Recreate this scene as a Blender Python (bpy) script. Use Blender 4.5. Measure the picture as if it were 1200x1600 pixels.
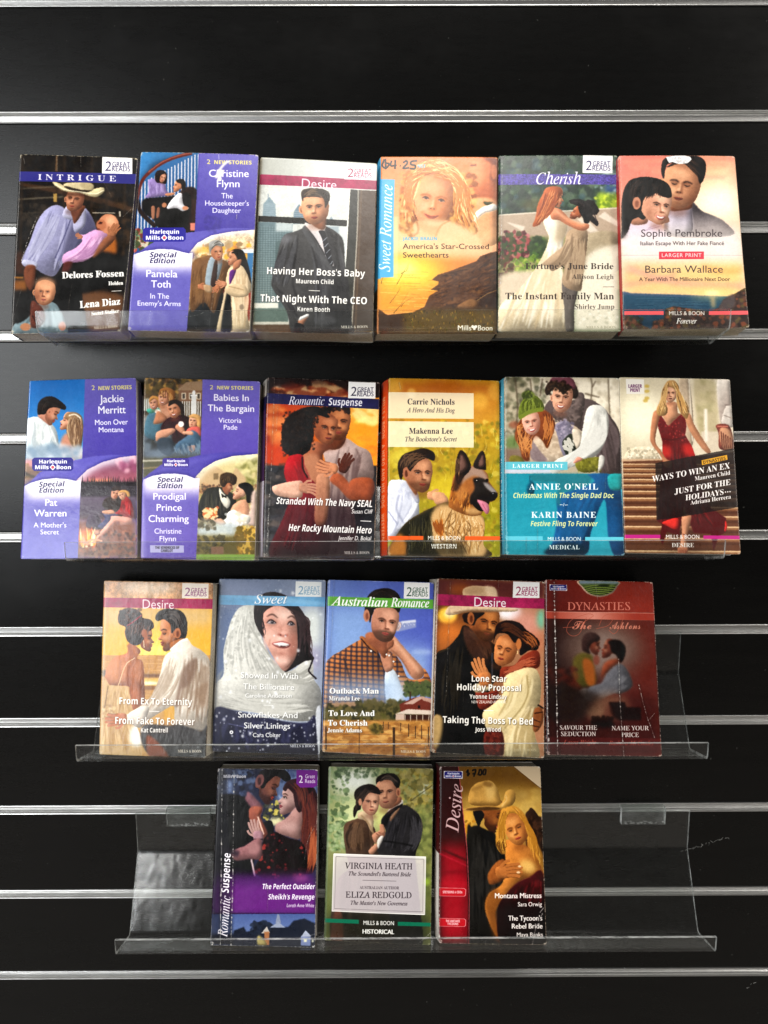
import bpy, bmesh, math, random
import numpy as np
from mathutils import Matrix, Vector

for o in list(bpy.data.objects): bpy.data.objects.remove(o)
SC = bpy.context.scene
COL = SC.collection

# ---------------------------------------------------------------- camera
# metres; x to the right, y into the wall, z up; the wall face is y = 0, the top metal trim is at z = 1.9
TOP = 1.9
cam = bpy.data.cameras.new('camera')
cam.sensor_fit = 'HORIZONTAL'; cam.sensor_width = 36; cam.lens = 34.5
cam.clip_start = 0.01; cam.clip_end = 60
camo = bpy.data.objects.new('camera', cam); COL.objects.link(camo)
R3 = Matrix(((0.999991, 0.003412, -0.00255), (-0.003039, 0.152001, -0.988376), (-0.002985, 0.988374, 0.15201)))
camo.matrix_world = Matrix.Translation((0, -0.73929, TOP-0.36149)) @ R3.to_4x4()
SC.camera = camo

# ---------------------------------------------------------------- indoor light
world = bpy.data.worlds.new('World'); SC.world = world; world.use_nodes = True
bg = world.node_tree.nodes['Background']
bg.inputs[0].default_value = (1.0, 0.95, 0.88, 1); bg.inputs[1].default_value = 0.055

def area_lamp(name, loc, aim, sx, sy, power, col):
    L = bpy.data.lights.new(name, 'AREA'); L.shape = 'RECTANGLE'; L.size = sx; L.size_y = sy; L.energy = power; L.color = col
    o = bpy.data.objects.new(name, L); COL.objects.link(o); o.location = loc
    o.rotation_euler = (Vector(aim)-Vector(loc)).to_track_quat('-Z', 'Y').to_euler()
    return o
area_lamp('ceiling_light', (0.3, -3.0, TOP+4.1), (0, 0, TOP-.5), 1.6, 1.2, 175, (1.0, .965, .91))
area_lamp('right_fill_light', (3.4, -2.5, TOP+1.25), (0, 0, TOP-.55), 1.0, 1.6, 95, (1.0, .955, .89))  # unseen fill, added to brighten cover tops that the shelves above shade
area_lamp('left_fill_light', (-3.7, -1.9, TOP+1.4), (0, 0, TOP-.55), 1.0, 1.6, 80, (1.0, .97, .93))  # second added fill, balances the right one; no such fixture is known
area_lamp('shop_window', (-2.15, -2.9, TOP-0.08), (-.3, 0, TOP-.4), 1.7, 1.55, 74, (0.95, .98, 1.0))
area_lamp('shop_lamp', (-1.3, -2.9, TOP+.36), (-.2, 0, TOP-.55), .5, .24, 4.0, (1.0, .98, .95))

SC.view_settings.view_transform = 'Standard'; SC.view_settings.look = 'None'
SC.view_settings.exposure = 0.0; SC.view_settings.gamma = 1.0
SC.render.engine = 'CYCLES'
SC.cycles.use_denoising = True
SC.cycles.max_bounces = 8; SC.cycles.transparent_max_bounces = 16

# ---------------------------------------------------------------- helpers
def tagit(o, label=None, cat=None, group=None, kind=None):
    if label: o['label'] = label
    if cat: o['category'] = cat
    if group: o['group'] = group
    if kind: o['kind'] = kind
    return o

def empty(name, loc=(0, 0, 0), rot=(0, 0, 0)):
    o = bpy.data.objects.new(name, None); COL.objects.link(o); o.empty_display_size = .03
    o.location = loc; o.rotation_euler = rot
    return o

def mesh_obj(name, verts, faces, mats, parent=None, fm=None, uvs=None, smooth=False):
    me = bpy.data.meshes.new(name); me.from_pydata([tuple(v) for v in verts], [], faces); me.update()
    for m in (mats if isinstance(mats, (list, tuple)) else [mats]): me.materials.append(m)
    if fm is not None: me.polygons.foreach_set('material_index', fm)
    if uvs is not None:
        ul = me.uv_layers.new(name='UVMap'); li = np.zeros(len(me.loops), np.int32); me.loops.foreach_get('vertex_index', li)
        ul.data.foreach_set('uv', np.asarray(uvs, np.float32)[li].ravel())
    if smooth: me.polygons.foreach_set('use_smooth', [True]*len(me.polygons))
    o = bpy.data.objects.new(name, me); COL.objects.link(o)
    if parent: o.parent = parent
    return o

def extrude_x(name, prof, x0, x1, mats, parent=None, side=0, cap=0, smooth=False):
    """closed outline in (y, z) run along x"""
    n = len(prof)
    V = [(x0, y, z) for y, z in prof]+[(x1, y, z) for y, z in prof]
    F = [(i, (i+1) % n, n+(i+1) % n, n+i) for i in range(n)]
    F += [tuple(range(n-1, -1, -1)), tuple(range(n, 2*n))]
    bm = bmesh.new(); vs = [bm.verts.new(v) for v in V]
    for i, f in enumerate(F):
        fa = bm.faces.new([vs[k] for k in f]); fa.material_index = cap if i >= n else (side(i) if callable(side) else side)
    bmesh.ops.recalc_face_normals(bm, faces=bm.faces)
    me = bpy.data.meshes.new(name); bm.to_mesh(me); bm.free()
    for m in (mats if isinstance(mats, (list, tuple)) else [mats]): me.materials.append(m)
    o = bpy.data.objects.new(name, me); COL.objects.link(o)
    if parent: o.parent = parent
    return o

def new_mat(name):
    m = bpy.data.materials.new(name); m.use_nodes = True
    nt = m.node_tree; b = nt.nodes['Principled BSDF']
    return m, nt, b
def nd(nt, t, **k):
    n = nt.nodes.new(t)
    for a, v in k.items():
        if hasattr(n, a) and a not in ('Scale', 'Detail'): setattr(n, a, v)
        else: n.inputs[a].default_value = v
    return n
def ramp(nt, fac, stops):
    r = nt.nodes.new('ShaderNodeValToRGB'); e = r.color_ramp.elements
    while len(e) < len(stops): e.new(.5)
    for k, (p, c) in enumerate(stops): e[k].position = p; e[k].color = c if len(c) == 4 else (*c, 1)
    nt.links.new(fac, r.inputs[0]); return r
def noise(nt, scale=(1, 1, 1), s=5, detail=3, rough=.5):
    tc = nt.nodes.new('ShaderNodeTexCoord'); mp = nt.nodes.new('ShaderNodeMapping'); mp.inputs['Scale'].default_value = scale
    n = nt.nodes.new('ShaderNodeTexNoise'); n.inputs['Scale'].default_value = s; n.inputs['Detail'].default_value = detail; n.inputs['Roughness'].default_value = rough
    nt.links.new(tc.outputs['Object'], mp.inputs[0]); nt.links.new(mp.outputs[0], n.inputs['Vector']); return n

def mat_laminate():
    m, nt, b = new_mat('black_laminate'); L = nt.links.new
    g = noise(nt, (1.2, 9, 9), 9, 6, .6); r = ramp(nt, g.outputs[0], [(.3, (.0005, .0005, .0005)), (.75, (.0016, .0015, .0013))]); L(r.outputs[0], b.inputs['Base Color'])
    g2 = noise(nt, (2, 8, 8), 30, 4, .6); r2 = ramp(nt, g2.outputs[0], [(.3, (.265,)*3), (.7, (.285,)*3)]); g5 = noise(nt, (1, 1, 1.4), 7, 4, .65); r5 = ramp(nt, g5.outputs[0], [(.52, (0, 0, 0)), (.7, (.04,)*3)]); ad = nt.nodes.new('ShaderNodeMath'); ad.operation = 'ADD'; L(r2.outputs[0], ad.inputs[0]); L(r5.outputs[0], ad.inputs[1]); L(ad.outputs[0], b.inputs['Roughness'])
    g3 = noise(nt, (1, 1, 1), 900, 2, .5); bp = nt.nodes.new('ShaderNodeBump'); bp.inputs['Strength'].default_value = .5; bp.inputs['Distance'].default_value = .00006
    L(g3.outputs[0], bp.inputs['Height']); L(bp.outputs[0], b.inputs['Normal'])
    d = noise(nt, (1, 1, 1), 260, 1, .4); r3 = ramp(nt, d.outputs[0], [(.77, (0, 0, 0)), (.80, (1, 1, 1))])
    mx = nt.nodes.new('ShaderNodeMix'); mx.data_type = 'RGBA'; L(r3.outputs[0], mx.inputs[0]); L(r.outputs[0], mx.inputs[6]); mx.inputs[7].default_value = (.035, .035, .032, 1); L(mx.outputs[2], b.inputs['Base Color'])
    b.inputs['Specular IOR Level'].default_value = .28
    return m
def mat_aluminium():
    m, nt, b = new_mat('aluminium'); L = nt.links.new
    g = noise(nt, (.7, 12, 12), 40, 5, .65); r = ramp(nt, g.outputs[0], [(.25, (.42, .42, .415)), (.6, (.66, .66, .65)), (.8, (.84, .84, .83))]); L(r.outputs[0], b.inputs['Base Color'])
    r2 = ramp(nt, g.outputs[0], [(.3, (.40,)*3), (.8, (.27,)*3)]); L(r2.outputs[0], b.inputs['Roughness'])
    b.inputs['Metallic'].default_value = 1.0
    g2 = noise(nt, (1, 1, 1), 500, 3, .6); bp = nt.nodes.new('ShaderNodeBump'); bp.inputs['Strength'].default_value = .25; bp.inputs['Distance'].default_value = .0005; L(g2.outputs[0], bp.inputs['Height']); L(bp.outputs[0], b.inputs['Normal'])
    return m
def mat_acrylic(name, tint, rough, haze):
    """a thin clear plastic sheet: straight-through light with a mirror-like share set by the angle"""
    m, nt, b = new_mat(name); L = nt.links.new; nt.nodes.remove(b); out = nt.nodes['Material Output']
    tr = nt.nodes.new('ShaderNodeBsdfTransparent'); tr.inputs[0].default_value = (*tint, 1)
    gl = nt.nodes.new('ShaderNodeBsdfGlossy'); gl.inputs['Roughness'].default_value = rough
    fr = nt.nodes.new('ShaderNodeFresnel'); fr.inputs[0].default_value = 1.49
    ge = nt.nodes.new('ShaderNodeNewGeometry'); io = nt.nodes.new('ShaderNodeMapRange'); io.inputs['To Min'].default_value = 1.49; io.inputs['To Max'].default_value = 1/1.49     # the same pane seen from inside
    L(ge.outputs['Backfacing'], io.inputs['Value']); L(io.outputs[0], fr.inputs[0])
    df = nt.nodes.new('ShaderNodeBsdfDiffuse'); df.inputs[0].default_value = (.75, .77, .76, 1)
    a = nt.nodes.new('ShaderNodeMixShader'); L(fr.outputs[0], a.inputs[0]); L(tr.outputs[0], a.inputs[1]); L(gl.outputs[0], a.inputs[2])
    g = noise(nt, (1, 3, 1), 55, 5, .7); r = ramp(nt, g.outputs[0], [(.45, (haze*.4,)*3), (.75, (haze*1.6,)*3)])
    c = nt.nodes.new('ShaderNodeMixShader'); L(r.outputs[0], c.inputs[0]); L(a.outputs[0], c.inputs[1]); L(df.outputs[0], c.inputs[2]); L(c.outputs[0], out.inputs[0])
    g2 = noise(nt, (1, 1, .6), 22, 3, .55); bp = nt.nodes.new('ShaderNodeBump'); bp.inputs['Strength'].default_value = .4; bp.inputs['Distance'].default_value = .003; L(g2.outputs[0], bp.inputs['Height']); L(bp.outputs[0], gl.inputs['Normal'])
    return m
def mat_paper():
    m, nt, b = new_mat('page_paper'); L = nt.links.new
    g = noise(nt, (.3, 1, .3), 1800, 2, .6); r = ramp(nt, g.outputs[0], [(.3, (.36, .31, .24)), (.7, (.72, .66, .54))])
    g2 = noise(nt, (1, 1, 1), 25, 3, .5); mx = nt.nodes.new('ShaderNodeMix'); mx.data_type = 'RGBA'; mx.blend_type = 'MULTIPLY'; mx.inputs[0].default_value = 1
    r2 = ramp(nt, g2.outputs[0], [(.3, (.7, .66, .58)), (.7, (1, 1, 1))]); L(r.outputs[0], mx.inputs[6]); L(r2.outputs[0], mx.inputs[7]); L(mx.outputs[2], b.inputs['Base Color'])
    b.inputs['Roughness'].default_value = .85
    return m
def mat_plain(name, col, rough=.6, metallic=0):
    m, nt, b = new_mat(name); b.inputs['Base Color'].default_value = (*col, 1); b.inputs['Roughness'].default_value = rough; b.inputs['Metallic'].default_value = metallic
    g = noise(nt, (1, 1, 1), 180, 3, .6); r = ramp(nt, g.outputs[0], [(.3, tuple(c*.8 for c in col)), (.7, tuple(min(1, c*1.1) for c in col))]); nt.links.new(r.outputs[0], b.inputs['Base Color'])
    return m
def mat_print(name, im, rough=.30, bump=.06):
    m, nt, b = new_mat(name); L = nt.links.new
    t = nt.nodes.new('ShaderNodeTexImage'); t.image = im; t.interpolation = 'Linear'; t.extension = 'EXTEND'
    L(t.outputs[0], b.inputs['Base Color'])
    g = noise(nt, (1, 1, 1), 40, 4, .6); r = ramp(nt, g.outputs[0], [(.3, (rough*.85,)*3), (.7, (rough*1.25,)*3)]); L(r.outputs[0], b.inputs['Roughness'])
    g2 = noise(nt, (1, 1, .6), 130, 4, .6); bp = nt.nodes.new('ShaderNodeBump'); bp.inputs['Strength'].default_value = bump; bp.inputs['Distance'].default_value = .0022; L(g2.outputs[0], bp.inputs['Height']); L(bp.outputs[0], b.inputs['Normal'])
    b.inputs['Specular IOR Level'].default_value = .5
    return m

LAM = mat_laminate(); ALU = mat_aluminium(); PAPER = mat_paper()
CLEAR = mat_acrylic('clear_acrylic', (.965, .975, .97), .16, .0016); CUT = mat_acrylic('cut_acrylic_edge', (.66, .7, .69), .2, .5)
LUG = mat_acrylic('clear_acrylic_lug', (.86, .88, .87), .08, .05); GLUE = mat_acrylic('frosted_glue', (.6, .62, .6), .3, .30)
BACKM = mat_plain('back_cover_card', (.45, .42, .38), .45); CARD = mat_plain('white_card_edge', (.66, .63, .57), .7)
SCUFF = mat_plain('scuff_white', (.16, .16, .15), .8)

# ---------------------------------------------------------------- the slatted wall
wall = empty('slat_wall', (0, 0, TOP-.5)); tagit(wall, kind='structure')
PITCH, HG = .1, .0053
def board(zc):
    h = PITCH/2-HG-.0002; b = .0007
    prof = [(0+b, -h), (.016, -h), (.016, h), (b, h), (0, h-b), (0, -h+b)]
    return extrude_x('board', [(y, z+zc) for y, z in prof], -1.15, 1.15, LAM, None)
def trim(zc):
    g = HG
    prof = [(.0003, g), (-.0009, g-.0002), (-.0011, g-.0007), (-.0009, g-.0013), (.0006, g-.0015), (.0014, g-.0019), (.0040, g-.0022), (.0046, g-.0028),
            (.0046, -g+.0030), (.0038, -g+.0022), (.0012, -g+.0020), (.0004, -g+.0016), (-.0009, -g+.0014), (-.0011, -g+.0008), (-.0009, -g+.0003), (.0003, -g),
            (.0150, -g), (.0150, g)]
    return extrude_x('trim', [(y, z+zc) for y, z in prof], -1.15, 1.15, ALU, None)
for k in range(-1, 12):
    o = board(TOP-PITCH*k-.05); o.parent = wall; o.matrix_parent_inverse = Matrix.Translation((0, 0, -(TOP-.5)))
    if k >= 0:
        o = trim(TOP-PITCH*k); o.parent = wall; o.matrix_parent_inverse = Matrix.Translation((0, 0, -(TOP-.5)))
def scratch(x, z, L, ang, n, seed, w=.0005):
    r = random.Random(seed); V = []; F = []
    for i in range(n):
        t = i/n*L+r.uniform(0, L/n); dx = t*math.cos(ang)+r.gauss(0, .0006); dz = t*math.sin(ang)+r.gauss(0, .0006); s = w*r.uniform(.3, 1.2); e = r.uniform(.0006, .0025)
        k = len(V); a2 = ang+r.gauss(0, .5)
        for (p, q) in ((-e, -s), (e, -s), (e*.7, s), (-e*.6, s)): V.append((x+dx+p*math.cos(a2)-q*math.sin(a2), -.00012, z+dz+p*math.sin(a2)+q*math.cos(a2)))
        F.append((k, k+1, k+2, k+3))
    o = mesh_obj('scratch', V, F, SCUFF, wall); o.matrix_parent_inverse = Matrix.Translation((0, 0, -(TOP-.5))); return o
scratch(.327, TOP-.852, .055, .30, 22, 3, .00022); scratch(-.285, TOP-.688, .012, 1.2, 4, 5, .0006); scratch(-.47, TOP-.715, .01, .2, 3, 6); scratch(.41, TOP-1.022, .012, .8, 4, 9, .0005)

fl = mesh_obj('floor', [(-4, -5, 0), (4, -5, 0), (4, .02, 0), (-4, .02, 0)], [(0, 1, 2, 3)], mat_plain('floor_lino', (.24, .22, .20), .6)); tagit(fl, kind='structure')

# ---------------------------------------------------------------- clear shelves
def shelf(k, x0, x1, basez, label):
    """a bent clear sheet hung in the groove of trim k; basez is the height of its ledge where the covers stand"""
    zt = TOP-PITCH*k; e = empty('acrylic_shelf', ((x0+x1)/2, 0, zt)); tagit(e, label, 'shelf', 'clear acrylic shelves hung on the slatted wall')
    t = .0026; th = math.radians(15)
    b = basez-zt                                    # ledge height at y = -.066
    P = [(-.0045, -.002), (-.0045, -.046), (-.042, b-(.066-.042)*math.tan(th)), (-.0795, b+(.0795-.066)*math.tan(th)), (-.0795, b+(.0795-.066)*math.tan(th)+.0150)]
    # round the bends
    def rnd(P, r=.0028, n=4):
        out = [P[0]]
        for i in range(1, len(P)-1):
            a = Vector(P[i-1])-Vector(P[i]); c = Vector(P[i+1])-Vector(P[i]); p = Vector(P[i]); q0 = p+a.normalized()*r; q1 = p+c.normalized()*r
            for j in range(n+1):
                s = j/n; out.append(tuple((1-s)**2*q0+2*s*(1-s)*p+s*s*q1))
        return out+[P[-1]]
    C = rnd(P); C = [Vector(c) for c in C]; N = []
    for i in range(len(C)):
        d = (C[min(i+1, len(C)-1)]-C[max(i-1, 0)]).normalized(); N.append(Vector((d.y, -d.x)))
    front = [(c.x, c.y) for c in C]; back = [(c.x+n_.x*t*sg, c.y+n_.y*t*sg) for c, n_, sg in zip(C, N, [1]*len(C))]
    # the sheet's thickness lies below and outside the ledge
    if back[len(back)//2][1] > front[len(back)//2][1]: back = [(c.x-n_.x*t, c.y-n_.y*t) for c, n_ in zip(C, N)]
    prof = front+back[::-1]; nf = len(front)
    o = extrude_x('sheet', prof, x0-(x0+x1)/2, x1-(x0+x1)/2, [CLEAR, CUT], e, side=lambda i: 1 if i in (nf-1, 2*nf-1) else 0, cap=1)
    for hx in (x0+.058, x1-.052):
        hx -= (x0+x1)/2; w = .0235
        h = extrude_x('hanging_lug', [(-.0048, -.0005), (-.0048, .0035), (.0032, .0035), (.0032, .0045), (-.0085, .0050), (-.0105, .0030), (-.0105, -.0140), (-.0048, -.0140)], hx-w, hx+w, [LUG, CUT], e, cap=1)
        V = []; F = []; r = random.Random(int(hx*1e4)+k)
        for i in range(46):
            cx = hx+r.uniform(-w*.9, w*.9); cz = -.0125+abs(r.gauss(0, .0016)); s = r.uniform(.0004, .0012); q = len(V)
            for a in range(5): V.append((cx+s*1.6*math.cos(a*1.2566+r.random()), -.01065-.00001*i, cz+s*math.sin(a*1.2566)))
            F.append(tuple(range(q, q+5)))
        mesh_obj('glue_flecks', V, F, GLUE, h)
    return e

# letter outlines in hundredths: advance, number of loops, then per loop its point count and steps (x, y)
GLYPH_ROWS = {
'bs': {
'A':[65,2,21,-1,0,0,3,2,0,4,4,26,62,2,0,26,-61,4,-5,3,0,0,-3,-32,0,0,3,6,1,2,3,-4,13,-23,0,-4,-10,0,-3,2,-3,6,-1,0,-3,3,17,24,19,0,-10,24],
'B':[66,3,21,2,0,0,3,5,0,2,2,2,7,0,47,-2,4,-1,1,-6,1,0,3,31,0,19,-4,7,-12,-4,-10,-12,-5,14,-6,5,-11,-1,-9,-6,-6,-8,-4,-12,-1,11,27,38,8,0,4,3,3,4,0,6,0,6,-2,4,-3,3,-5,1,-4,-2,-1,-5,11,33,4,6,1,3,2,2,5,1,7,-1,7,-3,5,-4,3,-10,0,0,-27,1,-2],
'C':[70,1,33,38,-2,-9,2,-9,3,-6,5,-6,8,-3,8,-1,10,1,10,3,8,6,7,7,6,8,3,10,1,7,-1,12,-3,3,1,1,3,3,0,0,-23,-3,0,-4,8,-5,7,-6,4,-7,1,-14,-8,-5,-24,5,-23,15,-7,6,0,6,3,11,9,3,-3,-13,-11],
'D':[74,2,17,3,0,0,3,6,1,2,3,0,49,0,5,-2,2,-3,2,-4,0,0,3,31,0,16,-2,11,-7,7,-11,3,-14,-9,-26,-27,-8,11,33,4,9,1,6,6,3,10,1,13,-5,23,-14,8,-5,-2,-1,-6,0,-50,1,-2],
'E':[66,1,42,2,0,0,3,5,0,2,1,2,3,0,5,0,48,-2,3,-2,2,-5,0,0,3,57,0,0,-20,-2,0,-2,7,-4,6,-7,2,-9,1,-7,-1,-1,-5,0,-21,8,0,4,3,2,5,2,6,2,0,0,-33,-2,0,-1,5,-3,7,-3,2,-9,1,0,-23,2,-5,2,-1,10,1,6,1,4,2,4,3,6,10,3,0,-4,-21],
'F':[60,1,36,2,0,0,3,5,0,2,2,2,3,0,48,0,4,-2,3,-7,2,0,3,57,0,0,-20,-3,0,-3,9,-3,4,-4,2,-12,1,-4,0,-2,-1,-1,-26,7,1,4,2,3,5,1,7,3,0,0,-34,-3,0,-1,7,-3,5,-4,2,-7,1,0,-21,1,-6,3,-2,7,-1,0,-3],
'G':[76,1,43,40,-2,-10,2,-9,3,-7,5,-5,7,-4,9,-1,10,1,10,4,8,5,7,7,6,8,3,9,1,8,-1,12,-3,2,1,2,3,3,0,0,-23,-3,0,-5,10,-4,4,-8,5,-5,1,-14,-8,-4,-24,1,-14,4,-10,6,-6,8,-2,5,0,3,2,1,3,1,16,-2,2,-8,2,0,3,34,0,0,-3,-7,-2,-1,-2,-1,-19,-13,-4],
'H':[78,1,40,2,0,0,3,5,0,2,2,2,7,0,48,-2,3,-7,2,0,3,34,0,0,-3,-6,-1,-2,-2,-1,-25,24,0,0,19,-1,6,-2,2,-6,1,0,3,34,0,0,-3,-7,-2,-2,-7,0,-48,2,-3,2,-2,5,0,0,-3,-34,0,0,3,7,2,1,2,1,26,-24,0,1,-26,1,-2,3,-2,4,0,0,-3],
'I':[39,1,17,2,0,0,3,7,2,2,2,0,4,0,50,-2,3,-7,1,0,3,34,0,0,-3,-7,-1,-1,-3,-1,-49,2,-7,8,-2,0,-3],
'J':[49,1,27,16,-10,-8,2,-4,2,-4,6,-1,3,1,4,2,2,5,2,3,0,3,-4,1,-5,-3,-5,1,-2,4,-1,3,1,2,1,1,3,0,59,-2,5,-8,2,0,3,35,0,0,-3,-6,-1,-2,-3,-1,-48,-5,-17],
'K':[76,1,42,2,0,0,3,5,0,2,2,2,2,0,5,0,48,-2,3,-6,2,0,3,33,0,0,-3,-5,-1,-3,-2,-1,-6,0,-21,24,24,1,3,-2,3,-7,0,0,3,29,0,0,-3,-10,-3,-11,-8,-11,-12,29,-35,4,-3,4,-1,0,-3,-35,0,0,3,5,0,3,2,-3,5,-17,22,-3,-2,1,-23,1,-2,3,-2,4,0,0,-3],
'L':[64,1,23,2,0,0,3,5,0,2,2,2,7,0,49,-2,2,-7,2,0,3,35,0,0,-3,-8,-1,-2,-4,1,-53,2,-2,2,-1,9,1,6,1,4,2,4,4,6,11,3,0,-4,-23],
'M':[94,1,37,2,0,0,3,4,0,3,2,2,2,0,5,0,48,-2,3,-7,2,0,3,26,0,19,-47,20,47,25,0,0,-3,-4,0,-3,-2,-1,-3,-1,-4,1,-47,1,-4,2,-2,5,0,0,-3,-33,0,0,3,7,2,2,4,0,50,-25,-59,-3,0,-24,58,0,-51,2,-3,3,-1,4,0,0,-3],
'N':[74,1,26,60,-2,-44,54,0,-45,2,-2,7,-2,0,-3,-22,0,0,3,5,0,2,2,1,7,0,46,-6,7,-2,0,0,3,20,0,35,-43,0,37,-3,2,-6,1,0,3,22,0,0,-3,-6,-2,-2,-2,0,-63],
'O':[78,2,30,39,-2,-7,1,-7,2,-6,3,-5,5,-4,5,-3,6,-2,7,-1,7,1,7,2,7,3,6,4,5,11,8,7,2,8,0,7,0,6,-2,6,-3,5,-5,4,-5,4,-6,2,-7,0,-7,0,-7,-2,-7,-4,-6,-4,-5,-11,-8,-7,-2,12,39,2,13,8,4,24,-1,14,-3,10,-6,6,-7,2,-13,-8,-4,-24,1,-14,3,-10,6,-6],
'P':[62,2,24,2,0,0,3,5,0,2,2,2,7,0,48,-2,3,-7,2,0,3,41,-1,7,-1,5,-3,3,-4,2,-4,1,-6,-2,-7,-4,-6,-8,-4,-20,-1,1,-24,1,-2,3,-2,4,0,0,-3,10,27,34,9,1,4,3,3,4,1,7,-1,7,-2,5,-4,2,-7,1,-3,-2],
'R':[70,2,28,2,0,0,3,5,0,2,2,2,7,0,48,-2,3,-7,2,0,3,30,0,13,-1,10,-4,5,-5,2,-8,-4,-11,-11,-6,19,-28,3,-2,3,0,0,-3,-22,0,-20,32,-3,0,1,-25,1,-2,3,-2,4,0,0,-3,9,27,35,10,1,5,2,2,5,1,7,-3,11,-9,3,-5,-1,-1,-2],
'S':[58,1,53,6,-2,0,26,3,0,3,-10,5,-7,5,-3,7,-2,5,1,4,2,3,4,1,4,-2,6,-6,5,-17,9,-6,5,-3,5,-1,6,1,6,2,5,3,4,4,3,5,2,6,0,6,0,11,-3,2,1,1,2,2,0,0,-21,-2,0,-4,9,-3,4,-8,5,-4,0,-5,0,-3,-2,-2,-4,-1,-3,0,-4,6,-5,19,-10,7,-7,2,-3,2,-8,-1,-6,-3,-5,-3,-5,-5,-3,-6,-2,-12,0,-11,3,-3,-1,-1,-3],
'T':[63,1,21,14,0,0,3,7,2,2,2,0,58,-8,-2,-5,-3,-4,-5,-2,-8,-2,0,0,21,59,0,0,-21,-2,0,-6,13,-14,5,1,-58,1,-2,3,-2,5,0,0,-3],
'U':[73,1,33,37,-2,-12,2,-8,4,-5,8,-1,11,-1,37,-1,3,-7,2,0,3,34,0,0,-3,-7,-2,-2,-3,0,-39,1,-8,2,-5,5,-4,6,-1,13,5,4,16,0,36,-2,3,-2,2,-5,0,0,3,22,0,0,-3,-7,-2,-1,-3,0,-33,-2,-13,-4,-9,-9,-5],
'W':[91,1,33,25,-2,-21,64,-4,3,-2,0,0,3,29,0,0,-3,-5,-1,-1,-1,0,-4,12,-36,12,30,-4,9,-1,2,-6,1,0,3,31,0,0,-3,-5,-1,-1,-3,12,-36,11,36,-2,3,-5,1,0,3,18,0,0,-3,-3,-1,-3,-4,-21,-62,-2,0,-17,48,-19,-48],
'X':[70,1,40,2,0,0,3,6,1,5,6,16,21,-17,27,-5,5,-5,2,0,3,34,0,0,-3,-6,-1,-2,-2,2,-4,9,-15,9,13,2,6,-1,2,-5,1,0,3,24,0,0,-3,-4,0,-7,-5,-15,-21,21,-33,4,-3,2,0,0,-3,-33,0,0,3,5,0,2,3,-2,6,-10,15,-12,-18,0,-2,1,-3,6,-1,0,-3],
'Y':[63,1,30,15,0,0,3,4,0,3,2,1,2,1,20,-17,31,-5,6,-4,1,0,3,33,0,0,-3,-6,-1,-2,-2,14,-28,13,21,2,6,-2,3,-6,1,0,3,21,0,0,-3,-4,-2,-4,-5,-17,-28,0,-23,2,-2,2,-2,5,0,0,-3],
'a':[51,2,37,38,-2,-6,2,-2,5,-7,-5,-9,-1,-4,0,-4,3,-2,3,-1,4,2,6,4,5,9,4,12,4,-1,12,-1,2,-3,2,-3,0,-5,-1,-1,-2,2,-7,-2,-4,-4,-2,-5,2,-2,5,1,4,4,5,9,3,5,0,9,-1,6,-2,4,-5,1,-8,0,-24,0,-2,4,1,1,-2,-5,-4,7,23,5,3,1,4,3,0,16,-9,-4,-3,-9,1,-5],
'b':[54,2,23,6,-2,0,64,-1,2,-4,1,0,3,20,0,0,-26,5,4,7,1,5,0,4,-2,7,-8,1,-6,1,-6,-1,-7,-2,-7,-3,-5,-5,-4,-5,-3,-6,-1,-7,2,-6,4,-8,-6,12,27,2,5,1,3,4,2,17,-1,8,-2,5,-2,4,-5,1,-4,-2,-2,-4,0,-26,1,-6],
'c':[44,1,32,23,-2,-5,1,-5,3,-4,3,-3,5,-2,6,-1,6,1,7,2,6,4,5,4,4,6,3,6,1,6,-1,5,-3,3,-3,1,-4,-1,-5,-5,-2,-4,2,-3,11,-3,1,-6,-4,-2,-12,1,-10,2,-7,5,-4,5,-1,6,1,4,4,2,-2,-8,-8],
'd':[55,2,28,21,-2,-5,1,-4,3,-4,3,-3,5,-2,6,0,6,1,7,1,6,3,5,4,4,5,3,5,0,6,-1,5,-4,0,20,-1,2,-6,1,0,3,22,0,0,-60,2,-3,3,-1,0,-2,-9,-1,-11,-3,0,8,-5,-6,13,26,4,4,2,3,5,0,25,-2,4,-5,2,-4,-1,-3,-4,-1,-6,0,-8,0,-8,1,-6,3,-4],
'e':[45,2,24,23,-2,-6,1,-4,3,-4,3,-3,5,-2,6,-1,7,1,7,2,6,3,5,4,3,5,3,5,0,8,-1,6,-4,4,-7,1,-10,-25,0,4,-14,9,-5,5,2,5,5,2,-2,-8,-9,7,17,29,13,0,0,8,-1,4,-2,2,-3,1,-5,-3],
'g':[49,3,39,22,-21,-9,1,-6,2,-4,3,-1,4,2,4,6,3,-5,4,-1,5,0,3,6,6,5,2,-9,6,-3,10,1,4,5,7,9,4,5,0,12,-2,12,0,0,-5,-7,0,3,-5,0,-5,-2,-7,-3,-4,-7,-3,-12,-1,-4,-3,0,-1,2,-3,16,-1,9,-3,3,-2,2,-3,0,-5,-2,-6,-4,-5,-8,-3,12,23,19,3,0,2,3,2,9,-2,10,-2,2,-3,1,-3,-1,-2,-2,-1,-10,1,-9,2,-3,11,24,-17,11,2,4,5,0,2,-5,3,-20,0,-2,-3,-1,-3,1,-2,2,-2,4,-2],
'h':[57,1,32,3,0,0,2,4,2,1,4,0,54,-1,2,-4,2,0,2,19,0,0,-28,6,5,8,2,10,-4,3,-11,0,-26,3,-3,2,-1,0,-2,-24,0,0,2,4,2,1,4,0,28,-1,2,-1,2,-3,0,-4,-1,-4,-4,0,-29,2,-3,3,-1,0,-2],
'i':[30,2,11,15,54,-3,0,-2,2,-2,2,0,3,0,3,2,3,5,2,5,-2,3,-6,-3,-5,13,3,0,0,2,4,2,1,4,0,33,-2,2,-3,1,0,2,19,0,0,-40,2,-3,3,-1,0,-2],
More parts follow.
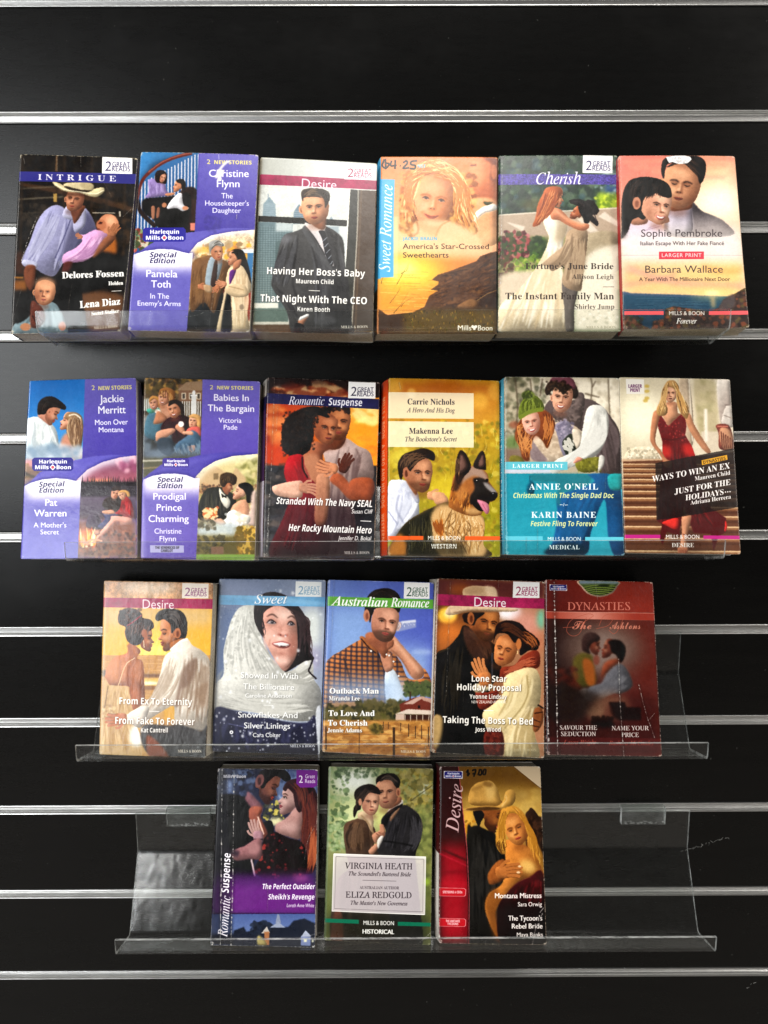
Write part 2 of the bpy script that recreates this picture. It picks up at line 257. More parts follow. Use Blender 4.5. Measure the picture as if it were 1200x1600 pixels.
'k':[53,1,33,3,0,0,2,4,2,1,4,0,54,-2,3,-3,0,0,3,19,0,0,-43,14,14,0,2,-1,2,-4,1,0,2,20,0,0,-2,-5,-2,-13,-11,19,-26,2,-2,2,-1,0,-2,-25,0,0,2,4,1,0,3,-11,16,-2,-2,0,-14,2,-3,3,-1,0,-2],
'l':[30,1,13,3,0,0,2,4,2,1,4,0,54,-1,2,-4,1,0,3,19,0,0,-60,1,-4,4,-2,0,-2],
'm':[83,1,49,3,0,0,2,4,2,1,4,0,32,-3,3,-2,1,0,2,19,0,0,-7,6,6,7,2,9,-2,4,-6,6,6,8,2,10,-4,3,-11,0,-26,2,-3,3,-1,0,-2,-24,0,0,2,4,2,1,4,0,28,-1,2,-1,2,-3,0,-4,-1,-4,-4,1,-29,2,-3,2,-1,0,-2,-23,0,0,2,4,2,1,4,-1,28,0,2,-4,2,-5,-1,-3,-4,0,-29,2,-3,2,-1,0,-2],
'n':[57,1,32,3,0,0,2,4,2,1,4,0,32,-3,3,-2,1,0,2,19,0,0,-6,6,6,8,1,10,-4,3,-11,0,-26,3,-3,2,-1,0,-2,-24,0,0,2,4,2,1,4,0,28,-1,2,-1,2,-3,0,-4,-1,-4,-4,0,-29,2,-3,3,-1,0,-2],
'o':[50,2,24,25,-2,-6,1,-6,3,-4,3,-3,5,-2,6,-1,7,1,7,2,6,3,5,4,3,6,3,6,0,6,0,6,-3,4,-3,3,-5,2,-6,1,-7,-1,-7,-2,-6,-3,-5,-4,-3,-6,-3,15,25,2,4,1,2,3,1,6,1,11,-2,17,-2,3,-4,2,-4,-2,-2,-3,-1,-6,-1,-11,1,-11,1,-6,3,-3],
'p':[55,2,31,3,-21,0,3,2,0,2,2,1,3,0,53,-1,2,-4,2,0,2,18,0,0,-7,6,6,7,3,5,-1,5,-3,3,-3,3,-5,2,-6,0,-6,0,-7,-2,-6,-3,-5,-4,-4,-4,-3,-5,-1,-7,2,-5,5,1,-20,2,-3,4,0,0,-3,12,29,4,4,1,3,4,1,6,1,8,-2,14,-2,3,-4,1,-5,-1,-3,-5,0,-25,3,-4],
'r':[43,1,27,3,0,0,2,4,2,1,4,0,33,-1,1,-4,2,0,2,19,0,0,-8,3,4,6,5,7,0,3,-2,2,-2,0,-3,-2,-5,-2,-1,-4,-1,-7,6,-2,-1,-3,-5,0,-28,1,-1,2,-1,3,-1,0,-2],
's':[43,1,41,23,-2,-12,3,-2,0,-1,-2,-3,0,0,17,3,0,2,-6,3,-4,4,-3,4,-1,3,1,4,3,1,3,-2,4,-16,9,-3,3,-2,4,0,4,1,6,3,4,5,3,6,2,11,-3,2,3,2,0,0,-15,-2,0,-2,5,-6,5,-7,1,-3,-3,0,-5,1,-1,16,-9,3,-3,2,-4,0,-5,-1,-6,-3,-5,-5,-3],
't':[34,1,21,18,-1,-5,0,-3,3,-2,3,-1,37,-4,0,0,3,10,10,6,8,3,0,0,-17,9,0,0,-4,-9,0,0,-33,0,-1,3,-2,3,1,3,4,2,-1,-6,-9],
'u':[56,1,28,20,-2,-6,2,-4,3,-2,5,-1,32,-3,3,-2,1,0,2,19,0,0,-37,3,-3,2,-1,5,1,3,4,0,30,-1,2,-2,1,-3,1,0,2,20,0,0,-38,3,-3,3,-1,0,-2,-9,-1,-11,-3,0,8,-6,-5],
'v':[46,1,19,21,-2,-15,39,-3,5,-3,2,0,2,24,0,0,-2,-4,-1,-1,-2,9,-23,8,23,-2,2,-4,1,0,2,15,0,0,-2,-4,-2,-1,-3,-16,-41],
'y':[45,1,32,8,-21,-4,1,-4,4,-1,6,4,4,5,0,3,-3,0,-5,2,-1,2,1,3,5,3,8,-16,40,-3,4,-3,1,0,2,25,0,0,-2,-4,-1,-1,-3,9,-22,7,22,-1,3,-4,1,0,2,15,0,0,-2,-4,-2,-2,-6,-15,-40,-5,-10,-5,-5],
'z':[44,1,18,2,0,0,2,23,41,-11,-1,-3,-2,-3,-3,-1,-5,-3,0,1,14,36,0,0,-3,-22,-39,10,0,4,3,3,3,3,6,2,0,-1,-16],
},
'is': {
'A':[69,2,24,-13,0,1,2,6,2,6,4,53,63,2,0,-2,-62,0,-3,1,-2,7,-2,0,-2,-28,0,0,2,5,0,3,2,1,3,1,17,-23,0,-3,-2,-11,-14,-1,-3,1,-2,6,-1,-1,-2,3,21,27,22,0,1,28],
'B':[65,3,22,-5,0,0,2,5,0,3,2,2,3,14,50,0,8,-1,1,-6,1,1,2,25,0,17,-4,6,-11,-4,-10,-13,-7,9,-6,3,-9,-1,-7,-3,-5,-4,-4,-6,-3,-8,-2,11,29,39,9,1,7,3,4,5,2,7,-4,8,-9,3,-5,-1,-2,-1,-7,-24,1,-1,13,23,3,9,1,7,4,4,6,2,9,-1,5,-3,4,-5,3,-7,0,-6,-1,-7,-26,0,-3,1,-1],
'C':[70,1,40,33,-2,-9,1,-7,3,-5,4,-5,6,-2,7,-1,8,1,7,2,7,3,7,11,12,6,5,10,4,11,2,16,-3,4,2,2,0,-5,-20,-2,0,-1,9,-2,5,-5,2,-6,1,-6,0,-6,-3,-6,-4,-9,-11,-4,-7,-2,-8,0,-8,1,-10,4,-7,6,-5,8,-1,13,3,11,9,2,-1,-6,-7,-7,-5,-7,-3],
'D':[76,2,24,-5,0,0,2,5,0,3,2,2,2,14,51,0,8,-1,1,-6,1,1,2,35,-1,8,-2,7,-4,4,-6,3,-7,1,-8,-1,-8,-2,-8,-4,-7,-5,-6,-7,-5,-8,-4,-9,-2,-10,-1,17,25,3,8,1,7,3,6,3,5,5,4,6,3,7,2,15,-2,10,-4,7,-7,4,-9,2,-5,-1,-3,-4,-14,-54,0,-2,2,-1],
'E':[68,1,39,-5,0,0,2,5,0,3,2,2,2,14,51,0,8,-1,1,-6,1,1,2,53,0,-3,-15,-2,0,-1,8,-4,3,-18,1,-6,-1,-3,-6,-5,-20,15,0,4,2,3,3,2,5,2,0,-7,-25,-2,0,0,7,-2,3,-4,1,-12,0,-7,-27,0,-3,3,-1,17,0,6,1,9,5,7,9,2,0,-8,-19],
'F':[60,1,35,-5,0,1,2,7,2,3,4,13,49,1,5,0,3,-2,1,-6,1,1,2,50,0,-3,-16,-2,0,-1,7,-2,3,-4,2,-13,1,-4,-1,-3,-1,-6,-26,13,1,6,3,3,6,2,0,-6,-25,-3,0,1,5,-2,6,-3,1,-12,0,-7,-28,0,-3,2,-1,6,-1,0,-2],
'G':[81,1,49,37,-2,-10,1,-8,3,-6,4,-5,6,-3,7,-1,8,1,7,2,7,4,7,10,12,6,5,10,4,12,2,6,-1,14,-4,3,1,3,3,2,0,-5,-21,-2,0,-2,8,-4,5,-7,4,-8,1,-9,-1,-7,-4,-7,-7,-6,-9,-3,-10,-1,-10,1,-10,5,-8,7,-5,9,-1,5,0,5,2,3,2,2,4,4,18,-2,3,-7,1,0,2,29,0,0,-2,-6,-1,-3,-3,-6,-23,-12,-5],
'H':[78,1,47,-5,0,0,2,8,2,2,4,14,49,0,8,-1,1,-6,1,1,2,27,0,0,-2,-5,0,-2,-2,-2,-2,-7,-22,1,-2,1,0,30,0,1,2,5,21,0,3,-2,1,-6,1,1,2,28,0,-1,-2,-5,0,-2,-2,-2,-2,-15,-54,0,-4,4,-3,4,0,-1,-2,-28,0,1,2,7,2,3,4,6,24,0,2,-1,1,-30,-1,-7,-26,0,-3,4,-3,3,0,0,-2],
'I':[37,1,20,-5,0,1,2,7,2,3,4,13,49,1,5,0,3,-2,1,-6,1,1,2,28,0,0,-2,-5,0,-3,-2,-2,-2,-14,-54,0,-4,3,-3,4,0,-1,-2],
'L':[67,1,24,-4,0,1,2,4,0,3,2,2,2,14,51,1,5,0,3,-2,1,-5,1,0,2,28,0,-1,-2,-7,-2,-2,-2,-15,-55,1,-2,3,-2,18,0,5,1,9,5,6,10,2,0,-6,-20],
'M':[88,1,37,-5,0,0,2,7,2,3,4,14,49,1,5,-1,3,-1,1,-6,1,1,2,19,0,7,-53,35,53,19,0,-1,-2,-4,0,-3,-2,-2,-2,-14,-51,-1,-4,1,-3,1,-2,6,-1,-1,-2,-27,0,0,2,7,2,3,5,14,49,-39,-58,-2,0,-8,59,-13,-48,0,-6,2,-2,6,-1,-1,-2],
'N':[75,1,28,50,-2,-27,58,-13,-48,1,-4,1,-1,6,-1,0,-2,-23,0,0,2,5,0,3,2,2,2,14,53,1,2,-2,4,-6,2,1,2,14,0,26,-53,12,47,-2,3,-6,1,0,2,23,0,-1,-2,-7,-1,-2,-4,-18,-64],
'O':[77,2,24,30,-2,-8,1,-6,3,-6,3,-4,5,-2,7,-1,7,1,7,5,13,8,12,11,9,7,3,6,2,7,1,7,-1,7,-2,5,-4,3,-5,3,-7,0,-13,-3,-11,-10,-15,-9,-8,-10,-5,20,30,2,5,0,9,6,9,9,6,12,2,7,1,13,-1,8,-2,6,-5,4,-6,1,-6,-1,-5,-2,-5,-4,-9,-11,-6,-13,-2,-11,1,-14,3,-6,4,-3],
'P':[60,2,25,-5,0,0,2,5,0,3,2,2,2,14,51,0,8,-1,1,-6,1,1,2,27,0,16,-4,5,-11,-1,-6,-3,-5,-4,-4,-5,-3,-7,-2,-17,-1,-2,-1,-6,-25,0,-3,2,-1,7,-1,-1,-2,13,29,36,9,1,6,4,4,6,2,7,-1,6,-3,3,-4,2,-6,1,-4,-1,-1,-2,-7,-25,1,-2],
'R':[67,2,29,-5,0,0,2,5,0,3,2,2,3,14,50,0,8,-1,1,-6,1,1,2,29,0,9,-1,7,-3,4,-4,1,-7,-5,-12,-15,-7,12,-27,4,-5,4,-1,-1,-2,-15,0,-14,34,-10,0,-7,-27,0,-3,2,-1,6,-1,0,-2,10,30,37,9,1,7,4,4,5,2,7,-4,9,-11,3,-4,-1,-2,-1,-7,-26],
'S':[55,1,48,23,-1,-7,0,-9,3,-3,-1,-2,-2,-2,0,4,23,2,0,1,-9,3,-6,5,-4,7,-1,7,1,4,5,2,4,0,6,-2,5,-15,17,-4,8,0,10,2,4,3,4,4,2,4,2,11,0,9,-2,2,1,1,1,2,0,-3,-20,-1,0,-1,8,-3,5,-4,3,-5,2,-5,-1,-4,-3,-2,-3,-1,-5,2,-6,14,-17,4,-6,2,-8,-1,-6,-2,-5,-3,-4,-5,-3,-5,-2],
'T':[63,1,27,7,0,1,2,6,1,2,1,3,5,15,55,0,1,-2,1,-13,-2,-6,-4,-4,-8,-2,1,4,16,58,0,-4,-17,-1,0,-1,8,-2,3,-4,2,-5,1,-6,-1,-1,-1,-15,-55,0,-5,4,-2,5,0,0,-2],
'U':[73,1,39,30,-2,-9,2,-7,4,-5,5,-1,8,0,4,11,41,-1,3,-1,1,-7,1,1,2,29,0,-1,-2,-5,0,-3,-2,-2,-3,-11,-41,1,-10,3,-4,4,-3,6,-1,10,3,4,2,3,4,3,6,10,35,2,8,-2,5,-6,1,0,2,23,0,0,-2,-6,-1,-3,-3,-11,-39,-6,-15,-5,-5,-5,-3,-6,-2],
'V':[65,1,23,12,-2,2,61,-1,6,-3,2,-4,0,0,2,28,0,-1,-2,-5,0,-2,-2,-1,-3,-3,-48,39,47,1,3,0,2,-1,1,-6,0,1,2,21,0,-1,-2,-3,0,-6,-5,-53,-64],
'W':[88,1,35,12,-2,2,65,-1,2,-7,2,0,2,28,0,0,-2,-5,0,-3,-2,-1,-3,-2,-45,25,36,0,6,-1,6,-3,2,-4,0,0,2,27,0,-1,-2,-5,0,-2,-4,-3,-45,28,43,1,3,-2,2,-5,1,0,2,21,0,0,-2,-3,0,-6,-6,-42,-63,-2,0,2,48,-34,-48],
'Y':[61,1,31,7,0,1,2,6,1,4,2,7,25,-13,32,-4,4,-6,1,1,2,30,0,-1,-2,-6,-1,-2,-1,0,-3,9,-27,17,18,6,9,0,3,-2,1,-6,1,1,2,23,0,0,-2,-3,-1,-7,-5,-27,-30,-6,-25,0,-2,2,-1,7,-1,0,-2],
'Z':[68,1,17,-2,0,0,2,55,63,-19,0,-10,-1,-7,-4,-5,-8,-2,0,5,17,53,0,0,-1,-55,-64,32,1,8,5,6,9,2,0,-6,-19],
'a':[51,2,27,7,-1,-3,0,-3,3,-1,3,-1,5,1,8,3,8,4,8,6,7,7,5,7,1,5,-1,3,-4,1,4,8,0,-11,-39,2,-2,3,2,4,5,1,-1,-7,-9,-7,-3,-3,1,-1,3,3,15,-10,-15,-5,-3,14,12,5,3,0,5,5,8,11,4,13,1,4,-2,5,-3,2,-5,-2,-5,-3,-4,-6,-4,-12,-2,-8,1,-8],
'b':[51,2,23,12,-1,-9,2,-3,2,-1,2,15,58,-1,4,-5,1,0,2,15,3,1,-1,-9,-35,8,8,9,2,5,-1,5,-3,3,-5,1,-6,-1,-6,-2,-6,-3,-5,-10,-10,-5,-3,-6,-2,16,14,1,6,2,5,3,5,5,3,7,3,7,1,6,-1,5,-2,3,-3,2,-3,1,-5,-1,-4,-3,-4,-6,-8,-26,2,-4],
'c':[44,1,35,15,-1,-6,1,-5,3,-3,6,-1,7,2,10,5,9,8,8,7,3,8,1,4,0,3,-2,2,-2,1,-3,-2,-4,-3,-2,-4,1,-1,3,3,5,-1,1,-3,1,-5,-2,-5,-3,-4,-5,-3,-6,-2,-7,-1,-6,0,-5,2,-4,3,-3,4,-1,8,3,8,6,2,-1,-11,-9],
'd':[53,2,35,9,-1,-4,1,-4,2,-2,4,0,5,0,5,4,11,7,10,8,7,4,2,7,1,4,-1,3,-2,5,21,-1,2,-5,1,0,2,15,3,1,-1,0,-2,-16,-62,0,-3,2,0,4,1,5,6,1,-1,-8,-9,-3,-2,-4,-1,-4,1,-1,4,3,13,-5,-8,-5,-6,-5,-3,17,14,4,2,1,6,4,8,12,3,9,2,9,-2,4,-1,1,-2,1,-5,-1,-5,-4,-5,-6,-4,-7,-2,-9,-1,-6,1,-6,2,-1],
'e':[43,2,27,13,-1,-6,1,-4,3,-3,5,-1,7,2,10,6,9,8,8,7,4,7,1,4,0,3,-2,2,-2,0,-3,-1,-6,-6,-6,-9,-4,-13,-3,-1,-6,3,-9,7,-2,7,2,8,6,1,-1,-4,-6,-5,-3,-6,-2,10,10,24,8,2,7,4,4,5,1,5,0,3,-3,1,-3,0,-4,-2,-6,-8],
'g':[43,3,38,9,-23,-7,1,-5,2,-4,4,-1,5,4,8,9,7,-3,2,-1,3,0,1,8,8,-6,5,-1,6,0,5,2,4,4,4,9,5,9,0,11,-3,6,0,0,-4,-7,0,1,-5,-1,-5,-2,-4,-3,-4,-9,-4,-10,-1,-2,-2,-1,-2,2,-3,18,-7,3,-4,1,-5,-1,-5,-2,-4,-3,-3,-5,-3,14,17,19,3,1,2,2,5,6,1,5,0,7,-1,3,-2,1,-3,1,-3,-1,-5,-4,-2,-4,-2,-9,2,-6,9,11,-20,11,3,4,8,0,2,-4,4,-14,6,-7,-6,-2,-7,3,-7],
'h':[60,1,31,45,-1,-3,1,-3,2,-2,3,0,10,5,27,-1,5,-4,1,-5,-2,-6,-5,-5,-8,-3,-7,-5,-26,-9,0,14,67,-2,4,-6,1,1,4,18,0,-8,-35,1,0,9,10,10,4,8,-3,3,-9,-6,-33,1,-3,2,-2,7,3,2,-3,-7,-5],
'i':[26,2,8,18,59,-3,1,-2,4,2,3,3,2,4,-2,1,-3,-1,-4,16,5,-1,-4,1,-1,4,9,35,-2,3,-4,1,0,2,15,2,1,-2,-10,-37,0,-2,2,-1,3,2,5,5,2,-1,-8,-9],
'k':[50,1,31,32,-1,-2,1,-4,5,-8,19,-6,-5,-6,-19,-8,0,17,62,1,4,-3,2,-4,0,1,2,15,3,1,-2,-14,-48,21,16,1,3,-1,1,-4,1,1,2,20,0,0,-2,-6,-2,-20,-13,9,-20,2,-3,2,-1,3,2,5,5,1,-2,-7,-8],
'l':[26,1,17,5,-1,-4,1,-1,2,0,4,15,58,-1,4,-5,0,0,2,15,3,2,-1,-18,-65,1,-1,1,-1,3,2,5,5,2,-1,-8,-9],
'm':[82,1,44,61,-1,-4,1,-1,5,8,33,-1,2,-2,1,-6,-3,-3,-3,-7,-9,-8,-15,-3,-11,-8,0,10,35,1,3,-1,2,-2,1,-5,-2,-3,-2,-9,-10,-6,-12,-5,-15,-8,0,11,39,-1,3,-5,1,0,2,16,2,-5,-21,13,16,12,5,5,-1,1,-5,-3,-14,13,15,12,5,4,-1,2,-5,-1,-3,-7,-31,0,-1,3,0,6,7,2,-2,-8,-9],
'n':[54,1,30,33,-1,-4,1,-1,4,8,34,-1,2,-1,1,-8,-4,-10,-12,-6,-13,-4,-12,-8,0,11,39,-1,3,-5,0,0,2,17,3,-6,-21,7,9,7,7,6,4,5,1,5,-1,1,-7,-8,-32,0,-1,2,-1,3,2,4,7,2,-2,-7,-10],
'o':[52,2,18,16,-1,-7,1,-5,3,-3,5,-2,7,1,6,2,6,7,10,10,7,11,3,7,-1,5,-3,4,-6,1,-6,-2,-10,-6,-10,-9,-8,-7,-3,16,17,2,4,0,7,6,6,10,2,5,2,11,-2,8,-7,3,-4,-2,-5,-3,-5,-6,-3,-7,-3,-7,0,-12,2,-4,2,-2],
'r':[33,1,18,-2,0,10,39,-1,3,-5,0,0,2,16,3,-5,-20,11,15,7,5,3,-1,1,-4,-1,-4,-2,-2,-4,0,-2,2,-1,2,-11,-17,-8,-23],
's':[37,1,36,12,-1,-11,2,-2,-2,-2,0,2,17,2,0,0,-6,3,-5,3,-3,4,0,3,0,4,5,1,3,-1,4,-11,17,-1,4,1,5,2,4,4,2,5,1,11,-2,1,0,1,2,2,0,-2,-15,-2,0,-3,9,-7,4,-4,-2,-1,-2,0,-6,11,-14,2,-8,-2,-7,-3,-3,-6,-4],
't':[28,1,20,5,-1,-4,1,-1,5,10,37,-7,0,0,2,9,5,8,9,3,0,-4,-13,8,0,-1,-3,-8,0,-9,-35,0,-2,2,0,3,1,5,6,1,-2,-8,-8],
'u':[54,1,33,7,-1,-5,2,-1,5,7,34,-1,2,-5,1,0,2,16,2,1,-1,-10,-35,0,-3,1,-2,2,-1,3,1,3,2,8,9,8,13,5,16,8,0,-10,-39,0,-2,2,0,3,2,5,5,1,-1,-7,-9,-8,-3,-4,1,-1,4,0,4,5,15,-14,-18,-6,-5],
'v':[44,1,22,9,-1,-2,31,-1,7,-1,3,-2,2,-4,1,0,2,13,2,2,-5,2,-33,12,12,6,11,2,4,-5,6,0,3,3,2,4,0,2,-3,1,-3,-5,-12,-12,-16,-13,-14],
'w':[66,1,26,7,-1,-1,36,-1,5,-2,2,-4,1,1,2,12,2,2,-5,1,-28,21,33,1,0,4,-36,11,13,5,9,1,3,-4,7,1,3,3,1,4,-2,1,-4,-3,-10,-9,-14,-15,-18,-2,0,-3,34,-22,-34],
'y':[40,1,30,-7,-23,-2,0,-2,3,-1,1,2,3,3,1,6,-1,2,1,11,14,-8,37,-2,5,-6,2,1,2,12,2,2,-2,7,-36,10,16,4,8,0,4,-4,4,0,4,2,2,4,0,3,-4,0,-2,-1,-8,-10,-18,-10,-15,-10,-14,-7,-6],
},
'sc': {
'A':[74,4,33,8,-2,-9,3,-2,3,-1,8,3,3,7,3,6,-3,-1,-5,-8,-5,0,-2,3,-2,12,3,12,10,-4,6,-1,5,3,8,8,3,5,-1,5,-3,24,23,10,7,8,2,-27,-58,5,3,18,16,7,2,-20,-19,-12,-5,0,-2,-16,-2,2,5,-13,8,-12,-11,4,52,17,28,42,-13,-11,-19,-19,5,32,17,11,12,-3,2,-6,-3,-2,-5,4,46,7,2,9,-3,10,-10,-12],
'T':[62,2,26,32,26,-5,1,-5,5,0,9,9,12,8,5,9,3,10,1,19,-3,10,2,-3,-6,-5,-3,-8,1,-20,5,-15,-5,-10,-10,-2,-7,1,-5,7,-1,8,6,3,7,2,11,4,-7,0,-7,-2,-5,-7,-7,24,25,-1,-8,1,-6,2,-4,4,-1,5,3,7,7,2,5,-1,1,-2,-1,-6,-7,-3,0,-3,2,-1,7,-2,9,2,8,8,12,25,7,8,6,5,4,1,-9,-29,-3,-7,-13,-11,-9,-4],
'e':[41,2,19,15,-1,-5,1,-7,6,-1,4,2,7,7,7,8,5,8,2,6,-2,3,-5,-3,-6,-8,-5,-10,-3,-2,-6,0,-1,7,0,14,8,2,-2,-11,-7,7,16,13,6,2,5,4,2,6,-1,2,-2,0,-4,-4],
'h':[57,1,24,51,9,-11,-9,-4,-1,-5,3,-2,6,1,4,10,16,-9,-6,-16,-22,-13,-1,13,25,-7,-7,-2,2,12,13,15,25,12,2,-21,-39,10,8,7,3,3,-1,4,-4,0,-7,-10,-16,11,8],
'n':[58,1,27,0,-1,15,24,-1,0,-6,-6,-2,2,12,11,4,1,3,-2,0,-9,10,8,7,3,3,-1,4,-4,-1,-8,-9,-15,4,2,7,6,2,-2,-10,-8,-8,-1,-2,2,-2,6,2,7,10,11,-1,2,-9,-7,-17,-21],
'o':[45,2,15,14,-1,-5,1,-6,5,0,8,5,7,7,7,9,3,8,0,4,-2,2,-2,0,-8,-7,-10,7,4,2,-2,-7,-4,9,16,3,5,2,1,4,4,2,5,7,1,9,-4,0,-8,-10,-6,-10],
's':[35,1,23,31,11,-9,-8,-9,-4,-7,1,-5,4,0,2,2,5,4,0,2,-2,0,-3,-4,-3,3,-1,3,1,5,11,0,11,-9,-8,-2,2,16,15,2,-2,-2,-5,5,-12,-2,-7,5,4],
't':[44,1,19,5,19,14,15,13,22,13,1,-8,-13,7,0,-1,-3,-8,0,-19,-35,0,-3,2,0,10,8,2,-2,-13,-9,-7,0,-4,4,0,5,6,13,-5,-5],
},
'sb': {
'A':[69,2,8,0,0,25,72,19,0,25,-72,-16,0,-5,17,-26,0,-6,-17,3,25,30,19,0,-9,31],
'B':[67,3,18,9,0,0,71,22,0,13,-1,9,-3,5,-5,2,-9,-1,-5,-2,-5,-3,-3,-5,-3,7,-2,4,-5,2,-9,-2,-9,-5,-6,-8,-5,-11,-1,9,24,43,14,1,4,1,2,3,1,3,-1,4,-2,2,-4,2,-14,0,9,24,12,16,1,4,2,2,3,0,4,0,4,-3,3,-3,1,-16,1],
'C':[64,1,30,38,-1,-10,1,-8,4,-6,5,-5,7,-2,9,-1,11,1,10,3,9,4,7,7,6,8,3,10,1,11,-1,10,-4,-5,-12,-12,4,-4,1,-7,-2,-6,-5,-3,-7,-2,-10,1,-11,4,-7,5,-5,8,-1,9,1,10,2,0,-12,-10,-3],
'D':[74,2,13,9,0,0,71,22,0,11,-1,9,-3,7,-5,6,-6,3,-9,1,-11,-2,-15,-8,-12,-12,-7,-17,-2,9,24,12,7,0,16,6,6,18,-2,10,-4,7,-6,5,-9,1,-8,0],
'E':[56,1,12,9,0,0,71,41,0,0,-12,-26,0,0,-16,24,0,0,-12,-24,0,0,-19,26,0,0,-12],
'F':[55,1,10,9,0,0,71,41,0,0,-12,-26,0,0,-18,24,0,0,-13,-24,0,0,-28],
'G':[72,1,32,39,-1,-14,2,-11,7,-6,12,-2,16,1,10,3,9,5,7,8,6,9,3,17,1,15,-4,-5,-12,-7,3,-9,1,-6,-1,-5,-2,-5,-4,-3,-5,-2,-6,0,-13,4,-11,3,-3,5,-3,6,0,10,1,0,15,-14,0,0,12,28,0,0,-37,-11,-3],
'H':[77,1,12,9,0,0,71,15,0,0,-28,28,0,0,28,16,0,0,-71,-16,0,0,31,-28,0,0,-31],
'I':[39,1,12,3,0,0,9,9,4,0,46,-9,4,0,8,33,0,0,-8,-9,-4,0,-46,9,-4,0,-9],
'J':[33,1,15,2,-21,-9,1,0,13,7,-1,4,1,4,3,1,4,0,71,15,0,0,-66,-1,-9,-2,-6,-3,-5,-5,-3,-5,-2],
'K':[66,1,12,9,0,0,71,15,0,0,-32,25,32,17,0,-25,-31,25,-40,-17,0,-18,30,-7,-4,0,-26],
'L':[56,1,6,9,0,0,71,15,0,0,-59,29,0,0,-12],
'M':[94,1,13,9,0,0,71,21,0,17,-54,18,54,20,0,0,-71,-14,0,1,56,-19,-56,-14,0,-17,56,1,-56],
'N':[81,1,10,9,0,0,71,19,0,31,-53,0,53,13,0,0,-71,-19,0,-31,54,1,-54],
'O':[80,2,24,40,-1,-11,1,-8,4,-7,5,-5,8,-2,9,-1,10,1,10,2,9,5,7,7,6,8,3,11,2,10,-2,9,-3,7,-6,4,-7,3,-9,1,-10,-1,-11,-3,-9,-4,-7,-7,-5,-9,-4,16,40,12,8,1,6,5,3,8,1,10,-1,10,-3,8,-6,4,-8,2,-8,-2,-6,-4,-3,-8,-1,-10,1,-10,3,-8,6,-5],
'P':[63,2,13,9,0,0,71,23,0,12,-1,8,-5,5,-7,1,-9,-2,-12,-4,-4,-5,-4,-7,-3,-16,-1,0,-25,8,24,38,11,0,4,2,3,4,1,5,-3,7,-9,3,-7,0],
'R':[66,2,16,9,0,0,71,21,0,12,-1,9,-4,6,-7,1,-9,0,-5,-4,-7,-2,-3,-7,-4,21,-31,-17,0,-17,27,-8,0,0,-27,9,24,40,11,0,5,2,2,3,1,5,-1,4,-2,3,-5,1,-11,1],
'S':[55,1,36,25,-1,-11,1,-9,3,0,14,10,-4,11,-1,5,0,3,2,2,2,0,3,-1,4,-3,3,-15,8,-8,6,-3,8,-1,4,2,9,5,6,8,4,10,1,10,-1,11,-4,-5,-11,-13,4,-8,-1,-4,-3,-1,-3,1,-4,3,-2,19,-11,6,-7,2,-4,0,-5,-2,-9,-5,-6,-8,-5],
'T':[58,1,8,21,0,0,59,-19,0,0,12,54,0,0,-12,-19,0,0,-59],
'U':[76,1,24,38,-1,-13,2,-9,5,-6,9,-1,10,0,46,15,0,0,-43,1,-8,2,-5,5,-2,6,-1,6,1,5,3,2,5,1,7,0,43,15,0,0,-46,-1,-7,-2,-6,-4,-5,-6,-5,-7,-2],
'W':[97,1,17,18,0,-18,71,15,0,13,-57,3,17,10,40,15,0,10,-40,3,-17,13,57,15,0,-18,-71,-18,0,-10,39,-3,15,-3,-15,-10,-39],
'Y':[62,1,9,24,0,0,27,-24,44,16,0,15,-29,15,29,16,0,-23,-43,0,-28],
'a':[60,2,27,21,-1,-7,1,-5,3,-4,6,-1,7,2,8,4,5,8,3,20,2,0,6,-2,3,-6,2,-8,-1,-8,-3,-5,10,10,3,6,1,5,1,10,-1,7,-4,4,-6,2,-9,0,-36,-10,0,-4,7,-7,-6,-5,-2,10,27,10,4,1,4,2,2,3,1,9,-12,-1,-4,-1,-2,-3,0,-7,4,-3],
'b':[63,2,20,38,-1,-6,1,-4,1,-5,5,-1,0,-3,-6,-11,0,0,76,15,0,-1,-28,7,5,4,2,5,1,9,-2,6,-6,4,-8,2,-13,-2,-12,-4,-9,-7,-5,16,34,11,4,1,3,3,2,6,1,7,-1,7,-2,5,-3,3,-5,1,-5,-1,-3,-3,-2,-4,0,-8,0,-7,2,-6,3,-3],
'c':[51,1,24,30,-1,-11,2,-8,5,-5,8,-1,13,0,9,3,7,4,6,5,4,7,2,13,0,11,-3,-4,-12,-7,3,-6,1,-8,-5,-3,-12,0,-7,3,-5,3,-3,10,-1,11,5,0,-13,-8,-3],
'd':[63,2,20,25,-1,-8,2,-7,5,-4,9,-1,12,1,13,4,8,7,6,9,2,5,-1,4,-2,7,-5,-1,11,0,17,15,0,0,-76,-12,0,-3,7,-6,-6,-5,-1,16,30,11,6,1,3,3,2,4,1,8,-1,7,-2,5,-3,3,-6,2,-4,-2,-4,-3,-2,-5,0,-7,0,-7,2,-5,4,-3],
'e':[59,2,27,33,-1,-8,1,-7,2,-6,4,-4,5,-3,7,0,9,0,9,3,7,4,5,5,4,6,3,7,1,10,-2,8,-5,5,-8,2,-10,0,-7,-35,0,1,-6,2,-4,5,-3,10,-1,9,2,5,2,0,-11,-9,-3,9,20,34,21,0,-1,4,-2,4,-3,2,-5,1,-4,-1,-3,-2,-2,-3],
'f':[39,1,20,10,0,0,43,-8,0,0,8,8,4,1,10,2,4,2,4,4,2,11,2,13,-3,-4,-11,-8,2,-3,-1,-3,-3,0,-6,13,0,0,-12,-13,0,0,-43],
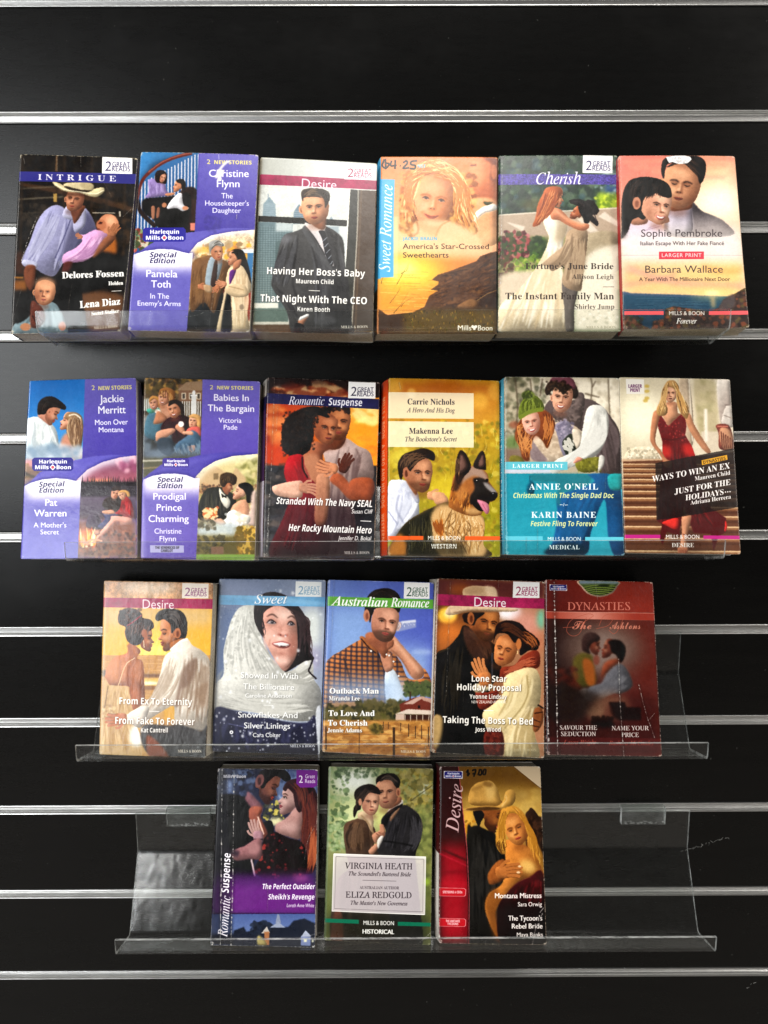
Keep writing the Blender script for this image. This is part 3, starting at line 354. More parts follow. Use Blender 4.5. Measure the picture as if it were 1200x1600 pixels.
'g':[63,2,28,28,-24,-11,1,-9,2,0,12,10,-3,11,-1,9,3,3,9,0,8,-7,-6,-4,-2,-5,0,-9,2,-6,5,-4,9,-1,12,1,12,4,9,7,6,9,2,9,-2,7,-6,1,7,13,0,0,-55,-2,-10,-5,-8,-9,-4,12,30,11,5,1,4,2,2,4,1,9,-1,8,-2,5,-4,3,-5,1,-8,-5,-2,-12,2,-12],
'h':[66,1,19,8,0,0,76,15,0,-1,-28,8,6,9,2,8,-2,6,-3,4,-6,1,-9,0,-36,-15,0,0,32,-2,9,-6,3,-6,-1,-4,-4,-2,-6,0,-33],
'i':[31,2,12,15,61,-5,2,-2,2,-1,4,1,3,2,2,5,2,6,-2,2,-2,0,-3,0,-4,-2,-2,4,8,0,0,55,15,0,0,-55],
'k':[62,1,12,8,0,0,76,15,0,-1,-46,22,25,17,0,-22,-24,23,-31,-17,0,-16,22,-6,-5,0,-17],
'l':[30,1,4,8,0,0,76,15,0,0,-76],
'm':[98,1,36,8,0,0,55,11,0,2,-7,8,6,9,2,5,-1,5,-1,4,-3,3,-3,1,0,3,3,4,3,4,1,5,1,8,-2,6,-3,4,-6,1,-9,0,-36,-15,0,0,32,-2,9,-6,3,-5,-1,-4,-3,-2,-6,0,-34,-15,0,0,32,-2,9,-6,3,-6,-1,-3,-4,-2,-6,0,-33],
'n':[66,1,21,8,0,0,55,11,0,2,-7,8,6,5,1,5,1,8,-2,6,-3,4,-6,1,-9,0,-36,-15,0,0,37,-2,4,-3,2,-3,1,-6,-1,-4,-4,-2,-6,0,-33],
'o':[62,2,20,31,-1,-7,1,-7,2,-5,4,-4,6,-3,7,0,8,1,12,6,9,8,6,11,2,7,-1,7,-3,5,-4,4,-5,3,-7,0,-9,-1,-12,-6,-9,-8,-5,16,31,11,5,1,4,3,2,5,0,7,0,7,-2,6,-4,3,-5,1,-5,-1,-4,-3,-2,-6,0,-7,0,-7,2,-5,4,-3],
'p':[63,2,19,8,-24,0,79,12,0,2,-7,7,5,4,2,5,1,9,-2,6,-6,4,-8,2,-13,-2,-12,-4,-9,-7,-5,-8,-2,-5,1,-5,1,-6,5,1,-30,14,34,11,4,1,3,3,2,6,1,7,-3,12,-8,4,-5,-1,-3,-3,-2,-4,0,-8,0,-7,2,-6,3,-3],
'q':[63,2,19,41,-24,0,31,-6,-6,-4,-1,-6,-1,-8,2,-7,5,-4,9,-1,12,1,13,4,8,7,6,8,2,6,-1,4,-2,7,-5,1,7,13,0,0,-79,14,30,11,6,1,3,2,2,5,1,8,-1,7,-2,5,-3,3,-6,2,-4,-2,-4,-3,-2,-5,0,-7,2,-12],
'r':[45,1,14,8,0,0,55,11,0,3,-10,3,4,4,4,4,2,10,0,-1,-14,-4,1,-7,-2,-6,-4,-2,-4,0,-32],
's':[50,1,33,23,-1,-10,1,-8,2,0,13,9,-4,9,-1,6,1,2,4,-1,2,-3,3,-12,5,-7,5,-3,6,0,4,1,7,4,5,7,3,9,1,10,-1,9,-4,-4,-10,-11,3,-4,1,-5,-1,-1,-4,3,-4,12,-5,7,-4,3,-6,1,-5,-2,-7,-4,-6,-7,-3],
't':[43,1,23,27,-1,-9,2,-4,2,-2,3,-2,5,-1,6,0,26,-7,0,0,7,9,5,4,11,9,0,0,-11,16,0,0,-12,-16,0,0,-26,1,-3,3,-3,5,0,7,2,0,-11,-6,-2],
'u':[66,1,22,27,-1,-8,1,-6,4,-4,6,-1,9,0,36,14,0,1,-37,2,-4,2,-2,4,-1,6,1,4,4,1,5,1,34,15,0,0,-55,-11,0,-2,7,-1,0,-3,-4,-4,-2],
'v':[57,1,9,21,0,-21,55,16,0,10,-31,2,-12,3,12,10,31,16,0,-21,-55],
'x':[58,1,12,1,0,18,28,-18,27,17,0,11,-18,11,18,16,0,-17,-27,18,-28,-17,0,-11,19,-12,-19],
'y':[57,1,18,11,-24,-8,1,0,12,6,-1,5,1,3,2,2,3,3,6,-22,55,16,0,11,-33,1,-8,13,41,16,0,-23,-62,-4,-7,-5,-6,-7,-3],
},
}

# ---------------------------------------------------------------- print painter
# every cover is flat print: it is painted here with vector shapes into a small image made by this script
TW, TH = 456, 712
rs = np.random.RandomState(7)

GL = {}
for st_, rows_ in GLYPH_ROWS.items():
    for ch_, a_ in rows_.items():
        i_ = 2; L_ = []
        for _ in range(a_[1]):
            k_ = a_[i_]; L_.append(np.cumsum(np.array(a_[i_+1:i_+1+2*k_]).reshape(-1, 2), axis=0)/100.0); i_ += 1+2*k_
        GL[st_+ch_] = (a_[0]/100.0, L_)

def plain_glyph(s):
    """outline of one character of Blender's own built-in font"""
    def loops(t):
        cu = bpy.data.curves.new('glyph', 'FONT'); cu.body = t; cu.resolution_u = 3; cu.fill_mode = 'NONE'
        o = bpy.data.objects.new('glyph', cu); m = o.to_mesh()
        V = np.array([v.co[:2] for v in m.vertices]).reshape(-1, 2); nx = {}
        for e in m.edges:
            i, j = e.vertices; nx.setdefault(i, []).append(j); nx.setdefault(j, []).append(i)
        out = []; seen = set()
        for st in range(len(V)):
            if st in seen or st not in nx: continue
            L = [st]; seen.add(st); cur = st+1 if (st+1) in nx[st] else nx[st][0]
            while cur not in seen:
                L.append(cur); seen.add(cur); n = [k for k in nx[cur] if k not in seen]
                if not n: break
                cur = n[0]
            out.append(V[L])
        o.to_mesh_clear(); bpy.data.objects.remove(o); bpy.data.curves.remove(cu)
        return out
    a = loops(s)
    b = loops(s+s)
    adv = max(p[:, 0].max() for p in b)-max(p[:, 0].max() for p in a)
    return adv, a

def glyph(st, ch):
    k = st+ch
    if k not in GL: 
        k = '__'+ch
        if k not in GL: GL[k] = plain_glyph(ch)
    return GL[k]

def hexc(c):
    if isinstance(c, str): return np.array([int(c[i:i+2], 16)/255 for i in (0, 2, 4)])
    return np.array(c, float)

def spl(p, closed=True, k=5):
    p = np.asarray(p, float); n = len(p)
    if n < 3: return p
    if closed: q = np.vstack([p[-1], p, p[0], p[1]])
    else: q = np.vstack([2*p[0]-p[1], p, 2*p[-1]-p[-2]])
    m = n if closed else n-1
    t = np.arange(k)[None, :, None]/k
    a, b, c, d = q[:m, None], q[1:m+1, None], q[2:m+2, None], q[3:m+3, None]
    r = .5*(2*b+(c-a)*t+(2*a-5*b+4*c-d)*t*t+(3*b-a-3*c+d)*t**3)
    r = r.reshape(-1, 2)
    return r if closed else np.vstack([r, p[-1]])

def smooth_noise(w, h, cells, seed):
    r = np.random.RandomState(seed); cx = max(2, int(cells)); cy = max(2, int(cells*h/w))
    g = r.rand(cy+2, cx+2)
    x = np.linspace(0, cx, w, endpoint=False); y = np.linspace(0, cy, h, endpoint=False)
    xi = x.astype(int); yi = y.astype(int); fx = x-xi; fy = (y-yi)[:, None]
    fx = fx*fx*(3-2*fx); fy = fy*fy*(3-2*fy)
    a = g[np.ix_(yi, xi)]*(1-fx)+g[np.ix_(yi, xi+1)]*fx
    b = g[np.ix_(yi+1, xi)]*(1-fx)+g[np.ix_(yi+1, xi+1)]*fx
    return a*(1-fy)+b*fy
NF = [smooth_noise(TW, TH, c, i)-.5 for i, c in enumerate((6, 14, 34, 90, 200))]
NOISE = NF[0]*.5+NF[1]*.5+NF[2]*.4+NF[3]*.3+NF[4]*.25
FINE = NF[3]*.7+NF[4]*.8
CLOUD = NF[0]*.9+NF[1]*.6+NF[2]*.3+NF[3]*.15

def boxblur(m, r):
    r = int(round(r))
    if r < 1: return m
    for ax in (0, 1):
        for _ in range(2):
            pad = [(0, 0), (0, 0)]; pad[ax] = (r+1, r)
            c = np.cumsum(np.pad(m, pad), axis=ax); n = m.shape[ax]
            hi = np.take(c, np.arange(2*r+1, 2*r+1+n), axis=ax); lo = np.take(c, np.arange(n), axis=ax)
            m = (hi-lo)/(2*r+1)
    return m

def raster(loops, pad, W, H, orient=True):
    allp = np.vstack(loops)
    x0 = int(max(0, np.floor(allp[:, 0].min())-pad)); x1 = int(min(W, np.ceil(allp[:, 0].max())+pad+1))
    y0 = int(max(0, np.floor(allp[:, 1].min())-pad)); y1 = int(min(H, np.ceil(allp[:, 1].max())+pad+1))
    if x1 <= x0 or y1 <= y0: return None
    S = 3; w = x1-x0; h = (y1-y0)*S
    A = []; B = []; SG = []
    for p in loops:
        q = np.roll(p, -1, axis=0)
        sg = 1.0
        if orient:
            sg = 1.0 if (p[:, 0]*q[:, 1]-q[:, 0]*p[:, 1]).sum() > 0 else -1.0
        A.append(p); B.append(q); SG.append(np.full(len(p), sg))
    A = np.vstack(A); B = np.vstack(B); SG = np.concatenate(SG)
    ya = (A[:, 1]-y0)*S-.5; yb = (B[:, 1]-y0)*S-.5
    up = yb < ya; sg = np.where(up, -1.0, 1.0)*SG
    lo = np.where(up, yb, ya); hi = np.where(up, ya, yb)
    xa = np.where(up, B[:, 0], A[:, 0]); xb = np.where(up, A[:, 0], B[:, 0])
    r0 = np.clip(np.ceil(lo), 0, h).astype(int); r1 = np.clip(np.ceil(hi), 0, h).astype(int)
    n = np.maximum(r1-r0, 0)
    if n.sum() == 0: return None
    idx = np.repeat(np.arange(len(n)), n)
    row = np.arange(n.sum())-np.repeat(np.cumsum(n)-n, n)+r0[idx]
    t = (row-lo[idx])/np.maximum(hi[idx]-lo[idx], 1e-9)
    x = np.clip(xa[idx]+(xb[idx]-xa[idx])*t-x0, 0, w-.001)
    ix = x.astype(int); fr = x-ix
    acc = np.bincount(row*(w+1)+ix, weights=sg[idx]*(1-fr), minlength=h*(w+1))
    acc = acc+np.bincount(row*(w+1)+ix+1, weights=sg[idx]*fr, minlength=h*(w+1))[:h*(w+1)]
    m = np.clip(np.abs(np.cumsum(acc[:h*(w+1)].reshape(h, w+1), axis=1)[:, :w]), 0, 1)
    return y0, y1, x0, x1, m.reshape(y1-y0, S, w).mean(axis=1)

class Paint:
    def __init__(c, quad, W=TW, H=TH):
        c.W, c.H = W, H
        src = np.array(quad, float).reshape(4, 2); dst = np.array([(0, 0), (W, 0), (W, H), (0, H)], float)
        M = []; b = []
        for (x, y), (u, v) in zip(src, dst):
            M.append([x, y, 1, 0, 0, 0, -u*x, -u*y]); b.append(u)
            M.append([0, 0, 0, x, y, 1, -v*x, -v*y]); b.append(v)
        h = np.linalg.solve(np.array(M), np.array(b)); c.h = np.append(h, 1).reshape(3, 3)
        c.img = np.zeros((H, W, 3)); c.cm = None; c.k = W/950.0
        c.lo = None; c.light = (.75, .65); c.body = .5
    def T(c, p):
        p = np.asarray(p, float).reshape(-1, 2)
        if c.lo is not None:      # local frame of a head or a thing: (cx, cy, scale, cos, sin, flip)
            cx, cy, s, co, si, fl = c.lo
            x = p[:, 0]*s*fl; y = p[:, 1]*s
            p = np.stack([cx+x*co-y*si, cy+x*si+y*co], 1)
        q = np.hstack([p, np.ones((len(p), 1))])@c.h.T
        return q[:, :2]/q[:, 2:]
    def sc(c): return c.lo[2] if c.lo is not None else 1.0
    def local(c, cx, cy, s, rot=0, flip=1):
        a = math.radians(rot); c.lo = (cx, cy, s, math.cos(a), math.sin(a), flip)
    def world(c): c.lo = None
    def put(c, r, col, a=1.0, f=0, g=None, n=0, nf=None, mode=None):
        if r is None: return
        y0, y1, x0, x1, m = r
        m = boxblur(m, f)
        if c.cm is not None: m = m*c.cm[y0:y1, x0:x1]
        m = (m*a)[..., None]
        col = hexc(col)[None, None, :]
        if g is not None:
            (gx0, gy0), (gx1, gy1) = c.T([g[:2], g[2:4]])
            yy, xx = np.mgrid[y0:y1, x0:x1]
            d = np.array([gx1-gx0, gy1-gy0]); L = (d*d).sum()
            t = np.clip(((xx-gx0)*d[0]+(yy-gy0)*d[1])/L, 0, 1)[..., None]
            col = col*(1-t)+hexc(g[4])*t
        if n:
            N = (NOISE if nf is None else nf)[y0:y1, x0:x1, None] if c.W == TW and c.H == TH else 0
            col = col*(1+n*N*2)
        B = c.img[y0:y1, x0:x1]
        if mode == 'mul': c.img[y0:y1, x0:x1] = B*(1-m+m*col)
        elif mode == 'add': c.img[y0:y1, x0:x1] = np.clip(B+m*col, 0, 1)
        else: c.img[y0:y1, x0:x1] = B*(1-m)+col*m
    def p(c, pts, col, f=0, a=1.0, s=1, g=None, n=0, nf=None, mode=None):
        pts = np.asarray(pts, float).reshape(-1, 2)
        q = spl(pts) if s else pts
        fr = f*c.k*c.sc()
        ra = raster([c.T(q)], int(fr*2)+1, c.W, c.H)
        c.put(ra, col, a, fr, g, n, nf, mode)
        if s and a == 1.0 and mode is None and ra is not None and f*c.sc() <= 8 and c.W == TW:
            c.model(ra)
    def model(c, ra):
        """give a painted shape body: lighter towards the picture's own light, darker away from it, with soft creases"""
        y0, y1, x0, x1, m = ra; h, w = m.shape
        sz = min(h, w)
        if sz < 9: return
        R = max(2, int(sz*.13)); P = R*2+1
        big = np.zeros((h+2*P, w+2*P)); big[P:P+h, P:P+w] = m
        b = boxblur(big, R); gy, gx = np.gradient(b); k = R*1.25
        lx, ly = c.light
        t = (gx*lx+gy*ly)*k; e = np.hypot(gx, gy)*k
        sh = (t*c.body-e*c.body*.45)[P:P+h, P:P+w]
        nz = (NF[2]*.5+NF[1]*.6+NF[3]*.35)[y0:y1, x0:x1]*(.085 if sz > 24 else .04)
        f = 1+np.clip(sh, -.5, .45)+nz
        if c.cm is not None: m = m*c.cm[y0:y1, x0:x1]
        B = c.img[y0:y1, x0:x1]; c.img[y0:y1, x0:x1] = np.clip(B*(1-m[..., None])+B*f[..., None]*m[..., None], 0, 1)
    def r(c, x0, y0, x1, y1, col, **k): c.p([x0, y0, x1, y0, x1, y1, x0, y1], col, s=0, **k)
    def ellp(c, cx, cy, rx, ry, rot=0):
        t = np.linspace(0, 2*np.pi, 28, endpoint=False); a = math.radians(rot)
        x = rx*np.cos(t); y = ry*np.sin(t)
        return np.stack([cx+x*math.cos(a)-y*math.sin(a), cy+x*math.sin(a)+y*math.cos(a)], 1)
    def e(c, cx, cy, rx, ry, col, f=0, rot=0, **k): c.p(c.ellp(cx, cy, rx, ry, rot), col, f=f, s=0, **k)
    def strokeloop(c, pts, w, taper):
        q = pts; d = np.gradient(q, axis=0); L = np.hypot(d[:, 0], d[:, 1])+1e-9
        nrm = np.stack([-d[:, 1]/L, d[:, 0]/L], 1); t = np.linspace(0, 1, len(q))
        ww = np.full(len(q), w*.5)
        if taper == 1: ww = ww*(1-t*.85)
        elif taper == 2: ww = ww*np.sqrt(np.maximum(4*t*(1-t), .02))
        ww = ww[:, None]
        return np.vstack([q+nrm*ww, (q-nrm*ww)[::-1]])
    def l(c, pts, w, col, f=0, a=1.0, s=1, tp=0, **k):
        pts = np.asarray(pts, float).reshape(-1, 2)
        q = spl(pts, False, 6) if s and len(pts) > 2 else pts
        if len(q) == 2: q = np.vstack([q[0], (q[0]+q[1])/2, q[1]])
        fr = f*c.k*c.sc()
        c.put(raster([c.T(c.strokeloop(q, w, tp))], int(fr*2)+1, c.W, c.H), col, a, fr, **k)
    def st(c, A, B, n, w, cols, a=.8, j=.04, f=0, tp=2, rng=None):
        """n strands running between the guide lines A and B"""
        A = spl(np.asarray(A, float).reshape(-1, 2), False, 5); B = spl(np.asarray(B, float).reshape(-1, 2), False, 5)
        u = np.linspace(0, 1, 12)
        def rsmp(P): 
            return np.stack([np.interp(u, np.linspace(0, 1, len(P)), P[:, i]) for i in (0, 1)], 1)
        A = rsmp(A); B = rsmp(B); span = np.abs(B-A).max()+np.abs(A[-1]-A[0]).max()*.3
        for ci, col in enumerate(cols):
            loops = []
            for i in range(max(1, n//len(cols))):
                t = rs.rand(); s0 = rs.rand()*.35; s1 = 1-rs.rand()*.35
                v = s0+(s1-s0)*u
                P = A*(1-t)+B*t
                P = np.stack([np.interp(v, u, P[:, k]) for k in (0, 1)], 1)
                P = P+np.sin(v[:, None]*(6+6*rs.rand())+rs.rand()*6)*j*span*(rs.rand(2)-.5)*1.5
                q = c.T(c.strokeloop(P, w*(.5+rs.rand()), tp)); loops.append(q)
            fr = f*c.k*c.sc()*.6
            c.put(raster(loops, int(fr*2)+1, c.W, c.H), col, min(.9, a*1.3), fr)
    def dabs(c, box, n, size, cols, f=0, a=.8, asp=1.0, ang=0):
        """random dabs of colour (leaves, pebbles, crowds) inside a box or within the clip"""
        x0, y0, x1, y1 = box
        for col in cols:
            loops = []
            for i in range(max(1, n//len(cols))):
                s = size*(.5+rs.rand()); cx = x0+(x1-x0)*rs.rand(); cy = y0+(y1-y0)*rs.rand()
                t = np.linspace(0, 2*np.pi, 7, endpoint=False)+rs.rand(); rr = s*(.7+.6*rs.rand(7))
                aa = math.radians(ang+(rs.rand()-.5)*40)
                x = rr*np.cos(t)*asp; y = rr*np.sin(t)
                loops.append(c.T(np.stack([cx+x*math.cos(aa)-y*math.sin(aa), cy+x*math.sin(aa)+y*math.cos(aa)], 1)))
            fr = f*c.k*c.sc()
            c.put(raster(loops, int(fr*2)+1, c.W, c.H), col, a, fr)
    def clip(c, pts, f=1, s=1):
        pts = np.asarray(pts, float).reshape(-1, 2); q = spl(pts) if s else pts
        r = raster([c.T(q)], 2, c.W, c.H); m = np.zeros((c.H, c.W))
        if r is not None: m[r[0]:r[1], r[2]:r[3]] = r[4]
        m = boxblur(m, f*c.k*c.sc())
        c.cm = m if c.cm is None else c.cm*m
    def un(c): c.cm = None
    def t(c, s, x, y, size, st, col, al='l', w=None, rot=0, sl=0, sp=0, bold=0, sh=None, a=1.0, cap=None, asp=1.0, f=0):
        """lettering: (x, y) is the baseline start, middle or end; w fits the width in place of the font's own"""
        loops = []; cx = 0.0
        for ch in s:
            if ch == ' ': cx += .27+sp; continue
            adv, L = glyph(st, ch)
            for p in L: loops.append(p+np.array([cx, 0]))
            cx += adv+sp
        tot = max(p[:, 0].max() for p in loops)
        fx = size*asp if w is None else w/tot
        loops = [np.stack([(p[:, 0]+p[:, 1]*sl)*fx, -p[:, 1]*size], 1) for p in loops]
        off = {'l': 0, 'c': -tot*fx/2, 'r': -tot*fx}[al]
        an = math.radians(rot); R = np.array([[math.cos(an), -math.sin(an)], [math.sin(an), math.cos(an)]])
        L2 = [(p+np.array([off, 0]))@R+np.array([x, y]) for p in loops]
        T = [c.T(p) for p in L2]
        if sh:
            sc_, so, sf, sa = sh
            c.put(raster([q+so*c.k for q in T], int(sf*c.k*2)+2, c.W, c.H, False), sc_, sa, sf*c.k)
        r = raster(T, 2, c.W, c.H, False)
        if r is not None and bold:
            m = r[4]; k = bold*c.k; m2 = m.copy(); ik = int(k); fk = k-ik
            for dx in range(1, ik+2):
                wgt = 1 if dx <= ik else fk
                m2[:, dx:] = np.maximum(m2[:, dx:], m[:, :-dx]*wgt)
                m2[dx:, :] = np.maximum(m2[dx:, :], m[:-dx, :]*wgt*.5)
            r = (r[0], r[1], r[2], r[3], m2)
        c.put(r, col, a, f*c.k)

    # -------- people on the printed covers
    def face(c, cx, cy, s, rot=0, yaw=0, skin='d9a07c', dark='8a5638', lite='f0c6a6', eye='2e211c', brow='3a2418', lip='a84c40',
             mouth='shut', eyes='open', beard=0, beardc='3a2a22', side=1, pitch=0, jaw=.5, ear=0, wide=.69, browk=1.0):
        """a face seen from the front or turned by yaw (-1..1); s is half the head height"""
        c.local(cx, cy, s, rot)
        hw = wide; j = jaw; X = yaw*.2
        head = [-hw*.78, -.72, -hw, -.25, -hw*.96, .2, -hw*.84+X*.2, .55, -j*.70+X, .86, X*1.2, 1.0, j*.70+X, .86, hw*.84+X*.2, .55, hw*.96, .2, hw, -.25, hw*.78, -.72, 0, -.95]
        c.e(X*1.5, 1.08, .5, .24, dark, f=.12, a=.45)
        if ear: c.e(-hw*1.04*ear, .08, .13, .24, skin, rot=-8*ear); c.e(-hw*1.02*ear, .1, .06, .15, dark, a=.6)
        c.p(head, skin)
        sv = c.cm; c.clip(head, f=.01)
        c.e(side*hw*1.0, .15, hw*.7, 1.25, dark, f=.28, a=.36)                 # the side away from the light
        c.e(-side*hw*.4+X, .26, .17, .15, lite, f=.11, a=.7)
        c.e(X*.5-side*.08, -.45, hw*.5, .2, lite, f=.18, a=.55)
        c.e(0, -.88, hw*1.2, .2, dark, f=.12, a=.45); c.e(X, 1.1, hw, .2, dark, f=.12, a=.55)
        if beard:
            c.p([-hw*1.05, .05, -hw*.85, .5, -.4+X, .46, -.24+X*1.4, .42, X*1.5, .38, .24+X*1.4, .42, .4+X, .46, hw*.85, .5, hw*1.05, .05, hw, 1.2, -hw, 1.2], beardc, f=.07, a=beard*.8)
        ey = -.03+pitch; sx = .28
        c.e(side*hw*.65+X*.6, .45, .18, .3, dark, f=.12, a=.38)
        for sd in (-1, 1):
            near = 1 if sd*yaw <= 0 else 0
            ex = sd*sx*(1-abs(yaw)*.2*(1-near)+abs(yaw)*.05*near)+X*1.35; w = .118*(1-abs(yaw)*.3*(1-near))
            c.e(ex-sd*.02, ey-.06, w*1.6, .08, dark, f=.04, a=.6)
            c.p([ex-sd*w*1.5, ey-.115, ex, ey-.175, ex+sd*w*1.6, ey-.12, ex+sd*w*1.7, ey-.07, ex, ey-.115, ex-sd*w*1.4, ey-.055], brow, f=.02, a=.75*browk)
            c.l([ex-w, ey+.075, ex, ey+.1, ex+w, ey+.075], .035, dark, f=.025, a=.6)
            if eyes == 'open':
                c.p([ex-w, ey+.012, ex, ey-.04, ex+w, ey+.012, ex, ey+.036], 'b8a296', f=.012, a=.9)
                c.e(ex+yaw*.03, ey-.004, .05, .042, eye, f=.008)
                c.l([ex-w*1.2, ey+.008, ex, ey-.052, ex+w*1.2, ey+.008], .045, eye, f=.012, tp=2)
            elif eyes == 'shut':
                c.l([ex-w*1.2, ey, ex, ey+.042, ex+w*1.2, ey], .048, eye, f=.014, tp=2)
            else:
                c.l([ex-w*1.2, ey+.01, ex, ey-.02, ex+w*1.2, ey+.01], .06, eye, f=.016, tp=2)
        c.p([X*1.35+side*.05, ey-.1, X*1.35+side*.15, ey-.02, X*1.9+side*.13, .2, X*1.9+side*.17, .3, X*1.9+side*.03, .3, X*1.5+side*.03, .1], dark, f=.03, a=.6)
        c.e(X*1.9-side*.02, .2, .05, .07, lite, f=.035, a=.9)
        nx = X*1.9
        c.e(nx, .33, .17, .04, dark, f=.025, a=.75)
        c.l([X*1.3, ey, nx, .2], .05, lite, f=.025, a=.7)
        c.e(nx, .31, .13, .035, dark, f=.025, a=.8); c.e(nx-.06, .305, .03, .02, eye, f=.01, a=.7); c.e(nx+.06, .305, .03, .02, eye, f=.01, a=.7)
        my = .56; mx = X*1.55
        if mouth == 'smile':
            c.p([mx-.27, my-.06, mx, my-.03, mx+.27, my-.06, mx+.15, my+.13, mx, my+.17, mx-.15, my+.13], lip, f=.01)
            c.p([mx-.21, my-.035, mx, my, mx+.21, my-.035, mx+.12, my+.07, mx, my+.09, mx-.12, my+.07], 'f6efe8', f=.008)
            for sd in (-1, 1): c.l([mx+sd*.2, .3, mx+sd*.34, my-.1, mx+sd*.32, my+.05], .03, dark, f=.02, a=.6)
        elif mouth == 'grin':
            c.p([mx-.25, my-.03, mx, my-.02, mx+.25, my-.03, mx, my+.1], lip, f=.012)
            c.l([mx-.18, my, mx+.18, my], .05, 'f6efe8', f=.01)
        elif mouth == 'soft':
            c.p([mx-.27, my-.05, mx-.1, my-.01, mx, my, mx+.1, my-.01, mx+.27, my-.05, mx+.12, my+.08, mx, my+.11, mx-.12, my+.08], lip, f=.014)
            c.l([mx-.27, my-.05, mx-.1, my+.025, mx, my+.035, mx+.1, my+.025, mx+.27, my-.05], .028, eye, f=.01, a=.7, tp=2)
            for sd in (-1, 1): c.e(mx+sd*.33, my-.06, .04, .06, dark, f=.03, a=.6)
        else:
            c.p([mx-.2, my, mx-.06, my-.055, mx, my-.035, mx+.06, my-.055, mx+.2, my, mx, my+.09], lip, f=.012)
            c.l([mx-.2, my, mx, my+.012, mx+.2, my], .025, eye, f=.008, a=.8, tp=2)
        c.e(mx, my+.2, .12, .03, dark, f=.03, a=.5)
        c.cm = sv; c.world()
    def prof(c, cx, cy, s, rot=0, d=1, skin='d9a07c', dark='8a5638', lite='f0c6a6', eye='2e211c', brow='3a2418', lip='a84c40', eyes='shut', beard=0, beardc='3a2a22', ear=1, fem=0):
        """a head in profile facing right (d=1) or left (d=-1)"""
        c.local(cx, cy, s, rot, d)
        br = .02 if fem else .05
        P = [.30, -.95, .5, -.7, .56, -.42, .55+br, -.24, .50, -.12, .60, .06, .74, .21, .70, .29, .56, .31, .555, .37, .63, .43, .62, .475, .55, .50, .61, .555, .56, .64, .50, .68, .55, .80, .48, .93, .3, .96, .05, .84, -.22, .66, -.36, .35, -.62, .3, -.75, -.2, -.6, -.7, -.15, -1.0]
        c.p(P, skin)
        sv = c.cm; c.clip(P, f=.01)
        c.e(-.1, .58, .45, .36, dark, f=.16, a=.38); c.e(.2, 1.0, .5, .16, dark, f=.08, a=.6)
        c.e(.3, .2, .16, .13, lite, f=.1, a=.6); c.e(.47, -.55, .13, .3, lite, f=.08, a=.5)
        c.l([.53, -.1, .66, .18], .05, lite, f=.02, a=.7); c.e(.6, .285, .07, .03, dark, f=.02, a=.8)
        if beard: c.p([-.3, .2, -.1, .5, .25, .5, .42, .42, .5, .36, .66, .36, .7, 1.1, -.3, 1.1], beardc, f=.06, a=beard)
        c.e(.37, -.07, .15, .1, dark, f=.05, a=.5)
        if eyes == 'open':
            c.p([.26, -.03, .36, -.1, .46, -.08, .45, 0], 'e6dad2', f=.008); c.e(.42, -.05, .04, .055, eye); c.l([.25, -.02, .36, -.11, .48, -.08], .045, eye, f=.01)
        else: c.l([.25, -.06, .36, 0, .47, -.04], .05, eye, f=.012, tp=2)
        c.l([.2, -.2, .38, -.28, .54, -.22], .07, brow, f=.02, a=.9, tp=2)
        c.p([.56, .4, .66, .43, .62, .475, .52, .49, .42, .47], lip, f=.01); c.p([.42, .48, .55, .49, .64, .55, .56, .6], lip, f=.01)
        c.l([.4, .475, .6, .488], .022, eye, a=.7)
        c.cm = sv
        if ear: c.e(-.17, .05, .1, .19, skin, rot=12); c.e(-.16, .06, .05, .12, dark, a=.6, f=.02)
        c.world()
    def hand(c, x, y, s, rot, skin='d9a07c', dark='8a5638', d=1, n=4, spread=.04):
        """a hand lying with its fingers pointing along rot"""
        c.local(x, y, s, rot, d)
        c.p([-.6, -.32, .1, -.42, .35, -.1, .3, .38, -.1, .45, -.6, .3], skin)
        for i in range(n):
            yy = -.36+i*.22; L = (.95, 1.1, 1.05, .85)[i]; q = [.1, yy, .5, yy+(i-1.5)*spread*.5, L, yy+(i-1.5)*spread*1.4+.08]
            c.l([q[0]-.02, q[1]+.1, q[2], q[3]+.11, q[4], q[5]+.1], .06, dark, f=.02, a=.8)
            c.l(q, .2, skin, tp=0); c.e(q[4], q[5], .11, .1, skin)
        c.l([-.3, -.3, .05, -.62, .4, -.68], .2, skin); c.l([-.1, -.34, .2, -.5], .05, dark, f=.02, a=.5)
        c.world()
    def crease(c, pts, w=5, a=.8, col='e6e2dc'):
        q = np.asarray(pts, float).reshape(-1, 2); q = spl(np.vstack([q[0], (q[0]+q[1])/2, q[1]]) if len(q) == 2 else q, False, 40); q = q+(rs.rand(len(q), 2)-.5)*4; w = w*1.5+1.5
        loops = [[], []]
        for i in range(0, len(q)-1):
            if rs.rand() < .86: loops[rs.randint(2)].append(c.T(c.strokeloop(np.vstack([q[i], (q[i]+q[i+1])/2, q[i+1]]), w*(.12+.6*rs.rand()**2), 0)))
        for L, k in zip(loops, (1, .5)):
            if L: c.put(raster(L, 2, c.W, c.H), col, a*k)
        c.l(q[::8].flatten(), w*2.2, '000000', f=w*.5, a=.16*a)
    def fin(c, amp=2.0, lum=.10):
        """make the picture less clean before the lettering goes on: edges wander a little, tones break up"""
        amp *= .4; lum *= .14
        for k in range(3): c.img[..., k] = c.img[..., k]*.72+boxblur(c.img[..., k], 1)*.28
        yy, xx = np.mgrid[0:c.H, 0:c.W]
        dx = (NF[3]+.5*NF[4])*2*amp; dy = (NF[3][::-1, ::-1]+.5*NF[4][:, ::-1])*2*amp
        x = np.clip(xx+dx, 0, c.W-1.001); y = np.clip(yy+dy, 0, c.H-1.001)
        xi = x.astype(int); yi = y.astype(int); fx = (x-xi)[..., None]; fy = (y-yi)[..., None]; I = c.img
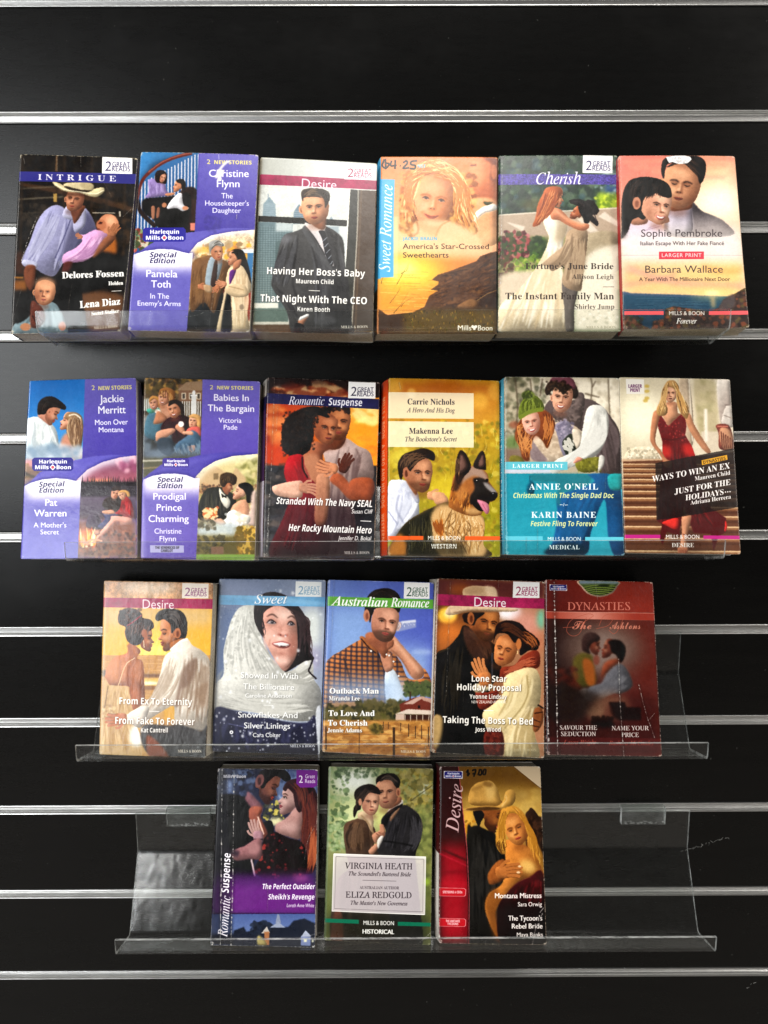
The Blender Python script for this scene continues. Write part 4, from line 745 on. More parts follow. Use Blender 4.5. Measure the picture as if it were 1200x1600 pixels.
        c.img = (I[yi, xi]*(1-fx)+I[yi, xi+1]*fx)*(1-fy)+(I[yi+1, xi]*(1-fx)+I[yi+1, xi+1]*fx)*fy
        N = NF[2]*.6+NF[3]*.8+NF[4]*.7
        c.img = np.clip(c.img*(1+lum*N[..., None]*1.6)+N[..., None]*.02, 0, 1)
    def edgewear(c, col='d8d2c6', a=.55, n=120):
        m = np.zeros((c.H, c.W)); yy, xx = np.mgrid[0:c.H, 0:c.W]
        d = np.minimum(np.minimum(xx, c.W-1-xx), np.minimum(yy, c.H-1-yy)).astype(float)
        N = (FINE+.35*NF[2]) if c.W == TW and c.H == TH else 0
        m = np.clip((N+.3-d*.28)*2.2, 0, 1)*a
        for gx, gy in ((0, 0), (c.W, 0), (0, c.H), (c.W, c.H)):
            dd = np.hypot(xx-gx, yy-gy); m = np.maximum(m, np.clip((11+N*16-dd)/4, 0, 1)*a)
        c.img = c.img*(1-m[..., None])+hexc(col)*m[..., None]
    def image(c, name):
        im = bpy.data.images.new(name, c.W, c.H)
        g = c.img.mean(axis=2, keepdims=True); c.img = np.clip(g+(c.img-g)*.97, 0, 1)**1.1; c.img = (c.img-.5)*1.13+.49      # press contrast
        a = np.ones((c.H, c.W, 4), np.float32); a[..., :3] = np.clip(c.img, 0, 1)[::-1]
        im.pixels.foreach_set(a.ravel()); im.update(); im.pack()
        return im

# marks that several covers share
def great_reads(c, x0, y0, x1, y1, ink, paper='f2f0ee', q=None):
    q = q or [x0, y0, x1, y0+(x1-x0)*.03, x1-2, y1, x0-4, y1-3]
    c.p(q, paper, s=0)
    w = x1-x0; h = y1-y0
    c.t('2', x0+w*.06, y0+h*.84, h*.78, 'bs', ink, w=w*.22, sl=.12)
    c.t('GREAT', x0+w*.32, y0+h*.60, h*.40, '__', ink, w=w*.6, bold=1)
    c.t('READS', x0+w*.30, y0+h*.86, h*.40, '__', ink, w=w*.62, bold=1)
def roundel(c, x0, y0, x1, y1, col='3b3190', dot=True):
    """dark rounded plate with the publisher's two lines and the rose"""
    r = (y1-y0)*.16
    c.p([x0+r, y0, x1-r, y0, x1, y0+r, x1, y1-r, x1-r, y1, x0+r, y1, x0, y1-r, x0, y0+r], col, s=0)
    w = x1-x0; h = y1-y0; m = (x0+x1)/2
    c.t('Harlequin', m, y0+h*.44, h*.40, 'sb', 'ffffff', al='c', w=w*.68, bold=1.5)
    c.t('Mills', x0+w*.06, y0+h*.86, h*.40, 'sb', 'ffffff', w=w*.34, bold=1.5)
    c.t('Boon', x0+w*.58, y0+h*.86, h*.40, 'sb', 'ffffff', w=w*.36, bold=1.5)
    k = w*.075; cy = y0+h*.72
    c.p([m-k, cy, m, cy-k, m+k, cy, m, cy+k], 'ffffff', s=0); c.e(m, cy, k*.5, k*.5, 'd05a6a')
def mb_foot(c, y, x0, x1, a0, a1, bar, line2, st2='sb', w2=.2, yb=75, tc='f4f2ee', slope=0):
    """the coloured bar with the imprint name in its gap and the series below"""
    dx = x1-x0
    c.p([x0, y-17, a0, y-17+slope, a0, y+15+slope, x0, y+15], bar, s=0)
    c.p([a1, y-17+slope, x1, y-17+slope*2, x1, y+15+slope*2, a1, y+15+slope], bar, s=0)
    m = (a0+a1)/2
    c.t('MILLS & BOON', m, y+16+slope*1.2, 42, '__', tc, al='c', w=(a1-a0)*.78, bold=1)
    c.t(line2, m, y+yb+slope*1.2, 44, st2, tc, al='c', w=dx*w2)

# ---------------------------------------------------------------- the printed covers, top row
def art_ranch():
    c = Paint([105, 58, 1062, 90, 930, 1495, 32, 1507])
    c.r(-50, 0, 1150, 1600, '1d1712', n=.5)
    c.p([100, 300, 600, 380, 1050, 520, 1050, 560, 560, 430, 100, 330], '4a3524', f=6, s=0)
    for y, a in ((350, .5), (440, .7), (560, .3)): c.l([60, y+10, 500, y-15], 14, '7d7666', f=5, a=a)
    for x in (130, 420, 480, 700, 820, 960): c.l([x, 60, x-15, 900], 20, '382a1c', f=6, a=.8)
    c.l([415, 60, 410, 210], 16, '6b5136', f=3); c.r(385, 400, 415, 470, 'a98a4e', f=3)
    c.dabs([100, 500, 400, 700], 80, 16, ['544a3d', '3a322a'], f=6, a=.5); c.dabs([700, 400, 1050, 900], 80, 22, ['3a2c1e', '55402a', '161210'], f=8, a=.6)
    c.l([700, 560, 880, 560], 6, 'd8cfbc', f=3); c.l([915, 545, 915, 590], 12, 'c8c0b0', f=2)
    c.l([60, 1080, 140, 1082], 14, 'a87a3a', f=4); c.r(55, 1100, 170, 1180, '8a5a2a', f=14); c.r(40, 880, 150, 1060, '55301a', f=20, a=.7)
    c.p([540, 1200, 960, 1230, 940, 1500, 700, 1500], '6d4c33', f=18); c.p([560, 1330, 900, 1300, 700, 1260], '8d694a', f=10, a=.6)
    c.p([790, 700, 880, 760, 880, 910, 790, 925], 'a8652a', f=12)
    # man: legs, body, arm
    c.p([230, 1010, 560, 1030, 620, 1250, 640, 1520, 420, 1520, 230, 1250], '14110f', f=6); c.p([540, 900, 900, 900, 930, 1080, 560, 1200], '0f0d0c', f=14)
    sh = [345, 520, 440, 500, 560, 590, 640, 520, 715, 640, 720, 760, 560, 850, 470, 960, 400, 1065, 320, 1060, 230, 1010, 140, 990, 130, 930, 190, 800, 260, 620]
    c.p(sh, '9a99b8', f=2); c.clip(sh)
    c.st([340, 540, 240, 760, 150, 960], [480, 560, 360, 800, 230, 990], 40, 16, ['c9cadf', '787796', 'b4b4cc'], a=.5, f=4)
    c.st([480, 560, 440, 800, 380, 1060], [640, 560, 600, 760, 460, 1000], 40, 18, ['c0c0d6', '66658a', 'a8a7c2'], a=.5, f=4)
    c.p([560, 600, 660, 560, 720, 640, 720, 800, 560, 860, 500, 960, 460, 900], '4e4c66', f=14, a=.75)
    c.l([535, 590, 480, 740, 400, 930], 10, '5b5a7c', f=3); c.p([150, 940, 250, 965, 240, 1010, 130, 975], 'b9bad0', f=3); c.un()
    c.p([460, 590, 500, 500, 560, 560, 555, 620], 'b7b6cd', f=2); c.p([550, 620, 640, 520, 640, 660, 560, 720], 'aeadc6', f=2)
    c.p([160, 990, 240, 1000, 225, 1150, 190, 1180, 145, 1080], '7a4a34', f=4)
    c.p([530, 520, 640, 500, 620, 560, 560, 650, 540, 600], '7d4d38', f=3)
    c.face(562, 450, 104, rot=8, yaw=-.55, skin='b98062', dark='56342a', lite='e2ac8a', side=1, beard=.25, beardc='3a2018', ear=1, eyes='slit', brow='24140e')
    c.p([480, 385, 660, 400, 640, 420, 480, 420], '3c241a', f=8, a=.6)
    c.p([378, 300, 430, 310, 500, 345, 560, 330, 640, 350, 700, 360, 780, 345, 796, 375, 750, 420, 700, 425, 600, 395, 480, 380, 410, 340], 'd6c8a0', f=2)
    c.p([490, 310, 690, 310, 700, 375, 600, 392, 485, 350], 'cfc09a', f=2); c.p([485, 335, 600, 365, 695, 372, 600, 395, 490, 355], '2a2018', f=3, a=.9)
    c.l([400, 320, 480, 365, 600, 385, 720, 400, 790, 370], 8, 'f2e8c8', f=3); c.p([600, 310, 690, 310, 695, 360, 640, 360], '9a8a66', f=8, a=.5)
    # baby in pink
    c.p([720, 700, 800, 720, 815, 760, 740, 880, 640, 950, 540, 965, 465, 970, 470, 900, 560, 850, 620, 790, 590, 740, 640, 740], 'cf9fc4', f=2)
    c.st([700, 720, 600, 860, 470, 940], [810, 760, 700, 900, 520, 970], 26, 12, ['e6bfdc', 'a577a0'], a=.6, f=3)
    c.p([470, 970, 540, 960, 520, 1030, 460, 1050], '5a2c26', f=5)
    c.e(828, 650, 78, 82, 'c98a68', f=2, rot=-20); c.e(845, 625, 40, 42, 'eab690', f=14, a=.8); c.e(768, 660, 40, 46, 'b57453', f=5); c.l([745, 650, 775, 648], 8, '4a2018', f=3); c.l([735, 690, 760, 696], 9, '7a3a34', f=3); c.e(765, 640, 14, 6, '3a1a14', f=2)
    c.hand(860, 720, 70, -60, skin='a8714f', dark='4a281a', d=1); c.hand(600, 755, 34, -150, skin='b87d60')
    c.p([800, 760, 880, 770, 760, 890, 700, 920], '8a5a40', f=6)
    # second baby
    bd = [130, 1360, 240, 1290, 380, 1270, 450, 1340, 490, 1440, 470, 1510, 60, 1510]
    c.p(bd, '7f9298', f=3); c.clip(bd); c.st([200, 1300, 140, 1500], [430, 1300, 470, 1500], 26, 16, ['a7b8bc', '536468'], a=.5, f=4); c.un()
    c.p([60, 1200, 200, 1230, 230, 1330, 120, 1420, 50, 1400], '161312', f=8)
    c.p([210, 1260, 300, 1320, 320, 1400, 260, 1460, 200, 1440], '6a3a2c', f=4); c.l([240, 1340, 300, 1420], 10, '3c1f18', f=3); c.l([215, 1370, 260, 1450], 10, '3c1f18', f=3)
    c.face(318, 1195, 100, rot=4, yaw=-.25, skin='cf9470', dark='6a3c2a', lite='f0c4a0', side=-1, mouth='shut', brow='9a6a4c', jaw=.62, wide=.86, ear=1, lip='b0605a')
    c.e(320, 1130, 85, 50, 'e0aa84', f=16, a=.7)
    c.e(160, 1455, 45, 28, 'b5805f', f=3); c.e(460, 1450, 30, 34, 'b5806a', f=3)
    c.fin()
    # band, plates and words
    c.p([98, 208, 1052, 228, 1046, 314, 92, 292], '3b3a86', s=0)
    c.t('INTRIGUE', 258, 280, 70, 'bs', 'e9e6ee', w=630, sp=.32, rot=-1.2)
    for y in (248, 262): c.p([250, y, 900, y+15, 900, y+18, 250, y+3], '3b3a86', s=0, a=.55)
    great_reads(c, 782, 72, 1018, 228, '4b4470')
    c.t('Delores Fossen', 946, 1070, 74, 'bs', 'f4f2ee', al='r', w=492, rot=2.2, bold=4, sh=('000000', 3, 4, .6))
    c.t('Holden', 940, 1136, 42, 'bs', 'f4f2ee', al='r', w=114, rot=2, bold=3)
    c.l([852, 1187, 932, 1183], 4, 'e8e4dc')
    c.t('Lena Diaz', 920, 1290, 78, 'bs', 'f4f2ee', al='r', w=322, rot=4.5, bold=4, sh=('000000', 3, 4, .6))
    c.t('Secret Stalker', 914, 1352, 42, 'bs', 'f4f2ee', al='r', w=222, rot=5, bold=3)
    c.t('MILLS & BOON', 905, 1465, 30, 'bs', 'd8d0c4', al='r', w=190, rot=3)
    c.crease([415, 60, 418, 210], 4, .5); c.crease([610, 70, 610, 180], 4, .5); c.crease([250, 600, 170, 800, 120, 960], 6, .8)
    c.crease([540, 1110, 510, 1300, 500, 1480], 4, .6, 'b8b0a6'); c.crease([250, 1080, 210, 1350, 190, 1490], 4, .5); c.crease([120, 1180, 70, 1350, 60, 1480], 4, .5)
    c.crease([140, 90, 150, 140], 3, .5); c.crease([1010, 520, 940, 590], 3, .6); c.crease([790, 300, 850, 420], 3, .4)
    c.edgewear('c9bfa8', .9)
    return c

def special_words(c, new, x, y, w, rot=0):
    c.t(new[0], x, y, 52, 'sb', 'ece08a', w=w*.085, rot=rot)
    c.t(new[1:].strip(), x+w*.16, y, 42, 'sb', 'ece08a', w=w*.84, rot=rot, bold=1)

def art_staircase():
    c = Paint([125, 38, 1080, 62, 1008, 1498, 18, 1478])
    c.r(-20, 0, 1150, 1600, '5a7ea6')
    # staircase picture
    c.p([110, 30, 600, 45, 570, 690, 90, 860, 60, 860], '4f86b4', s=0, g=(100, 50, 300, 400, '2d5f92'))
    for i in range(20):
        x = 110+i*27; yt = 300-i*14
        c.l([x, max(60, yt), x-6, 700], 9, 'd9d6de', f=1, s=0); c.l([x+9, max(60, yt), x+3, 700], 5, '4a6e94', f=1, s=0, a=.8)
    c.p([110, 30, 540, 45, 440, 90, 330, 120, 180, 230, 120, 330, 100, 300], '3f7fb0', f=1)
    c.l([545, 50, 420, 80, 300, 130, 190, 210, 130, 290, 100, 420], 26, '6e2c22', f=2); c.l([545, 46, 420, 74, 300, 122, 190, 200], 7, 'b06a58', f=2)
    c.l([100, 420, 130, 520, 250, 640], 34, '2a1814', f=3); c.p([90, 480, 230, 640, 150, 720, 80, 680], 'c9b8bc', f=2, a=.0)
    c.p([440, 370, 585, 350, 575, 680, 430, 680], '2b1712', f=4); c.r(540, 420, 582, 640, '3b2218', f=3); c.r(530, 610, 570, 670, 'd88a78', f=2)
    c.p([150, 420, 300, 400, 520, 400, 520, 560, 470, 680, 280, 650, 230, 580, 150, 520], '141012', f=4)
    c.p([215, 480, 245, 480, 240, 570, 218, 570], 'a8765c', f=2); c.p([262, 490, 285, 490, 278, 560, 255, 565], '96654e', f=2)
    c.p([190, 265, 250, 255, 320, 290, 340, 350, 370, 385, 300, 395, 200, 405, 165, 400, 195, 350], '9a86b8', f=2); c.st([200, 280, 190, 400], [320, 290, 340, 390], 20, 8, ['b9a8d2', '73608e'], a=.5, f=3)
    c.p([250, 205, 300, 185, 340, 220, 335, 290, 300, 290, 250, 270], '2a1a1c', f=2); c.face(305, 245, 38, rot=20, yaw=.5, skin='d49a80', side=-1); c.p([255, 200, 300, 186, 330, 205, 290, 230, 275, 285, 250, 270], '2a1a1c', f=2)
    c.p([340, 490, 400, 400, 460, 370, 475, 460, 520, 490, 470, 515, 420, 490], 'e8e6ea', f=2); c.p([470, 370, 530, 380, 520, 480, 475, 450], '17141a', f=2)
    c.prof(430, 316, 52, rot=12, d=-1, skin='c98c6a', eyes='open'); c.p([420, 265, 470, 258, 496, 300, 480, 350, 462, 330, 455, 295, 425, 285], '17100e', f=2)
    c.p([330, 375, 400, 365, 395, 385, 340, 392], 'c98c6a', f=2); c.e(490, 490, 24, 16, 'c98c6a', f=2); c.e(320, 465, 20, 20, 'b8805f', f=3)
    c.dabs([70, 670, 230, 840], 90, 17, ['c8543e', '8aa06a', 'd8c8b0', '7a3a30', '4a5a3a'], f=2, a=.9)
    # purple quarter
    c.p([600, 40, 1090, 60, 1055, 690, 566, 690], '766ebc', s=0, g=(800, 60, 800, 660, '564ca2'))
    c.p([600, 40, 610, 40, 576, 690, 566, 690], '55509a', s=0, a=.6, f=3)
    # sweep
    c.p([60, 870, 130, 830, 300, 720, 480, 690, 620, 675, 760, 655, 900, 648, 1052, 655, 1052, 760, 700, 1000, 400, 1000, 60, 1000], '6f68ba', s=0, f=1)
    # bottom right picture
    br = [520, 852, 590, 770, 700, 710, 850, 680, 1052, 662, 1020, 1500, 500, 1500, 550, 850]
    c.p([512, 855, 580, 765, 700, 700, 850, 668, 1060, 655, 1020, 1500, 500, 1500], '403a88', s=0, f=8, a=.5)
    c.clip(br, s=0)
    c.r(480, 640, 1060, 1500, 'cbb392', n=.4); c.r(480, 760, 1060, 830, 'e9e2d0', f=20, a=.8); c.dabs([560, 770, 1040, 900], 60, 22, ['c8803e', 'e8d8b0', 'b09a78', 'e8b040', '9a7a58'], f=3)
    c.r(990, 830, 1060, 1180, '3f7ba8', f=3); c.r(940, 820, 1060, 850, 'dfe4e8', f=3); c.r(560, 800, 700, 850, 'dcae4c', f=8, a=.7)
    c.l([520, 855, 590, 770, 700, 710, 850, 680, 1052, 662], 60, 'f4f0f4', f=26, a=.9)
    c.r(960, 1150, 1060, 1400, '8d3a2a', f=4); c.p([700, 1500, 750, 1300, 820, 1100, 760, 1100, 690, 1350], '9a3c34', f=4); c.r(690, 1200, 760, 1500, 'b5453c', f=6)
    c.p([520, 1320, 640, 1240, 740, 1180, 800, 1200, 740, 1520, 480, 1520], '22262a', f=4)
    jk = [550, 930, 640, 880, 700, 870, 780, 900, 850, 950, 830, 1100, 770, 1200, 720, 1340, 640, 1250, 540, 1330, 530, 1150]
    c.p(jk, '7d5c3e', f=2); c.st([560, 940, 540, 1300], [820, 960, 720, 1300], 50, 14, ['96724e', '5a3f28', '8a6846'], a=.5, f=4)
    c.p([690, 890, 790, 900, 740, 1110, 700, 1150, 650, 1090], '97a4ac', f=3); c.p([725, 920, 750, 930, 735, 1110, 700, 1120, 695, 1080], '4a3a34', f=2)
    c.face(745, 845, 70, rot=-4, yaw=.55, skin='c98f70', side=-1, brow='7a6a5a'); c.p([680, 800, 690, 760, 750, 748, 800, 780, 790, 800, 730, 790, 700, 830, 690, 870], '9c9a96', f=3); c.st([690, 800, 750, 755, 795, 780], [700, 830, 740, 790, 790, 795], 20, 5, ['c4c2bc', '6a6660'], a=.7)
    ct = [850, 970, 940, 950, 1010, 1020, 1020, 1160, 960, 1210, 990, 1340, 1000, 1500, 880, 1500, 860, 1200, 820, 1180, 770, 1500, 740, 1480, 810, 1150, 820, 1050]
    c.p(ct, 'dcc6a4', f=2); c.st([860, 980, 880, 1480], [1000, 1000, 990, 1480], 44, 12, ['efdfc2', 'b89c78', 'e4d0b0'], a=.5, f=4)
    c.p([850, 1180, 860, 1480, 780, 1500, 820, 1200], '15191c', f=4); c.p([850, 1000, 900, 990, 860, 1090, 845, 1100], '6a2f80', f=2)
    c.p([850, 880, 870, 825, 940, 825, 975, 880, 1010, 1000, 1020, 1100, 980, 1000, 940, 950, 900, 950, 870, 900], '17120f', f=2)
    c.prof(876, 894, 62, rot=6, d=-1, skin='c88f70', fem=1); c.p([862, 850, 900, 825, 950, 830, 975, 890, 940, 940, 915, 910, 890, 860], '17120f', f=2); c.p([880, 930, 940, 900, 930, 960, 880, 990], 'b87f60', f=3)
    c.hand(790, 1100, 50, 190, skin='c88f70'); c.hand(620, 1125, 46, 10, skin='b97d5c'); c.hand(740, 1135, 46, 150, skin='b97d5c'); c.p([640, 1110, 700, 1120, 700, 1170, 650, 1160], 'b99a78', f=2)
    c.p([830, 1110, 960, 1110, 1000, 1190, 900, 1210, 820, 1170], 'd2bb98', f=3); c.l([840, 1120, 960, 1150], 6, 'a88c68', f=3); c.e(945, 1290, 18, 24, '6a5a4a', a=.6, f=3)
    c.un()
    # bottom left purple with the pale arc
    bl = [70, 862, 160, 835, 280, 818, 400, 825, 470, 845, 520, 855, 550, 850, 502, 1490, 10, 1490]
    c.p([66, 855, 160, 822, 280, 804, 400, 812, 500, 840, 560, 850, 560, 900, 60, 900], '3f3888', s=0, f=10, a=.6)
    c.clip(bl, s=0); c.r(0, 780, 620, 1500, '726cb8'); c.r(0, 780, 620, 985, 'f2eff6', f=42); c.e(300, 880, 230, 60, 'fbf9fc', f=30, a=.7); c.un()
    c.fin(1.6, .06)
    roundel(c, 146, 646, 494, 760, '36319a')
    c.t('Special', 196, 884, 58, 'sb', '2b2463', w=214, sl=.22, bold=1, rot=-1); c.t('Edition', 196, 932, 58, 'sb', '2b2463', w=206, sl=.22, bold=1, rot=-1)
    W = 'eeecf6'
    special_words(c, '2 NEW STORIES', 662, 137, 362, -.5)
    c.t('Christine', 838, 240, 84, '__', W, al='c', w=322, bold=2); c.t('Flynn', 832, 322, 84, '__', W, al='c', w=188, bold=2)
    c.t('The', 826, 412, 62, '__', W, al='c', w=92, bold=1); c.t("Housekeeper's", 824, 470, 58, '__', W, al='c', w=356, bold=1); c.t('Daughter', 822, 528, 58, '__', W, al='c', w=232, bold=1)
    c.t('Pamela', 296, 1046, 84, '__', W, al='c', w=258, bold=2, rot=-1); c.t('Toth', 290, 1130, 84, '__', W, al='c', w=158, bold=2, rot=-1)
    c.t('In The', 280, 1220, 62, '__', W, al='c', w=156, bold=1, rot=-1); c.t("Enemy's Arms", 276, 1278, 58, '__', W, al='c', w=354, bold=1, rot=-1)
    # torn sticker, stain and creases
    c.l([735, 250, 770, 180, 820, 125, 850, 118], 20, 'e8e4de', f=5, a=.9); c.dabs([745, 190, 800, 265], 10, 16, ['efe9dc'], f=2, a=.9); c.l([760, 60, 762, 100], 4, 'e8e4f0', f=1, a=.7)
    c.dabs([650, 560, 780, 680], 40, 12, ['4a4480'], f=5, a=.35); c.crease([490, 1370, 600, 1350, 640, 1330], 4, .7); c.crease([720, 1150, 690, 1380, 680, 1500], 4, .6); c.crease([905, 540, 903, 580], 4, .6)
    c.edgewear('d9d3c8', .8)
    return c

def art_suit():
    c = Paint([110, 82, 1055, 130, 1020, 1512, 45, 1490])
    c.r(0, 0, 1150, 1600, 'd6d8d2', n=.05)
    c.p([100, 90, 1060, 140, 1050, 260, 100, 230], 'b9bab2', s=0, f=0, g=(200, 100, 700, 120, 'd9dbd8'))
    for x0, x1, yt, col in ((130, 245, 400, '8ea0a8'), (380, 480, 460, '7d909c'), (640, 740, 560, '94a3ac'), (60, 150, 590, '7a8d95')):
        c.p([x0, 620, x0+8, yt+60, (x0+x1)/2, yt, x1-8, yt+60, x1, 620], col, s=0, f=3)
        for y in range(yt+60, 620, 16): c.l([x0+10, y, x1-10, y], 5, 'b8c4c8', a=.5, f=1)
    c.l([178, 375, 178, 420], 6, '8090a0', f=2)
    c.p([60, 600, 380, 620, 340, 1420, 40, 1420], '74878c', s=0, g=(200, 600, 200, 1400, '6f7a74'))
    for x in range(80, 340, 22):
        c.l([x, 640, x-8, 1260], 9, '95a6a8', f=2, a=.55)
    for y in range(650, 1260, 18): c.l([60, y, 340, y+6], 6, '53666a', f=1, a=.5)
    c.p([240, 760, 330, 740, 300, 1300, 220, 1290], '5b6c6c', f=4, s=0, a=.7); c.r(240, 610, 380, 680, 'd4dad8', f=8, a=.8)
    c.r(60, 1255, 260, 1300, 'd8d8cc', f=3); c.r(40, 1300, 340, 1410, '6a7a72', f=4); c.r(40, 1408, 400, 1425, 'd0cbbc', f=2); c.r(40, 1430, 420, 1520, '66503c', f=4)
    c.p([640, 630, 820, 640, 800, 900, 640, 800], 'cfd4d2', f=4, s=0); c.p([650, 640, 750, 640, 750, 760, 650, 760], 'a2aeb2', f=4, s=0)
    c.p([95, 553, 830, 590, 830, 640, 95, 600], '2c2b27', s=0, f=1); c.p([835, 340, 915, 345, 860, 1510, 780, 1510], '3a3a34', s=0, f=1); c.p([828, 338, 842, 338, 810, 900, 800, 900], 'ece9e0', s=0)
    c.p([915, 345, 1052, 350, 1025, 1520, 850, 1520], '5e4b3b', s=0, g=(900, 400, 1050, 1400, '4a3b2e')); c.l([905, 345, 895, 700, 850, 1500], 8, 'c9c2b4', f=2); c.l([930, 345, 880, 1500], 10, '80694f', f=4, a=.7)
    st = [300, 720, 400, 680, 470, 650, 490, 630, 600, 660, 650, 640, 760, 710, 790, 790, 800, 950, 830, 1120, 850, 1400, 840, 1520, 420, 1520, 360, 1480, 330, 1330, 220, 1150, 205, 1080, 250, 880]
    c.p(st, '4b4a4a', f=2); c.clip(st)
    c.st([310, 740, 220, 1000, 220, 1120], [430, 700, 400, 900, 330, 1140], 46, 18, ['77777a', '2b2a2c', '5d5d60'], a=.5, f=4)
    c.st([480, 680, 560, 1000, 560, 1500], [760, 720, 790, 1000, 830, 1500], 60, 20, ['656568', '232225', '505053'], a=.5, f=5)
    c.st([230, 1110, 420, 1300], [300, 1200, 440, 1420], 20, 14, ['6d6d70', '2a292b'], a=.5, f=4)
    c.e(320, 740, 60, 34, '85858a', f=18, a=.7); c.l([400, 860, 380, 1100, 430, 1250], 12, '1f1e20', f=6, a=.8); c.l([730, 700, 720, 850, 700, 980], 14, '262528', f=5)
    c.p([700, 1060, 840, 1060, 840, 1520, 640, 1440], '2a292b', f=16, a=.7); c.e(640, 1400, 90, 40, '5a5a5c', f=10, a=.7); c.un()
    c.p([480, 610, 560, 640, 640, 640, 640, 700, 720, 900, 700, 960, 640, 870, 560, 730, 490, 650], 'ded7d6', f=2); c.l([490, 650, 560, 740, 640, 870], 8, '2a292b', f=3)
    c.p([588, 680, 630, 675, 650, 720, 700, 900, 690, 960, 640, 860, 615, 740], '23242c', f=1)
    for k in range(5): c.l([620+k*14, 760+k*48, 665+k*12, 720+k*46], 7, 'a9adb2', a=.8)
    c.p([650, 655, 700, 700, 740, 860, 720, 980, 690, 870, 655, 720], '3b3a3c', f=2); c.p([455, 660, 490, 640, 560, 780, 690, 960, 700, 1010, 600, 900, 480, 720], '58585a', f=2)
    c.p([530, 560, 640, 560, 640, 650, 600, 665, 530, 620], 'a06e50', f=4)
    c.face(560, 490, 138, rot=-3, yaw=-.25, skin='daa27c', dark='85563c', lite='f6d0ae', side=1, beard=.35, beardc='6a4630', brow='3a2616', jaw=.55, ear=1, eyes='open', wide=.8)
    hr = [448, 400, 455, 350, 520, 332, 600, 335, 665, 360, 678, 410, 655, 470, 640, 490, 632, 430, 600, 395, 520, 400, 470, 410, 462, 440]
    c.p(hr, '3c2e22', f=2); c.st([460, 400, 520, 345, 600, 345], [470, 410, 560, 400, 640, 420], 36, 6, ['6a5340', '251b14', '8a735a'], a=.6)
    c.p([420, 1400, 500, 1350, 500, 1370, 470, 1420, 450, 1450], 'b98468', f=3); c.p([440, 1370, 500, 1345, 505, 1365, 430, 1400], 'e8e4e0', f=2); c.p([400, 1420, 470, 1440, 440, 1510, 390, 1510], '26252a', f=3)
    c.fin()
    c.p([108, 218, 1050, 268, 1050, 342, 104, 302], 'a3285a', s=0, n=.15)
    c.t('Desire', 442, 328, 108, '__', 'ece0e4', w=288, rot=-2.4, a=.95)
    great_reads(c, 798, 132, 1028, 262, 'a03a62')
    o = ('3a3430', 4, 5, .7)
    c.t("Having Her Boss's Baby", 560, 1034, 78, 'sb', 'f4f1ec', al='c', w=796, rot=-1.8, sh=o); c.t('Maureen Child', 554, 1102, 50, 'sb', 'f4f1ec', al='c', w=306, rot=-1.6, sh=o)
    c.l([508, 1156, 598, 1160], 5, 'ece8e0')
    c.t('That Night With The CEO', 542, 1256, 80, 'sb', 'f4f1ec', al='c', w=862, rot=-1.8, sh=o); c.t('Karen Booth', 545, 1326, 50, 'sb', 'f4f1ec', al='c', w=264, rot=-1.4, sh=o)
    c.t('MILLS & BOON', 980, 1464, 32, 'bs', 'ddd6c8', al='r', w=214)
    c.l([120, 90, 70, 900, 50, 1480], 16, '8a7f66', f=8, a=.5); c.edgewear('c9bfa6', .6)
    return c

